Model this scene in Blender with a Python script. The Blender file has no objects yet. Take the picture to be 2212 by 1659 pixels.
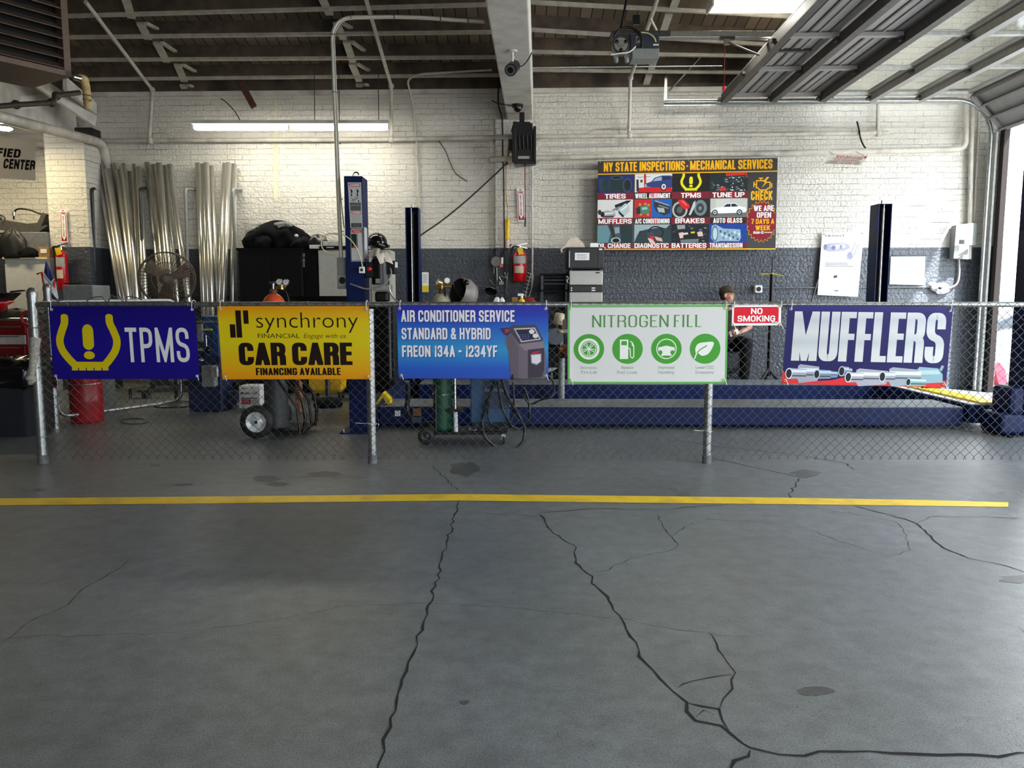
import bpy, bmesh, math, random
from mathutils import Vector, Matrix, Euler
R = math.radians
rnd = random.Random(7)
SC = bpy.context.scene
COL = SC.collection
V = Vector

# ------------------------------------------------------------------ camera
CAM_Z, PITCH, FPX = 1.35, R(6.36), 1700.0
cd = bpy.data.cameras.new('camera')
cd.sensor_fit = 'HORIZONTAL'; cd.sensor_width = 36.0
cd.lens = 36.0 * FPX / 2212.0
cd.clip_start = 0.05; cd.clip_end = 300
cam = bpy.data.objects.new('camera', cd); COL.objects.link(cam)
cam.location = (0, 0, CAM_Z); cam.rotation_euler = (R(90) - PITCH, 0, 0)
SC.camera = cam

# ------------------------------------------------------------------ view, world, daylight
SC.view_settings.view_transform = 'Standard'
SC.view_settings.look = 'None'
SC.view_settings.gamma = 1.0
SC.view_settings.use_curve_mapping = False
SC.view_settings.exposure = 0.55
SC.cycles.max_bounces = 8
SC.cycles.diffuse_bounces = 4
SC.cycles.glossy_bounces = 4
SC.cycles.transmission_bounces = 6
SC.cycles.transparent_max_bounces = 12
SC.cycles.sample_clamp_indirect = 6.0
SC.cycles.caustics_reflective = False
SC.cycles.caustics_refractive = False
SC.cycles.use_denoising = True

SKY = 4.9
W = bpy.data.worlds.new('sky'); SC.world = W; W.use_nodes = True
wn = W.node_tree.nodes; wl = W.node_tree.links
for n in list(wn): wn.remove(n)
wo = wn.new('ShaderNodeOutputWorld'); wb = wn.new('ShaderNodeBackground')
wt = wn.new('ShaderNodeTexCoord'); wr = wn.new('ShaderNodeValToRGB'); wm = wn.new('ShaderNodeSeparateXYZ')
wr.color_ramp.elements[0].position = 0.0; wr.color_ramp.elements[0].color = (0.90, 0.95, 1.0, 1)
wr.color_ramp.elements[1].position = 0.7; wr.color_ramp.elements[1].color = (0.74, 0.86, 1.0, 1)
wl.new(wt.outputs['Generated'], wm.inputs[0]); wl.new(wm.outputs['Z'], wr.inputs[0])
wl.new(wr.outputs[0], wb.inputs['Color'])
# hazy sky, brightest around the sun
wd = wn.new('ShaderNodeVectorMath'); wd.operation = 'DOT_PRODUCT'; wd.inputs[1].default_value = V((0.68, -0.52, 0.42)).normalized()
wx = wn.new('ShaderNodeMath'); wx.operation = 'MAXIMUM'; wx.inputs[1].default_value = 0.0
wp_ = wn.new('ShaderNodeMath'); wp_.operation = 'POWER'; wp_.inputs[1].default_value = 4.0
wq = wn.new('ShaderNodeMath'); wq.operation = 'MULTIPLY_ADD'; wq.inputs[1].default_value = SKY * 1.5; wq.inputs[2].default_value = SKY * 0.6
wl.new(wt.outputs['Generated'], wd.inputs[0]); wl.new(wd.outputs['Value'], wx.inputs[0]); wl.new(wx.outputs[0], wp_.inputs[0]); wl.new(wp_.outputs[0], wq.inputs[0]); wl.new(wq.outputs[0], wb.inputs['Strength'])
wl.new(wb.outputs[0], wo.inputs[0])

def portal(loc, rot, sx, sy):
    l = bpy.data.lights.new('door_daylight', 'AREA'); l.shape = 'RECTANGLE'
    l.size = sx; l.size_y = sy; l.cycles.is_portal = True
    o = bpy.data.objects.new('door_daylight', l); COL.objects.link(o)
    o.location = loc; o.rotation_euler = rot
sl = bpy.data.lights.new('sun', 'SUN'); sl.energy = 22.0; sl.angle = R(2)
so = bpy.data.objects.new('sun', sl); COL.objects.link(so)
so.rotation_euler = (R(38), 0, R(32)); so.location = (12, -6, 14)

# ------------------------------------------------------------------ pixel -> place helpers (2212 x 1659)
cp, sp_ = math.cos(PITCH), math.sin(PITCH)
def ray(px, py):
    x = (px - 1106.0) / FPX; y = -(py - 829.5) / FPX
    return V((x, cp + y * sp_, -sp_ + y * cp))
def P(px, py, Y):
    d = ray(px, py); t = Y / d.y
    return V((d.x * t, Y, CAM_Z + d.z * t))
def G(px, py, z=0.0):
    d = ray(px, py); t = (z - CAM_Z) / d.z
    return V((d.x * t, d.y * t, z))
WY, WS = 11.7, 0.035          # back wall: Y = WY - WS*x
def wall_y(x): return WY - WS * x
def WP(px, py, off=0.0):      # on the back wall, off metres in front of it
    d = ray(px, py); t = (WY - off) / (d.y + WS * d.x)
    return V((d.x * t, d.y * t, CAM_Z + d.z * t))
WANG = -math.atan(WS)
RS, RZ0 = 0.20, 4.30          # roof rises towards the camera
def roof_z(x, y): return RZ0 + RS * (wall_y(x) - y)
def RP(px, py, below=0.0):
    d = ray(px, py)
    # CAM_Z + dz t = RZ0 - below + RS*(WY - WS dx t - dy t)
    t = (RZ0 - below + RS * WY - CAM_Z) / (d.z + RS * WS * d.x + RS * d.y)
    return V((d.x * t, d.y * t, CAM_Z + d.z * t))

# ------------------------------------------------------------------ materials
MATS = {}
def lin(c):
    c /= 255.0
    return c / 12.92 if c <= 0.04045 else ((c + 0.055) / 1.055) ** 2.4
def rgb(c): return (lin(c[0]), lin(c[1]), lin(c[2]), 1.0)
def mat(name, c, rough=0.5, metal=0.0, var=0.12, scale=18.0, bump=0.0, dirt=None, dirt_amt=0.5, spec=0.5, detail=4.0):
    if name in MATS: return MATS[name]
    m = bpy.data.materials.new(name); m.use_nodes = True
    nt = m.node_tree; n = nt.nodes; L = nt.links
    b = n['Principled BSDF']
    b.inputs['Roughness'].default_value = rough; b.inputs['Metallic'].default_value = metal
    b.inputs['Specular IOR Level'].default_value = spec
    tc = n.new('ShaderNodeTexCoord'); no = n.new('ShaderNodeTexNoise')
    no.inputs['Scale'].default_value = scale; no.inputs['Detail'].default_value = detail
    L.new(tc.outputs['Object'], no.inputs['Vector'])
    rp = n.new('ShaderNodeValToRGB')
    col = rgb(c)
    lo = tuple(max(0, v * (1 - var)) for v in col[:3]) + (1,); hi = tuple(min(1, v * (1 + var)) for v in col[:3]) + (1,)
    rp.color_ramp.elements[0].position = 0.35; rp.color_ramp.elements[0].color = lo
    rp.color_ramp.elements[1].position = 0.65; rp.color_ramp.elements[1].color = hi
    L.new(no.outputs['Fac'], rp.inputs[0]); out = rp.outputs[0]
    if dirt:
        n2 = n.new('ShaderNodeTexNoise'); n2.inputs['Scale'].default_value = scale * 0.33; n2.inputs['Detail'].default_value = 8
        L.new(tc.outputs['Object'], n2.inputs['Vector'])
        r2 = n.new('ShaderNodeValToRGB'); r2.color_ramp.elements[0].position = 0.5; r2.color_ramp.elements[1].position = 0.72
        r2.color_ramp.elements[1].color = (dirt_amt,) * 3 + (1,)
        L.new(n2.outputs['Fac'], r2.inputs[0])
        mx = n.new('ShaderNodeMix'); mx.data_type = 'RGBA'
        L.new(r2.outputs[0], mx.inputs[0]); L.new(out, mx.inputs[6]); mx.inputs[7].default_value = rgb(dirt)
        out = mx.outputs[2]
    L.new(out, b.inputs['Base Color'])
    if bump:
        bp = n.new('ShaderNodeBump'); bp.inputs['Strength'].default_value = bump; bp.inputs['Distance'].default_value = 0.01
        L.new(no.outputs['Fac'], bp.inputs['Height']); L.new(bp.outputs[0], b.inputs['Normal'])
    MATS[name] = m
    return m
def emit(name, c, strength):
    if name in MATS: return MATS[name]
    m = bpy.data.materials.new(name); m.use_nodes = True; b = m.node_tree.nodes['Principled BSDF']
    b.inputs['Base Color'].default_value = (0.9, 0.9, 0.9, 1)
    b.inputs['Emission Color'].default_value = c; b.inputs['Emission Strength'].default_value = strength
    MATS[name] = m; return m
def ramp_mat(name, stops, axis='Z', rough=0.45):
    m = bpy.data.materials.new(name); m.use_nodes = True; nt = m.node_tree; n = nt.nodes; L = nt.links
    b = n['Principled BSDF']; b.inputs['Roughness'].default_value = rough; b.inputs['Specular IOR Level'].default_value = 0.2
    tc = n.new('ShaderNodeTexCoord'); sx = n.new('ShaderNodeSeparateXYZ'); rp = n.new('ShaderNodeValToRGB')
    L.new(tc.outputs['Generated'], sx.inputs[0]); L.new(sx.outputs[axis], rp.inputs[0])
    e = rp.color_ramp.elements
    while len(e) < len(stops): e.new(0.5)
    for el, (p, c) in zip(e, stops): el.position = p; el.color = rgb(c)
    L.new(rp.outputs[0], b.inputs['Base Color']); MATS[name] = m
    return m

# ------------------------------------------------------------------ mesh builder
ORG = {}
class MB:
    def __init__(s): s.v = []; s.f = []; s.fm = []; s.fs = []; s.mats = []
    def mi(s, m):
        if m not in s.mats: s.mats.append(m)
        return s.mats.index(m)
    def add(s, vs, fs, m, smooth=False):
        o = len(s.v); k = s.mi(m)
        s.v.extend(V(p) for p in vs)
        for f in fs: s.f.append([i + o for i in f]); s.fm.append(k); s.fs.append(smooth)
        return s
    def box(s, c, d, m, rot=None, bev=0.0):
        c = V(c); hx, hy, hz = d[0] / 2, d[1] / 2, d[2] / 2
        M = rot if rot is not None else Matrix.Identity(3)
        if isinstance(M, (int, float)): M = Matrix.Rotation(M, 3, 'Z')
        if bev <= 0:
            vs = [c + M @ V((x * hx, y * hy, z * hz)) for x in (-1, 1) for y in (-1, 1) for z in (-1, 1)]
            return s.add(vs, [(0, 1, 3, 2), (4, 6, 7, 5), (0, 4, 5, 1), (2, 3, 7, 6), (0, 2, 6, 4), (1, 5, 7, 3)], m)
        bm = bmesh.new(); bmesh.ops.create_cube(bm, size=1.0)
        for v in bm.verts: v.co = V((v.co.x * d[0], v.co.y * d[1], v.co.z * d[2]))
        bmesh.ops.bevel(bm, geom=list(bm.edges), offset=min(bev, min(d) * 0.45), segments=2, affect='EDGES', profile=0.5)
        bm.verts.index_update()
        vs = [c + M @ v.co for v in bm.verts]; fs = [[v.index for v in f.verts] for f in bm.faces]; bm.free()
        return s.add(vs, fs, m)
    def cyl(s, a, b, r, m, r2=None, n=14, caps=True, smooth=True):
        a, b = V(a), V(b); r2 = r if r2 is None else r2
        ax = (b - a).normalized(); u = ax.orthogonal().normalized(); w = ax.cross(u)
        vs = []
        for p, q in ((a, r), (b, r2)):
            for i in range(n):
                t = 2 * math.pi * i / n; vs.append(p + (u * math.cos(t) + w * math.sin(t)) * q)
        s.add(vs, [(i, (i + 1) % n, n + (i + 1) % n, n + i) for i in range(n)], m, smooth)
        if caps:
            s.add(vs[:n][::-1], [tuple(range(n))], m); s.add(vs[n:], [tuple(range(n))], m)
        return s
    def pipe(s, a, b, r, m, wall=0.1, n=14):   # hollow open tube
        a, b = V(a), V(b); ax = (b - a).normalized(); u = ax.orthogonal().normalized(); w = ax.cross(u)
        ri = r * (1 - wall); rings = [(a, ri), (a, r), (b, r), (b, ri)]; vs = []
        for p, q in rings:
            for i in range(n):
                t = 2 * math.pi * i / n; vs.append(p + (u * math.cos(t) + w * math.sin(t)) * q)
        fs = [(k * n + i, k * n + (i + 1) % n, ((k + 1) % 4) * n + (i + 1) % n, ((k + 1) % 4) * n + i) for k in range(4) for i in range(n)]
        return s.add(vs, fs, m, True)
    def tube(s, pts, r, m, n=8, closed=False, caps=True, smooth=True, radii=None):
        pts = [V(p) for p in pts]; N = len(pts); vs = []
        tan = []
        for i in range(N):
            a = pts[(i - 1) % N] if (i > 0 or closed) else pts[i]; b = pts[(i + 1) % N] if (i < N - 1 or closed) else pts[i]
            d = b - a; tan.append(d.normalized() if d.length > 1e-9 else V((0, 0, 1)))
        u = tan[0].orthogonal().normalized()
        for i in range(N):
            u = u - tan[i] * u.dot(tan[i])
            u = u.normalized() if u.length > 1e-6 else tan[i].orthogonal().normalized()
            w = tan[i].cross(u); q = radii[i] if radii else r
            for k in range(n):
                t = 2 * math.pi * k / n; vs.append(pts[i] + (u * math.cos(t) + w * math.sin(t)) * q)
        fs = []
        for i in range(N if closed else N - 1):
            j = (i + 1) % N
            for k in range(n): fs.append((i * n + k, i * n + (k + 1) % n, j * n + (k + 1) % n, j * n + k))
        s.add(vs, fs, m, smooth)
        if caps and not closed:
            s.add(vs[:n][::-1], [tuple(range(n))], m); s.add(vs[-n:], [tuple(range(n))], m)
        return s
    def lathe(s, prof, c, m, n=24, ax=(0, 0, 1), smooth=True, scale=(1, 1)):
        c = V(c); ax = V(ax).normalized(); u = V((1, 0, 0)) if abs(ax.x) < 0.9 else V((0, 1, 0))
        u = (u - ax * u.dot(ax)).normalized(); w = ax.cross(u); vs = []
        for r, z in prof:
            for i in range(n):
                t = 2 * math.pi * i / n
                vs.append(c + ax * z + (u * math.cos(t) * scale[0] + w * math.sin(t) * scale[1]) * max(r, 1e-4))
        fs = [(k * n + i, k * n + (i + 1) % n, (k + 1) * n + (i + 1) % n, (k + 1) * n + i) for k in range(len(prof) - 1) for i in range(n)]
        return s.add(vs, fs, m, smooth)
    def ell(s, c, r, m, n=16, k=10, rot=None):
        M = rot if rot is not None else Matrix.Identity(3); vs = []
        for j in range(k + 1):
            p = math.pi * j / k
            for i in range(n):
                t = 2 * math.pi * i / n
                vs.append(V(c) + M @ V((r[0] * math.sin(p) * math.cos(t), r[1] * math.sin(p) * math.sin(t), r[2] * math.cos(p))))
        fs = [(j * n + i, (j + 1) * n + i, (j + 1) * n + (i + 1) % n, j * n + (i + 1) % n) for j in range(k) for i in range(n)]
        return s.add(vs, fs, m, True)
    def torus(s, c, Rr, r, m, ax=(0, 1, 0), n=28, k=8, sq=1.0):
        ax = V(ax).normalized(); u = ax.orthogonal().normalized(); w = ax.cross(u)
        pts = [V(c) + (u * math.cos(2 * math.pi * i / n) + w * math.sin(2 * math.pi * i / n)) * Rr for i in range(n)]
        return s.tube(pts, r, m, n=k, closed=True)
    def prism(s, poly, o, ux, uy, depth, m, mside=None):   # polygon (u,v) at o, extruded by depth vector
        o, ux, uy, dv = V(o), V(ux), V(uy), V(depth); n = len(poly)
        a = [o + ux * p[0] + uy * p[1] for p in poly]; b = [p + dv for p in a]
        s.add(a + b, [tuple(range(n))[::-1], tuple(range(n, 2 * n))], m)
        s.add(a + b, [(i, (i + 1) % n, n + (i + 1) % n, n + i) for i in range(n)], mside or m)
        return s
    def build(s, name, parent=None, loc=None):
        if parent is None:
            if loc is None:
                xs = [p.x for p in s.v]; ys = [p.y for p in s.v]; zs = [p.z for p in s.v]
                loc = V(((min(xs) + max(xs)) / 2, (min(ys) + max(ys)) / 2, min(zs)))
            org = V(loc)
        else: org = ORG[parent.name]
        me = bpy.data.meshes.new(name)
        me.from_pydata([tuple(p - org) for p in s.v], [], s.f)
        for m in s.mats: me.materials.append(m)
        me.polygons.foreach_set('material_index', s.fm); me.polygons.foreach_set('use_smooth', s.fs)
        me.update()
        o = bpy.data.objects.new(name, me); COL.objects.link(o)
        if parent is None: o.location = org
        else: o.parent = parent
        ORG[o.name] = org
        return o
def tag(o, label, cat, group=None, kind=None):
    o['label'] = label; o['category'] = cat
    if group: o['group'] = group
    if kind: o['kind'] = kind
    return o
def thing(name, label, cat, loc, group=None):
    o = bpy.data.objects.new(name, None); COL.objects.link(o); o.empty_display_size = 0.1
    o.location = V(loc); ORG[o.name] = V(loc)
    return tag(o, label, cat, group)
def struct(o, label=None):
    o['kind'] = 'structure'
    if label: o['label'] = label
    return o
def copy_tree(o, parent=None, off=(0, 0, 0), label=None):
    c = o.copy(); COL.objects.link(c)
    if parent is None:
        c.location = o.location + V(off); ORG[c.name] = ORG[o.name] + V(off)
    else: c.parent = parent; ORG[c.name] = ORG[parent.name]
    if label: c['label'] = label
    for ch in o.children: copy_tree(ch, c)
    return c
def arc(c, u, v, r, a0, a1, n=8):
    return [V(c) + V(u) * (r * math.cos(a0 + (a1 - a0) * i / n)) + V(v) * (r * math.sin(a0 + (a1 - a0) * i / n)) for i in range(n + 1)]
def rounded(pts, r, n=5, closed=False):   # polyline with rounded corners
    pts = [V(p) for p in pts]; out = []; N = len(pts)
    for i, p in enumerate(pts):
        if not closed and i in (0, N - 1): out.append(p); continue
        a = pts[(i - 1) % N] - p; b = pts[(i + 1) % N] - p
        k = min(r, a.length * 0.45, b.length * 0.45); A = p + a.normalized() * k; B = p + b.normalized() * k
        for j in range(n + 1):
            t = j / n; out.append(A * (1 - t) ** 2 + p * 2 * t * (1 - t) + B * t * t)
    return out
def smooth_path(pts, n=6):   # Catmull-Rom
    pts = [V(p) for p in pts]; out = []
    for i in range(len(pts) - 1):
        p0 = pts[max(i - 1, 0)]; p1 = pts[i]; p2 = pts[i + 1]; p3 = pts[min(i + 2, len(pts) - 1)]
        for j in range(n):
            t = j / n
            out.append(0.5 * ((2 * p1) + (p2 - p0) * t + (2 * p0 - 5 * p1 + 4 * p2 - p3) * t * t + (3 * p1 - p0 - 3 * p2 + p3) * t ** 3))
    return out + [pts[-1]]
# ------------------------------------------------------------------ shared materials
def brick_mat(name, zsplit, hi, lo, rough_lo=0.3):
    m = bpy.data.materials.new(name); m.use_nodes = True; nt = m.node_tree; n = nt.nodes; L = nt.links
    b = n['Principled BSDF']; tc = n.new('ShaderNodeTexCoord'); se = n.new('ShaderNodeSeparateXYZ'); co = n.new('ShaderNodeCombineXYZ')
    L.new(tc.outputs['Object'], se.inputs[0])
    wob = n.new('ShaderNodeTexNoise'); wob.inputs['Scale'].default_value = 5.0; wob.inputs['Detail'].default_value = 3
    L.new(tc.outputs['Object'], wob.inputs['Vector'])
    ma = n.new('ShaderNodeMath'); ma.operation = 'MULTIPLY_ADD'; ma.inputs[1].default_value = 0.03
    L.new(wob.outputs['Fac'], ma.inputs[0]); L.new(se.outputs['Z'], ma.inputs[2])
    ad = n.new('ShaderNodeMath'); ad.operation = 'ADD'; L.new(se.outputs['X'], ad.inputs[0]); L.new(se.outputs['Y'], ad.inputs[1])
    L.new(ad.outputs[0], co.inputs['X']); L.new(ma.outputs[0], co.inputs['Y'])
    br = n.new('ShaderNodeTexBrick'); br.inputs['Scale'].default_value = 1.0
    br.inputs['Brick Width'].default_value = 0.22; br.inputs['Row Height'].default_value = 0.078
    br.inputs['Mortar Size'].default_value = 0.004; br.inputs['Mortar Smooth'].default_value = 0.4
    br.inputs['Color1'].default_value = (1, 1, 1, 1); br.inputs['Color2'].default_value = (0.6, 0.6, 0.6, 1); br.inputs['Mortar'].default_value = (0, 0, 0, 1)
    L.new(co.outputs[0], br.inputs['Vector'])
    # paint colour: band above / below
    gt = n.new('ShaderNodeMath'); gt.operation = 'GREATER_THAN'; gt.inputs[1].default_value = zsplit; L.new(se.outputs['Z'], gt.inputs[0])
    n1 = n.new('ShaderNodeTexNoise'); n1.inputs['Scale'].default_value = 1.6; n1.inputs['Detail'].default_value = 6; L.new(tc.outputs['Object'], n1.inputs['Vector'])
    r1 = n.new('ShaderNodeValToRGB'); r1.color_ramp.elements[0].position = 0.3; r1.color_ramp.elements[1].position = 0.75
    r1.color_ramp.elements[0].color = tuple(v * 0.8 for v in rgb(hi)[:3]) + (1,); r1.color_ramp.elements[1].color = rgb(hi)
    L.new(n1.outputs['Fac'], r1.inputs[0])
    mx = n.new('ShaderNodeMix'); mx.data_type = 'RGBA'; L.new(gt.outputs[0], mx.inputs[0]); mx.inputs[6].default_value = rgb(lo); L.new(r1.outputs[0], mx.inputs[7])
    # open joints: mortar lines darker only here and there
    n3 = n.new('ShaderNodeTexNoise'); n3.inputs['Scale'].default_value = 1.0; n3.inputs['Detail'].default_value = 3
    mp3 = n.new('ShaderNodeMapping'); mp3.inputs['Scale'].default_value = (1.6, 1.6, 11.0); L.new(tc.outputs['Object'], mp3.inputs[0]); L.new(mp3.outputs[0], n3.inputs['Vector'])
    r3 = n.new('ShaderNodeValToRGB'); r3.color_ramp.elements[0].position = 0.5; r3.color_ramp.elements[1].position = 0.66; L.new(n3.outputs['Fac'], r3.inputs[0])
    mm = n.new('ShaderNodeMath'); mm.operation = 'MULTIPLY'; L.new(br.outputs['Fac'], mm.inputs[0]); L.new(r3.outputs[0], mm.inputs[1])
    m2 = n.new('ShaderNodeMath'); m2.operation = 'MULTIPLY'; m2.inputs[1].default_value = 0.75; L.new(mm.outputs[0], m2.inputs[0])
    mx2 = n.new('ShaderNodeMix'); mx2.data_type = 'RGBA'; L.new(m2.outputs[0], mx2.inputs[0]); L.new(mx.outputs[2], mx2.inputs[6]); mx2.inputs[7].default_value = rgb((58, 54, 48))
    L.new(mx2.outputs[2], b.inputs['Base Color'])
    rr = n.new('ShaderNodeMapRange'); rr.inputs[3].default_value = rough_lo; rr.inputs[4].default_value = 0.5; L.new(gt.outputs[0], rr.inputs[0]); L.new(rr.outputs[0], b.inputs['Roughness'])
    # relief: joints sunk, paint lumps
    n4 = n.new('ShaderNodeTexNoise'); n4.inputs['Scale'].default_value = 26.0; n4.inputs['Detail'].default_value = 4; L.new(tc.outputs['Object'], n4.inputs['Vector'])
    h = n.new('ShaderNodeMath'); h.operation = 'MULTIPLY_ADD'; h.inputs[1].default_value = -0.8; L.new(br.outputs['Fac'], h.inputs[0]); 
    h0 = n.new('ShaderNodeMath'); h0.operation = 'MULTIPLY_ADD'; h0.inputs[1].default_value = 0.35; L.new(br.outputs['Color'], h0.inputs[0]); L.new(n4.outputs['Fac'], h0.inputs[2])
    L.new(h0.outputs[0], h.inputs[2])
    bp = n.new('ShaderNodeBump'); bp.inputs['Strength'].default_value = 1.0; bp.inputs['Distance'].default_value = 0.02
    L.new(h.outputs[0], bp.inputs['Height']); L.new(bp.outputs[0], b.inputs['Normal'])
    return m
BRICK = brick_mat('painted_brick', 2.05, (224, 219, 208), (70, 75, 82))
def floor_mat():
    m = bpy.data.materials.new('painted_concrete'); m.use_nodes = True; nt = m.node_tree; n = nt.nodes; L = nt.links
    b = n['Principled BSDF']; tc = n.new('ShaderNodeTexCoord')
    def noise(sc, det, rough=0.55):
        q = n.new('ShaderNodeTexNoise'); q.inputs['Scale'].default_value = sc; q.inputs['Detail'].default_value = det; q.inputs['Roughness'].default_value = rough
        L.new(tc.outputs['Object'], q.inputs['Vector']); return q
    def ramp(src, p0, c0, p1, c1):
        q = n.new('ShaderNodeValToRGB'); e = q.color_ramp.elements; e[0].position = p0; e[1].position = p1; e[0].color = c0; e[1].color = c1
        L.new(src, q.inputs[0]); return q
    a = noise(0.7, 5); r = ramp(a.outputs['Fac'], 0.3, rgb((107, 110, 108)), 0.7, rgb((125, 129, 131)))
    g = noise(9, 6, 0.7); rg = ramp(g.outputs['Fac'], 0.35, (0.72, 0.72, 0.72, 1), 0.65, (1.12, 1.12, 1.12, 1))
    mu = n.new('ShaderNodeMix'); mu.data_type = 'RGBA'; mu.blend_type = 'MULTIPLY'; mu.inputs[0].default_value = 1; L.new(r.outputs[0], mu.inputs[6]); L.new(rg.outputs[0], mu.inputs[7])
    fi = noise(160, 3, 0.8); rf = ramp(fi.outputs['Fac'], 0.34, (0.5, 0.5, 0.5, 1), 0.66, (1.4, 1.4, 1.4, 1))
    m3 = n.new('ShaderNodeMix'); m3.data_type = 'RGBA'; m3.blend_type = 'MULTIPLY'; m3.inputs[0].default_value = 1; L.new(mu.outputs[2], m3.inputs[6]); L.new(rf.outputs[0], m3.inputs[7])
    vo = n.new('ShaderNodeTexVoronoi'); vo.inputs['Scale'].default_value = 32; L.new(tc.outputs['Object'], vo.inputs['Vector'])
    sp = noise(1.3, 3); rs = ramp(sp.outputs['Fac'], 0.35, (0.02, 0.02, 0.02, 1), 0.75, (0.15, 0.15, 0.15, 1))
    lt = n.new('ShaderNodeMath'); lt.operation = 'LESS_THAN'; L.new(vo.outputs['Distance'], lt.inputs[0]); L.new(rs.outputs[0], lt.inputs[1])
    ml = n.new('ShaderNodeMath'); ml.operation = 'MULTIPLY'; ml.inputs[1].default_value = 0.7; L.new(lt.outputs[0], ml.inputs[0])
    m4 = n.new('ShaderNodeMix'); m4.data_type = 'RGBA'; L.new(ml.outputs[0], m4.inputs[0]); L.new(m3.outputs[2], m4.inputs[6]); m4.inputs[7].default_value = rgb((40, 41, 40))
    st = noise(2.2, 7, 0.65); r5 = ramp(st.outputs['Fac'], 0.6, (0, 0, 0, 1), 0.78, (0.3, 0.3, 0.3, 1))
    m5 = n.new('ShaderNodeMix'); m5.data_type = 'RGBA'; L.new(r5.outputs[0], m5.inputs[0]); L.new(m4.outputs[2], m5.inputs[6]); m5.inputs[7].default_value = rgb((62, 58, 50))
    L.new(m5.outputs[2], b.inputs['Base Color'])
    rr = ramp(a.outputs['Fac'], 0.3, (0.26, 0.26, 0.26, 1), 0.7, (0.36, 0.36, 0.36, 1)); L.new(rr.outputs[0], b.inputs['Roughness'])
    ha = n.new('ShaderNodeMath'); ha.operation = 'MULTIPLY_ADD'; ha.inputs[1].default_value = -1.2; L.new(lt.outputs[0], ha.inputs[0])
    hb = n.new('ShaderNodeMath'); hb.operation = 'ADD'; L.new(fi.outputs['Fac'], hb.inputs[0]); L.new(g.outputs['Fac'], hb.inputs[1]); L.new(hb.outputs[0], ha.inputs[2])
    bp = n.new('ShaderNodeBump'); bp.inputs['Strength'].default_value = 0.35; bp.inputs['Distance'].default_value = 0.004; L.new(ha.outputs[0], bp.inputs['Height']); L.new(bp.outputs[0], b.inputs['Normal'])
    return m
FLOOR = floor_mat()
def deck_mat():
    m = bpy.data.materials.new('roof_boards'); m.use_nodes = True; nt = m.node_tree; n = nt.nodes; L = nt.links
    b = n['Principled BSDF']; b.inputs['Roughness'].default_value = 0.8; tc = n.new('ShaderNodeTexCoord')
    br = n.new('ShaderNodeTexBrick'); br.inputs['Scale'].default_value = 1; br.inputs['Brick Width'].default_value = 2.6; br.inputs['Row Height'].default_value = 0.14
    br.inputs['Mortar Size'].default_value = 0.007; br.inputs['Color1'].default_value = rgb((120, 104, 86)); br.inputs['Color2'].default_value = rgb((88, 74, 60)); br.inputs['Mortar'].default_value = rgb((16, 13, 10))
    mp = n.new('ShaderNodeMapping'); mp.inputs['Rotation'].default_value = (0, 0, R(90)); L.new(tc.outputs['Object'], mp.inputs[0]); L.new(mp.outputs[0], br.inputs['Vector'])
    L.new(br.outputs['Color'], b.inputs['Base Color']); return m
DECK = deck_mat()
JOIST = mat('old_joist_wood', (84, 71, 58), 0.8, var=0.3, scale=6, dirt=(30, 25, 20), dirt_amt=0.8)
JEDGE = mat('whitewashed_joist_edge', (172, 166, 152), 0.7, var=0.15, scale=9)
WHITE = mat('old_white_paint', (214, 210, 200), 0.55, var=0.08, scale=7, dirt=(120, 112, 98), dirt_amt=0.5, bump=0.15)
GALV = mat('galvanised_steel', (150, 152, 150), 0.38, 0.85, var=0.15, scale=30)
GALVD = mat('dull_galvanised_wire', (66, 68, 66), 0.5, 0.35, var=0.2, scale=30)
STEEL = mat('bright_steel', (205, 205, 200), 0.22, 1.0, var=0.08, scale=25)
CHROME = mat('chrome', (225, 225, 225), 0.08, 1.0, var=0.02)
DSTEEL = mat('dark_steel', (62, 62, 62), 0.45, 0.6, var=0.2, scale=20)
BLACK = mat('black_plastic', (11, 11, 12), 0.35, var=0.2, spec=.35)
BLACKM = mat('black_matte', (9, 9, 9), 0.75, var=0.2, spec=.2)
RUBBER = mat('black_rubber', (22, 22, 22), 0.6, var=0.25)
BLUE = mat('blue_lift_paint', (5, 25, 74), 0.45, spec=.2, var=0.15, scale=5, dirt=(18, 22, 40), dirt_amt=0.6)
WHT = mat('clean_white', (236, 236, 234), 0.4, var=0.02)
PIPEW = mat('white_painted_pipe', (196, 190, 178), 0.5, var=0.1, scale=12, dirt=(120, 108, 92), dirt_amt=0.5)
RED = mat('red_paint', (190, 20, 26), 0.3, var=0.1)
YELLOW = mat('yellow_paint', (226, 186, 20), 0.45, var=0.1)
GREYP = mat('grey_paint', (128, 132, 130), 0.5, var=0.08)

# ------------------------------------------------------------------ room shell
Rz = Matrix.Rotation(WANG, 3, 'Z')
CORNER = V((6.75, wall_y(6.75), 0))
def RM(lx, ly, z): return CORNER + Rz @ V((lx, ly, 0)) + V((0, 0, z))   # room axes, origin in the right back corner
def place(mb, name, loc, rotz):
    o = mb.build(name, loc=(0, 0, 0)); o.location = loc; o.rotation_euler = (0, 0, rotz); ORG[o.name] = V(loc); return o
XL = -12.6
mb = MB(); mb.box((-3, 6, -0.1), (21, 19, 0.2), FLOOR); FLR = struct(mb.build('floor', loc=(0, 0, 0)), 'grey painted concrete floor with cracks')
mb = MB(); mb.box((-3.0, 0.15, 3.2), (19.6, 0.3, 6.4), BRICK); WBACK = struct(place(mb, 'wall_back', (0, WY, 0), WANG))
OY0, OY1, OH = -0.40, -4.45, 3.68
OZ0, OZ1 = -6.0, -10.4                # second bay opening beside the camera, added to bring daylight onto the floor     # opening in the right wall (room axes)
mb = MB()
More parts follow.
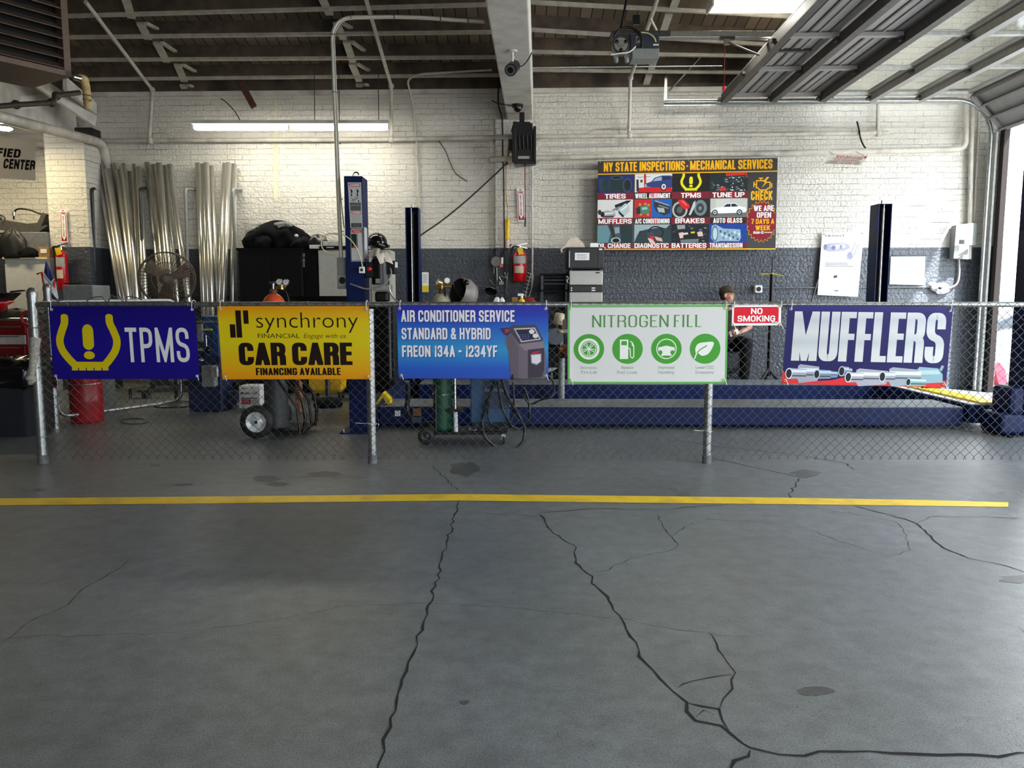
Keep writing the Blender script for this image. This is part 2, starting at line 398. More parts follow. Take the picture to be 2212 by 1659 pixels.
for (y0, y1, z0, z1) in ((0.3, OY0, 0, 8.2), (OY0, OY1, OH + 0.25, 8.2), (OY1, OZ0, 0, 8.2), (OZ0, OZ1, OH + 0.1, 8.2), (OZ1, -14.2, 0, 8.2)):
    mb.box((0.04, (y0 + y1) / 2, (z0 + z1) / 2), (0.08, abs(y1 - y0), z1 - z0), BRICK)
WRIGHT = struct(place(mb, 'wall_right', CORNER, WANG))
mb = MB(); mb.box((XL - 0.15, 4.5, 4), (0.3, 15.6, 8.4), BRICK); struct(mb.build('wall_left', loc=(XL, 4.5, 0)))
FO = (0.4, 5.4, 3.3)   # unseen entrance behind the camera, added and sized for its daylight
mb = MB()
for x0, x1, z0, z1 in ((XL, FO[0], 0, 8.3), (FO[1], 6.4, 0, 8.3), (FO[0], FO[1], FO[2], 8.3)):
    mb.box(((x0 + x1) / 2, -2.65, (z0 + z1) / 2), (x1 - x0, 0.3, z1 - z0), WHITE)
struct(mb.build('wall_front', loc=(0, -2.65, 0)))
portal(((FO[0] + FO[1]) / 2, -2.5, FO[2] / 2), (R(90), 0, 0), FO[1] - FO[0], FO[2])
pc = RM(0.05, (OY0 + OY1) / 2, OH / 2); portal(pc, (R(90), 0, R(90) + WANG), abs(OY0 - OY1), OH)
pc = RM(0.05, (OZ0 + OZ1) / 2, OH / 2); portal(pc, (R(90), 0, R(90) + WANG), abs(OZ0 - OZ1), OH)
# roof deck
mb = MB(); q = []
for x, y in ((XL, -2.9), (4.1, -2.9), (4.35, 12.3), (XL, 12.3)): q.append(V((x, y, roof_z(x, y) + 0.19)))
mb.add(q + [p + V((0, 0, 0.12)) for p in q], [(0, 3, 2, 1), (4, 5, 6, 7), (0, 1, 5, 4), (1, 2, 6, 5), (2, 3, 7, 6), (3, 0, 4, 7)], DECK)
def raised(y0, y1, mt, m):
    q = [V((x, y, roof_z(x, y) + 1.5)) for x, y in ((4.1, y0), (7.1, y0), (7.1, y1), (4.1, y1))]
    m.add(q + [p + V((0, 0, 0.08)) for p in q], [(0, 3, 2, 1), (4, 5, 6, 7), (0, 1, 5, 4), (1, 2, 6, 5), (2, 3, 7, 6), (3, 0, 4, 7)], mt)
raised(-2.9, 6.2, DECK, mb); raised(11.0, 12.3, DECK, mb)
def frosted():
    m = bpy.data.materials.new('frosted_added_skylight'); m.use_nodes = True; n = m.node_tree.nodes; L = m.node_tree.links
    for q in list(n): n.remove(q)
    o = n.new('ShaderNodeOutputMaterial'); t = n.new('ShaderNodeBsdfTranslucent'); t.inputs[0].default_value = (.8, .82, .82, 1); no = n.new('ShaderNodeTexNoise'); no.inputs['Scale'].default_value = 3
    L.new(t.outputs[0], o.inputs[0]); return m
sk = MB(); raised(6.2, 11.0, frosted(), sk)  # skylight added to light the brick behind the door glass
q = [V((4.1, -2.9, roof_z(4.1, -2.9) + .15)), V((4.35, 12.2, roof_z(4.35, 12.2) + .15)), V((4.35, 12.2, roof_z(4.35, 12.2) + 1.6)), V((4.1, -2.9, roof_z(4.1, -2.9) + 1.6))]
mb.add(q + [p + V((.05, 0, 0)) for p in q], [(0, 3, 2, 1), (4, 5, 6, 7), (0, 1, 5, 4), (1, 2, 6, 5), (2, 3, 7, 6), (3, 0, 4, 7)], WHITE)
CEIL = struct(mb.build('ceiling', loc=(0, 4.7, 4.5)), 'dark wooden roof boards on whitewashed joists')
struct(sk.build('added_roof_skylight'))
def joist(a, b, x0, x1):
    a, b = V(a), V(b); d = b - a
    a, b = a + d * ((x0 - a.x) / d.x), a + d * ((x1 - a.x) / d.x)
    d = (b - a).normalized(); w = V((-d.y, d.x, 0)).normalized() * 0.022
    m = MB()
    for z0, z1, mm in ((0.0, 0.04, JEDGE), (0.04, 0.2, JOIST)):
        p = [c + w * s + V((0, 0, z)) for c in (a, b) for s in (-1, 1) for z in (z0, z1)]
        m.add(p, [(0, 1, 3, 2), (4, 6, 7, 5), (0, 4, 5, 1), (2, 3, 7, 6), (0, 2, 6, 4), (1, 5, 7, 3)], mm)
    return struct(m.build('ceiling_joist'))
LJ = [(38, 14), (84, 73), (133, 127), (175, 166)]
for yl, yr in LJ: joist(RP(160, yl), RP(1045, yr), -6.15, 0.0)
RJ = [(8, 1560, 31), (67, 1420, 85), (115, 1480, 122), (154, 1430, 158)]
for yl, xr, yr in RJ: joist(RP(1134, yl), RP(xr, yr), 0.1, 4.28)
for k in range(1, 12):      # the roof goes on towards the added entrance
    y = 9.75 - 0.62 * k
    joist((-6, y, roof_z(-6, y)), (6, y, roof_z(6, y)), -6.15, 4.05)
for k in range(5):
    y = 11.35 - 0.62 * k
    joist((-12, y, roof_z(-12, y)), (-7, y, roof_z(-7, y)), XL, -6.7)
# wall plates
mb = MB(); mb.box((-3.0, -0.03, 4.27), (19.4, 0.08, 0.06), WHITE); struct(place(mb, 'trim_1', (0, WY, 0), WANG))
mb = MB(); mb.box((-4.2, -0.04, 4.40), (17.0, 0.08, 0.2), JOIST); struct(place(mb, 'rim_joist', (0, WY, 0), WANG))
# cross bridging boards between the joists
BR = [((268, -14), (284, 38)), ((303, 50), (320, 84)), ((338, 92), (360, 133)), ((383, 140), (398, 175)), ((395, 184), (412, 213)),
      ((692, -12), (712, 31)), ((727, 50), (742, 84)), ((748, 90), (762, 133)), ((760, 138), (776, 175)), ((775, 182), (786, 209)),
      ((1462, -6), (1452, 22)), ((1445, 30), (1430, 75)), ((1414, 125), (1405, 155)), ((1402, 162), (1394, 186))]
for (a, b) in BR:
    A = RP(a[0], a[1], -0.03); B = RP(b[0], b[1], -0.03); mb = MB(); d = B - A; L_ = d.length; d.normalize()
    w = V((d.y, -d.x, 0)).normalized(); up = d.cross(w)
    M = Matrix((w, d, -up)).transposed()
    mb.box((A + B) / 2, (0.09, L_, 0.03), JEDGE, rot=M); mb.build('bridging_board', CEIL)
    if a[1] > 40 and a[0] < 1200:
        B2 = RP(a[0] + 55, b[1] - 12, -0.16); A2 = RP(a[0] + 12, a[1] + 0, -0.02); d = B2 - A2; L_ = d.length; d.normalize()
        mb = MB(); w = V((d.y, -d.x, 0)).normalized(); up = d.cross(w); M = Matrix((w, d, -up)).transposed()
        mb.box((A2 + B2) / 2, (0.05, L_, 0.03), JEDGE, rot=M); mb.build('bridging_board', CEIL)
# truss bottom chords (white beams) running towards the camera, and their pilasters
def chord(xw, zb, h, w, name):
    m = MB(); x = xw
    m.box((0, -5.9, h / 2), (w, 11.6, h), WHITE, bev=0.015)
    o = m.build(name, loc=(0, 0, 0)); o.location = V((x, wall_y(x), zb)); o.rotation_euler = (0, 0, WANG); ORG[o.name] = V(o.location)
    return struct(o)
chord(0.12, 3.85, 0.5, 0.37, 'central_beam')
chord(-6.52, 3.62, 0.62, 0.36, 'side_beam')
for nm, x0, x1, top, dep in (('central_pilaster', -0.235, 0.40, 3.86, 0.14), ('side_pilaster', -6.56, -5.99, 3.63, 0.58)):
    m = MB(); m.box((0, -dep / 2 + 0.02, top / 2), (x1 - x0, dep, top), BRICK)
    xc = (x0 + x1) / 2; o = m.build(nm, loc=(0, 0, 0)); o.location = V((xc, wall_y(xc), 0)); o.rotation_euler = (0, 0, WANG); struct(o)
# diagonal web boards above the side beam
m = MB()
for a, b in (((205, 235), (140, 180)), ((205, 262), (80, 175)), ((120, 215), (20, 225))):
    A = P(a[0], a[1], 11.3); B = P(b[0], b[1], 10.4); d = (B - A); L_ = d.length; d.normalize(); w = V((d.y, -d.x, 0)).normalized(); up = d.cross(w)
    m.box((A + B) / 2, (0.05, L_, 0.16), WHITE, rot=Matrix((w, d, -up)).transposed())
struct(m.build('side_beam_web'))

# ------------------------------------------------------------------ floor markings, cracks, stains (parts of the floor)
LINE = mat('yellow_floor_line', (250, 208, 30), 0.45, var=0.05, scale=14, dirt=(120, 100, 50), dirt_amt=0.35)
CRK = mat('crack_dark', (26, 25, 23), 0.95, var=0.2)
STAIN = mat('oil_stain', (72, 73, 72), 0.35, var=0.25, scale=8)
top = [G(-260, 1078, .002), G(0, 1076.5, .002), G(500, 1072, .002), G(985, 1067, .002), G(1300, 1070.5, .002), G(1700, 1075, .002), G(2000, 1080, .002), G(2178, 1085, .002)]
bot = [G(-260, 1092, .002), G(0, 1091.5, .002), G(500, 1087, .002), G(985, 1081, .002), G(1300, 1085, .002), G(1700, 1089, .002), G(2000, 1092.5, .002), G(2178, 1095, .002)]
mb = MB(); mb.add(top + bot, [(i, i + 8, i + 9, i + 1) for i in range(7)], LINE); mb.build('painted_line', FLR)
CR = [  # pixel polylines on the floor, widths in mm
 (9, [(1166,1110),(1181,1125),(1191,1145),(1221,1170),(1248,1180),(1241,1200),(1251,1222),(1278,1245),(1281,1260),(1326,1307),(1336,1330),(1351,1360),(1381,1405),(1391,1432),(1426,1465),(1456,1490),(1486,1515),(1487,1537),(1506,1555),(1561,1570),(1606,1605),(1621,1617),(1681,1632),(1741,1632),(1806,1620),(1881,1622),(1966,1627),(2031,1631),(2106,1631),(2240,1627)]),
 (7, [(1486,1515),(1556,1532),(1556,1555),(1576,1580)]), (5, [(1556,1532),(1578,1490),(1583,1450),(1558,1415),(1531,1365)]),
 (4, [(1456,1487),(1501,1467),(1583,1456)]), (6, [(1171,1107),(1281,1098),(1356,1099),(1431,1100),(1496,1095),(1576,1089)]),
 (4, [(1416,1110),(1431,1135),(1451,1157),(1462,1175),(1451,1187),(1416,1195),(1356,1207),(1316,1230),(1286,1237)]), (3, [(1451,1157),(1496,1127)]),
 (8, [(1836,1092),(1906,1107),(1981,1130),(2006,1157),(2036,1182),(2096,1205),(2171,1222),(2230,1242)]), (5, [(1981,1130),(2006,1117),(2031,1115),(2106,1116),(2212,1120)]),
 (3, [(1726,1090),(1806,1105),(1876,1115),(1931,1125),(1956,1150),(1968,1188)]), (9, [(1541,990),(1631,1010),(1726,1030),(1741,1032),(1771,1025)]),
 (8, [(1726,1032),(1713,1055),(1703,1070),(1708,1088),(1726,1095)]), (9, [(1456,950),(1551,965),(1716,982),(1826,1000),(1846,1015)]),
 (14, [(1621,1618),(1616,1635),(1586,1645),(1576,1665)]), (8, [(992,1080),(985,1105),(970,1155),(957,1200),(945,1250),(930,1295),(922,1330),(905,1375),(895,1410),(877,1450),(860,1515),(850,1550),(835,1595),(820,1650),(812,1680)]),
 (4, [(0,1392),(35,1370),(50,1350),(90,1332),(145,1305),(175,1275),(200,1260),(240,1240),(270,1217),(282,1205)]), (5, [(930,1005),(975,1045),(990,1060)]),
 (5, [(545,1030),(640,1030),(800,1031)]), (3, [(995,1105),(1106,1112),(1166,1116)]), (5, [(2195,1352),(2230,1375)]), (3, [(1506,1120),(1580,1125),(1660,1128)]),
 (4, [(1501,1550),(1520,1535),(1545,1545)]), (3, [(1703,1125),(1790,1160),(1880,1190),(1920,1200),(1968,1188)]), (2, [(0,1377),(350,1368),(550,1345),(750,1310),(925,1302),(1106,1312),(1330,1335),(1500,1365),(1640,1380)])]
for w, pl in CR:
    pts = [G(x, y, .0015) for x, y in pl]; out = []
    for i in range(len(pts) - 1):
        L_ = (pts[i + 1] - pts[i]).length; k = max(1, int(L_ / 0.05))
        for j in range(k):
            p = pts[i].lerp(pts[i + 1], j / k); out.append(p + V((rnd.uniform(-1, 1), rnd.uniform(-1, 1), 0)) * min(0.012, L_ * 0.1))
    out.append(pts[-1]); vs = []
    for i, p in enumerate(out):
        d = (out[min(i + 1, len(out) - 1)] - out[max(i - 1, 0)]); nrm = V((-d.y, d.x, 0)).normalized()
        ww = w * 0.0005 * rnd.uniform(0.5, 1.5) * (0.25 if i in (0, len(out) - 1) else 1)
        vs += [p + nrm * ww, p - nrm * ww]
    mb = MB(); mb.add(vs, [(2 * i, 2 * i + 1, 2 * i + 3, 2 * i + 2) for i in range(len(out) - 1)], CRK); mb.build('crack', FLR)
for cx, cy, rx, ry in ((1003, 1013, 36, 15), (1758, 1492, 44, 11), (2195, 1250, 40, 9), (575, 1034, 30, 7), (600, 1046, 26, 5), (700, 1024, 40, 6), (335, 1005, 12, 3), (85, 1058, 14, 3), (1003, 1517, 12, 5), (395, 1047, 24, 3), (1740, 1022, 34, 8)):
    n_ = 22; ph = [rnd.uniform(0.7, 1.15) for _ in range(n_)]
    pts = [G(cx + rx * ph[i] * math.cos(2 * math.pi * i / n_), cy + ry * ph[(i + 1) % n_] * math.sin(2 * math.pi * i / n_), .001) for i in range(n_)]
    mb = MB(); mb.add(pts, [tuple(range(n_))], STAIN); mb.build('stain', FLR)

# ------------------------------------------------------------------ outside the right-hand door
STUCCO = mat('outside_white_wall', (226, 226, 226), 0.8, var=0.05, scale=3)
STUCCOB = mat('outside_grey_wall', (170, 180, 190), 0.8, var=0.1, scale=3)
mb = MB(); mb.box((10, 4, -0.13), (40, 60, 0.02), mat('outside_concrete', (170, 168, 164), 0.8, scale=4)); struct(mb.build('ground', loc=(10, 4, -0.14)))
mb = MB(); mb.box((12.0, 15.2, 4.2), (9, 0.3, 8.6), STUCCO); mb.box((12.0, 15.03, 1.15), (9, 0.04, 2.1), STUCCOB); struct(mb.build('outside_wall'))
# ------------------------------------------------------------------ lettering: stroke alphabet, 0..1 box; 'r' marks a rounded corner
GL = {
 'A': (1.0, ['0,0 .5,1.02 1,0', '.2,.27 .8,.27']), 'B': (1.0, ['0,0 0,1 1,1r 1,.53r 0,.53', '0,.53 1,.53r 1,0r 0,0']),
 'C': (1.0, ['1,.66 1,1r 0,1r 0,0r 1,0r 1,.34']), 'D': (1.0, ['0,0 0,1 1,1r 1,0r 0,0 0,.1']), 'E': (.82, ['1,1 0,1 0,0 1,0', '0,.52 .9,.52']),
 'F': (.8, ['1,1 0,1 0,0', '0,.5 .9,.5']), 'G': (1.0, ['1,.68 1,1r 0,1r 0,0r 1,0r 1,.46 .52,.46']), 'H': (1.0, ['0,0 0,1', '1,0 1,1', '0,.52 1,.52']),
 'I': (0, ['.5,0 .5,1']), 'J': (.9, ['1,1 1,0r 0,0r 0,.3']), 'K': (1.0, ['0,0 0,1', '1,1 .1,.42', '.35,.58 1,0']), 'L': (.78, ['0,1 0,0 1,0']),
 'M': (1.35, ['0,0 0,1 .5,.05 1,1 1,0']), 'N': (1.05, ['0,0 0,1 1,0 1,1']), 'O': (1.0, ['.5,1 1,1r 1,0r 0,0r 0,1r .5,1']), 'P': (.95, ['0,0 0,1 1,1r 1,.46r 0,.46']),
 'Q': (1.0, ['.5,1 1,1r 1,0r 0,0r 0,1r .5,1', '.6,.25 1,0']), 'R': (1.0, ['0,0 0,1 1,1r 1,.5r 0,.5', '.45,.5 1,.5r 1,0']), 'S': (1.0, ['1,.7 1,1r 0,1r 0,.54r 1,.46r 1,0r 0,0r 0,.3']),
 'T': (.9, ['0,1 1,1', '.5,0 .5,1']), 'U': (1.0, ['0,1 0,0r 1,0r 1,1']), 'V': (1.0, ['0,1 .5,-.02 1,1']), 'W': (1.45, ['0,1 .27,0 .5,.95 .73,0 1,1']),
 'X': (1.0, ['0,0 1,1', '0,1 1,0']), 'Y': (1.0, ['0,1 .5,.42 1,1', '.5,0 .5,.45']), 'Z': (.9, ['0,1 1,1 0,0 1,0']),
 '1': (.45, ['.0,.82 1,1 1,0']), '2': (.95, ['0,.7 0,1r 1,1r 1,.55 0,.12 0,0 1,0']), '3': (.95, ['0,.72 0,1r 1,1r 1,.53r .3,.53', '.3,.53 1,.53r 1,0r 0,0r 0,.28']),
 '4': (1.0, ['.75,0 .75,1 0,.28 1,.28']), '7': (.9, ['0,1 1,1 .35,0']), '8': (1., ['.5,1 1,1r 1,.53r 0,.53r 0,1r .5,1', '.5,.53 1,.53r 1,0r 0,0r 0,.53r .5,.53']), '0': (1.0, ['.5,1 1,1r 1,0r 0,0r 0,1r .5,1']),
 '6': (1., ['1,.72 1,1r 0,1r 0,0r 1,0r 1,.55r 0,.55']), '9': (1., ['0,.28 0,0r 1,0r 1,1r 0,1r 0,.45r 1,.45']),
 '-': (.6, ['0,.5 1,.5']), '.': (0, ['.5,0 .5,.12']), '/': (.6, ['0,0 1,1']), '&': (1.1, ['1,0 .15,.75 .15,1r .75,1r .75,.72 0,.35 0,0r .75,0r 1,.45']), '!': (0, ['.5,.3 .5,1', '.5,0 .5,.14']), "'": (0, ['.5,.8 .5,1']),
}
def clip(poly, x0, x1, y0, y1):
    for ax, lim, sg in ((0, x0, 1), (0, x1, -1), (1, y0, 1), (1, y1, -1)):
        out = []
        for i in range(len(poly)):
            a, b = poly[i], poly[(i + 1) % len(poly)]
            da, db = (a[ax] - lim) * sg, (b[ax] - lim) * sg
            if da >= 0: out.append(a)
            if (da >= 0) != (db >= 0):
                t = da / (da - db); out.append((a[0] + (b[0] - a[0]) * t, a[1] + (b[1] - a[1]) * t))
        poly = out
        if len(poly) < 3: return []
    return poly
def ribbon(pts, t, thin=None):
    n = len(pts); out = []; L_ = []
    closed = math.dist(pts[0], pts[-1]) < 1e-6 and n > 3
    def nrm(a, b):
        d = (b[0] - a[0], b[1] - a[1]); l = math.hypot(*d) or 1; return (-d[1] / l, d[0] / l)
    def hw(q): return t / 2 if thin is None else (thin + (t - thin) * abs(q[0])) / 2
    for i in range(n):
        if closed:
            n1 = nrm(pts[i - 1] if i else pts[-2], pts[i]); n2 = nrm(pts[i], pts[i + 1] if i < n - 1 else pts[1])
        else:
            n1 = nrm(pts[i - 1], pts[i]) if i else nrm(pts[0], pts[1]); n2 = nrm(pts[i], pts[i + 1]) if i < n - 1 else n1
        h1, h2 = hw(n1), hw(n2); det = n1[0] * n2[1] - n1[1] * n2[0]
        if abs(det) < 0.08: q = (n1[0] * h1, n1[1] * h1)
        else: q = ((h1 * n2[1] - h2 * n1[1]) / det, (h2 * n1[0] - h1 * n2[0]) / det)
        l = math.hypot(*q)
        if l > 4 * t: q = (q[0] * 4 * t / l, q[1] * 4 * t / l)
        L_.append(((pts[i][0] + q[0], pts[i][1] + q[1]), (pts[i][0] - q[0], pts[i][1] - q[1])))
    for i in range(n - 1): out.append([L_[i][0], L_[i][1], L_[i + 1][1], L_[i + 1][0]])
    return out
def glyph(ch, w, t, rad=None, thin=None, serif=0.0):
    """polygons of one capital in a box w x 1, stroke t"""
    polys = []
    for st in GL[ch][1]:
        raw = []
        for tok in st.split():
            r = tok.endswith('r'); x, y = tok.rstrip('r').split(',')
            raw.append((t / 2 + float(x) * max(w - t, 0), (thin or t) / 2 + float(y) * (1 - (thin or t)), r))
        rr = rad if rad is not None else min(0.5 * max(w - t, 0.01), 0.24)
        pts = []
        for i, (x, y, r) in enumerate(raw):
            if not r or i in (0, len(raw) - 1): pts.append((x, y)); continue
            a = raw[i - 1]; b = raw[i + 1]
            da = math.dist((a[0], a[1]), (x, y)); db = math.dist((b[0], b[1]), (x, y))
            ka = min(rr, da * (0.5 if a[2] else 1.0)); kb = min(rr, db * (0.5 if b[2] else 1.0))
            A = (x + (a[0] - x) / da * ka, y + (a[1] - y) / da * ka); B = (x + (b[0] - x) / db * kb, y + (b[1] - y) / db * kb)
            for j in range(7):
                s = j / 6; q = (1 - s) ** 2; u = 2 * s * (1 - s) * 1.0; v = s * s
                pts.append((A[0] * q + x * u + B[0] * v, A[1] * q + y * u + B[1] * v))
        cl = [pts[0]]
        for p in pts[1:]:
            if math.dist(p, cl[-1]) > 1e-5: cl.append(p)
        if len(cl) > 1:   # run diagonal ends past the box, the clip cuts them flush
            def ext(a, b):
                d = math.dist(a, b); return (b[0] + (b[0] - a[0]) / d * t * 0.6, b[1] + (b[1] - a[1]) / d * t * 0.6)
            def edge(p): return p[1] < t * 0.7 or p[1] > 1 - t * 0.7
            def slanted(a, b): return abs(b[1] - a[1]) > 0.2
            def ext2(a, b):
                d = math.dist(a, b); return (b[0] + (b[0] - a[0]) / d * t / 2, b[1])
            for e, f in ((-1, -2), (0, 1)):
                if abs(cl[e][1] - cl[f][1]) < 1e-4 and (cl[e][0] < t * .7 or cl[e][0] > w - t * .7): cl[e] = ext2(cl[f], cl[e])
            if edge(cl[-1]) and slanted(cl[-2], cl[-1]): cl[-1] = ext(cl[-2], cl[-1])
            if edge(cl[0]) and slanted(cl[1], cl[0]): cl[0] = ext(cl[1], cl[0])
        for q in ribbon(cl, t, thin):
            q = clip(q, -0.001, max(w, t) + 0.001, 0, 1)
            if q: polys.append(q)
        if serif:
            for e, o in ((raw[0], raw[1]), (raw[-1], raw[-2])):
                if abs(e[0] - o[0]) < 0.3 and abs(e[1] - o[1]) > 0.3 and (e[1] < 0.2 or e[1] > 0.8):
                    y0, y1 = (0, serif * 0.45) if e[1] < 0.5 else (1 - serif * 0.45, 1)
                    polys.append([(e[0] - t / 2 - serif, y0), (e[0] + t / 2 + serif, y0), (e[0] + t / 2 + serif, y1), (e[0] - t / 2 - serif, y1)])
    return polys, max(w, t)
def stroke_text(s, x, y, h, W_, t, gap=0.12, cw=None, thin=None, serif=0.0, slant=0.0, rad=None):
    """text fitted to width W_ and height h at (x, y); t = stroke / letter height"""
    cw = cw or 0.5; polys = []; cx = 0
    for ch in s:
        if ch == ' ': cx += cw * 0.5; continue
        w = GL[ch][0] * cw if GL[ch][0] else t
        p, w = glyph(ch, w, t, rad, thin, serif)
        polys += [[(a + cx, b) for a, b in q] for q in p]; cx += w + gap + (serif if serif else 0)
    cx -= gap; k = W_ / cx
    return [[(x + a * k + b * h * slant, y + b * h) for a, b in q] for q in polys]
_TC = {}
def bf_text(s, x, y, h, W_=None, off=0.0, shear=0.0):
    """built-in font; returns polygons, cap height h, optional fit to width"""
    key = (s, off, shear)
    if key not in _TC:
        cu = bpy.data.curves.new('t', 'FONT'); cu.body = s; cu.offset = off; cu.shear = shear; cu.resolution_u = 3
        o = bpy.data.objects.new('t', cu); COL.objects.link(o)
        me = o.to_mesh(); vs = [(v.co.x, v.co.y) for v in me.vertices]; fs = [[vs[i] for i in p.vertices] for p in me.polygons]
        o.to_mesh_clear(); bpy.data.objects.remove(o); bpy.data.curves.remove(cu)
        _TC[key] = fs
    fs = _TC[key]
    xs = [p[0] for f in fs for p in f]; x0, x1 = min(xs), max(xs); cap = 0.70
    sy = h / cap; sx = sy if W_ is None else W_ / (x1 - x0)
    return [[(x + (p[0] - x0) * sx, y + p[1] * sy) for p in f] for f in fs]
def ellp(cx, cy, rx, ry, n=24, a0=0, a1=360):
    return [(cx + rx * math.cos(R(a0 + (a1 - a0) * i / (n if a1 - a0 < 360 else n))), cy + ry * math.sin(R(a0 + (a1 - a0) * i / n))) for i in range(n if a1 - a0 >= 360 else n + 1)]
def rectp(x0, y0, x1, y1): return [(x0, y0), (x1, y0), (x1, y1), (x0, y1)]
def strokep(pts, t): return ribbon(pts, t)
def ringp(cx, cy, r0, r1, n=28, a0=0, a1=360, ky=1.0):
    o = []
    for i in range(n):
        a = R(a0 + (a1 - a0) * i / n); b = R(a0 + (a1 - a0) * (i + 1) / n)
        o.append([(cx + r0 * math.cos(a), cy + r0 * ky * math.sin(a)), (cx + r1 * math.cos(a), cy + r1 * ky * math.sin(a)), (cx + r1 * math.cos(b), cy + r1 * ky * math.sin(b)), (cx + r0 * math.cos(b), cy + r0 * ky * math.sin(b))])
    return o
INK = {}
def ink(c): return mat('ink_%d_%d_%d' % c, c, 0.45, var=0.0, spec=0.2)

class Sheet:
    """printed flat sheet spanned by four corner points; print coordinates: picture pixels mapped by the sheet's own pixel box"""
    def __init__(s, corners, box, base, thick=0.0016, back=None):
        s.c = [V(p) for p in corners]; s.box = box; s.mb = MB(); s.k = 0       # TL TR BR BL
        s.n = (s.c[1] - s.c[0]).cross(s.c[3] - s.c[0]).normalized()
        if s.n.y > 0: s.n = -s.n
        bk = [p - s.n * thick for p in s.c]
        gv = [s.at(box[0] + (box[2] - box[0]) * i / 12, box[1] + (box[3] - box[1]) * j / 8, 0) for j in range(9) for i in range(13)]
        s.mb.add(gv, [(j * 13 + i, j * 13 + i + 1, (j + 1) * 13 + i + 1, (j + 1) * 13 + i) for j in range(8) for i in range(12)], base); s.mb.add(bk, [(3, 2, 1, 0)], back or base)
        s.mb.add(s.c + bk, [(i, (i + 1) % 4, 4 + (i + 1) % 4, 4 + i) for i in range(4)], back or base)
    def at(s, x, y, lift):
        x0, y0, x1, y1 = s.box; u = (x - x0) / (x1 - x0); v = (y - y0) / (y1 - y0)    # v down
        a = s.c[0].lerp(s.c[1], u); b = s.c[3].lerp(s.c[2], u)
        return a.lerp(b, v) + s.n * lift
    def put(s, polys, c, layer=1):
        m = ink(c) if isinstance(c, tuple) else c
        if polys and isinstance(polys[0][0], (int, float)): polys = [polys]
        for q in polys:
            s.k += 1
            s.mb.add([s.at(x, y, 0.0006 * layer + 0.00004 * (s.k % 13)) for x, y in q], [tuple(range(len(q)))], m)
    def text(s, polys, c, layer=1):   # polys y-up with origin baseline; caller gives y flipped
        s.put(polys, c, layer)
def flip(polys, yb): return [[(x, yb - y) for x, y in q] for q in polys]
def st(s, x, yb, h, W_, t, **k): return flip(stroke_text(s, 0, 0, h, W_, t, **k), 0) and [[(x + a, yb - b) for a, b in q] for q in stroke_text(s, 0, 0, h, W_, t, **k)]
def bt(s, x, yb, h, W_=None, **k): return [[(x + a, yb - b) for a, b in q] for q in bf_text(s, 0, 0, h, W_, **k)]
def tpms(sh, x, y, w, h, c, layer=1, k=1.0):
    """tyre-pressure symbol in box x,y (top left), w,h"""
    X = lambda u: x + u * w; Y = lambda v: y + v * h; t = 0.115 * w
    Lp = smooth_path([(X(.155), Y(.0), 0), (X(.15), Y(.13), 0), (X(.1), Y(.28), 0), (X(.06), Y(.45), 0), (X(.09), Y(.62), 0), (X(.18), Y(.78), 0), (X(.27), Y(.9), 0)], 5)
    l2 = [(p.x, p.y) for p in Lp]; r2 = [(2 * x + w - a, b) for a, b in l2]
    sh.put(ribbon(l2, t) + ribbon(r2, t), c, layer)
    sh.put([ellp(X(.155), Y(.01), t / 2, t * .35, 12), ellp(X(.845), Y(.01), t / 2, t * .35, 12)], c, layer)
    sh.put(rectp(X(.22), Y(.84), X(.78), Y(1.0)), c, layer)
    for q in range(4):
        xx = X(.32 + .12 * q); sh.put(rectp(xx - .008 * w, Y(.95), xx + .008 * w, Y(1.01)), (24, 16, 90) if k == 1 else (20, 14, 14), layer + 1)
    sh.put(ellp(X(.5), Y(.27), .085 * w, .12 * h, 18) , c, layer); sh.put(rectp(X(.415), Y(.27), X(.585), Y(.52)), c, layer); sh.put(ellp(X(.5), Y(.52), .085 * w, .1 * h, 18), c, layer)
    sh.put(ellp(X(.5), Y(.72), .085 * w, .075 * h, 18), c, layer)
TIE = mat('white_cable_tie', (226, 226, 214), 0.4, var=0.03)
EYE = mat('brass_eyelet', (190, 180, 150), 0.3, 0.8)
def ties(par, sheet, up=None, low=None, rail_z=1.29):
    """eyelets and cable ties at the four corners"""
    x0, y0, x1, y1 = sheet.box; ix, iy = (x1 - x0) * 0.018, (y1 - y0) * 0.045
    for k, (x, y) in enumerate(((x0 + ix, y0 + iy), (x1 - ix, y0 + iy), (x1 - ix, y1 - iy), (x0 + ix, y1 - iy))):
        c = sheet.at(x, y, 0.002); m = MB(); m.torus(c, 0.010, 0.003, EYE, ax=sheet.n, n=12, k=6); m.build('eyelet', par)
        m = MB()
        if k < 2: pts = [c + V((0, -.004, -.006)), c + V((.004, -.012, .02)), V((c.x + .006, c.y - .008, rail_z + .02)), V((c.x + .004, c.y + .05, rail_z + .026)), V((c.x, c.y + .075, rail_z - .01)), c + V((0, .02, .0))]
        else: pts = [c + V((-.004, .02, .004)), c + V((0, -.01, .006)), c + V((.012, -.014, -.012)), c + V((.02, -.016, -.035))]
        m.tube(smooth_path(pts, 5), 0.0028, TIE, n=6); m.build('cable_tie', par)

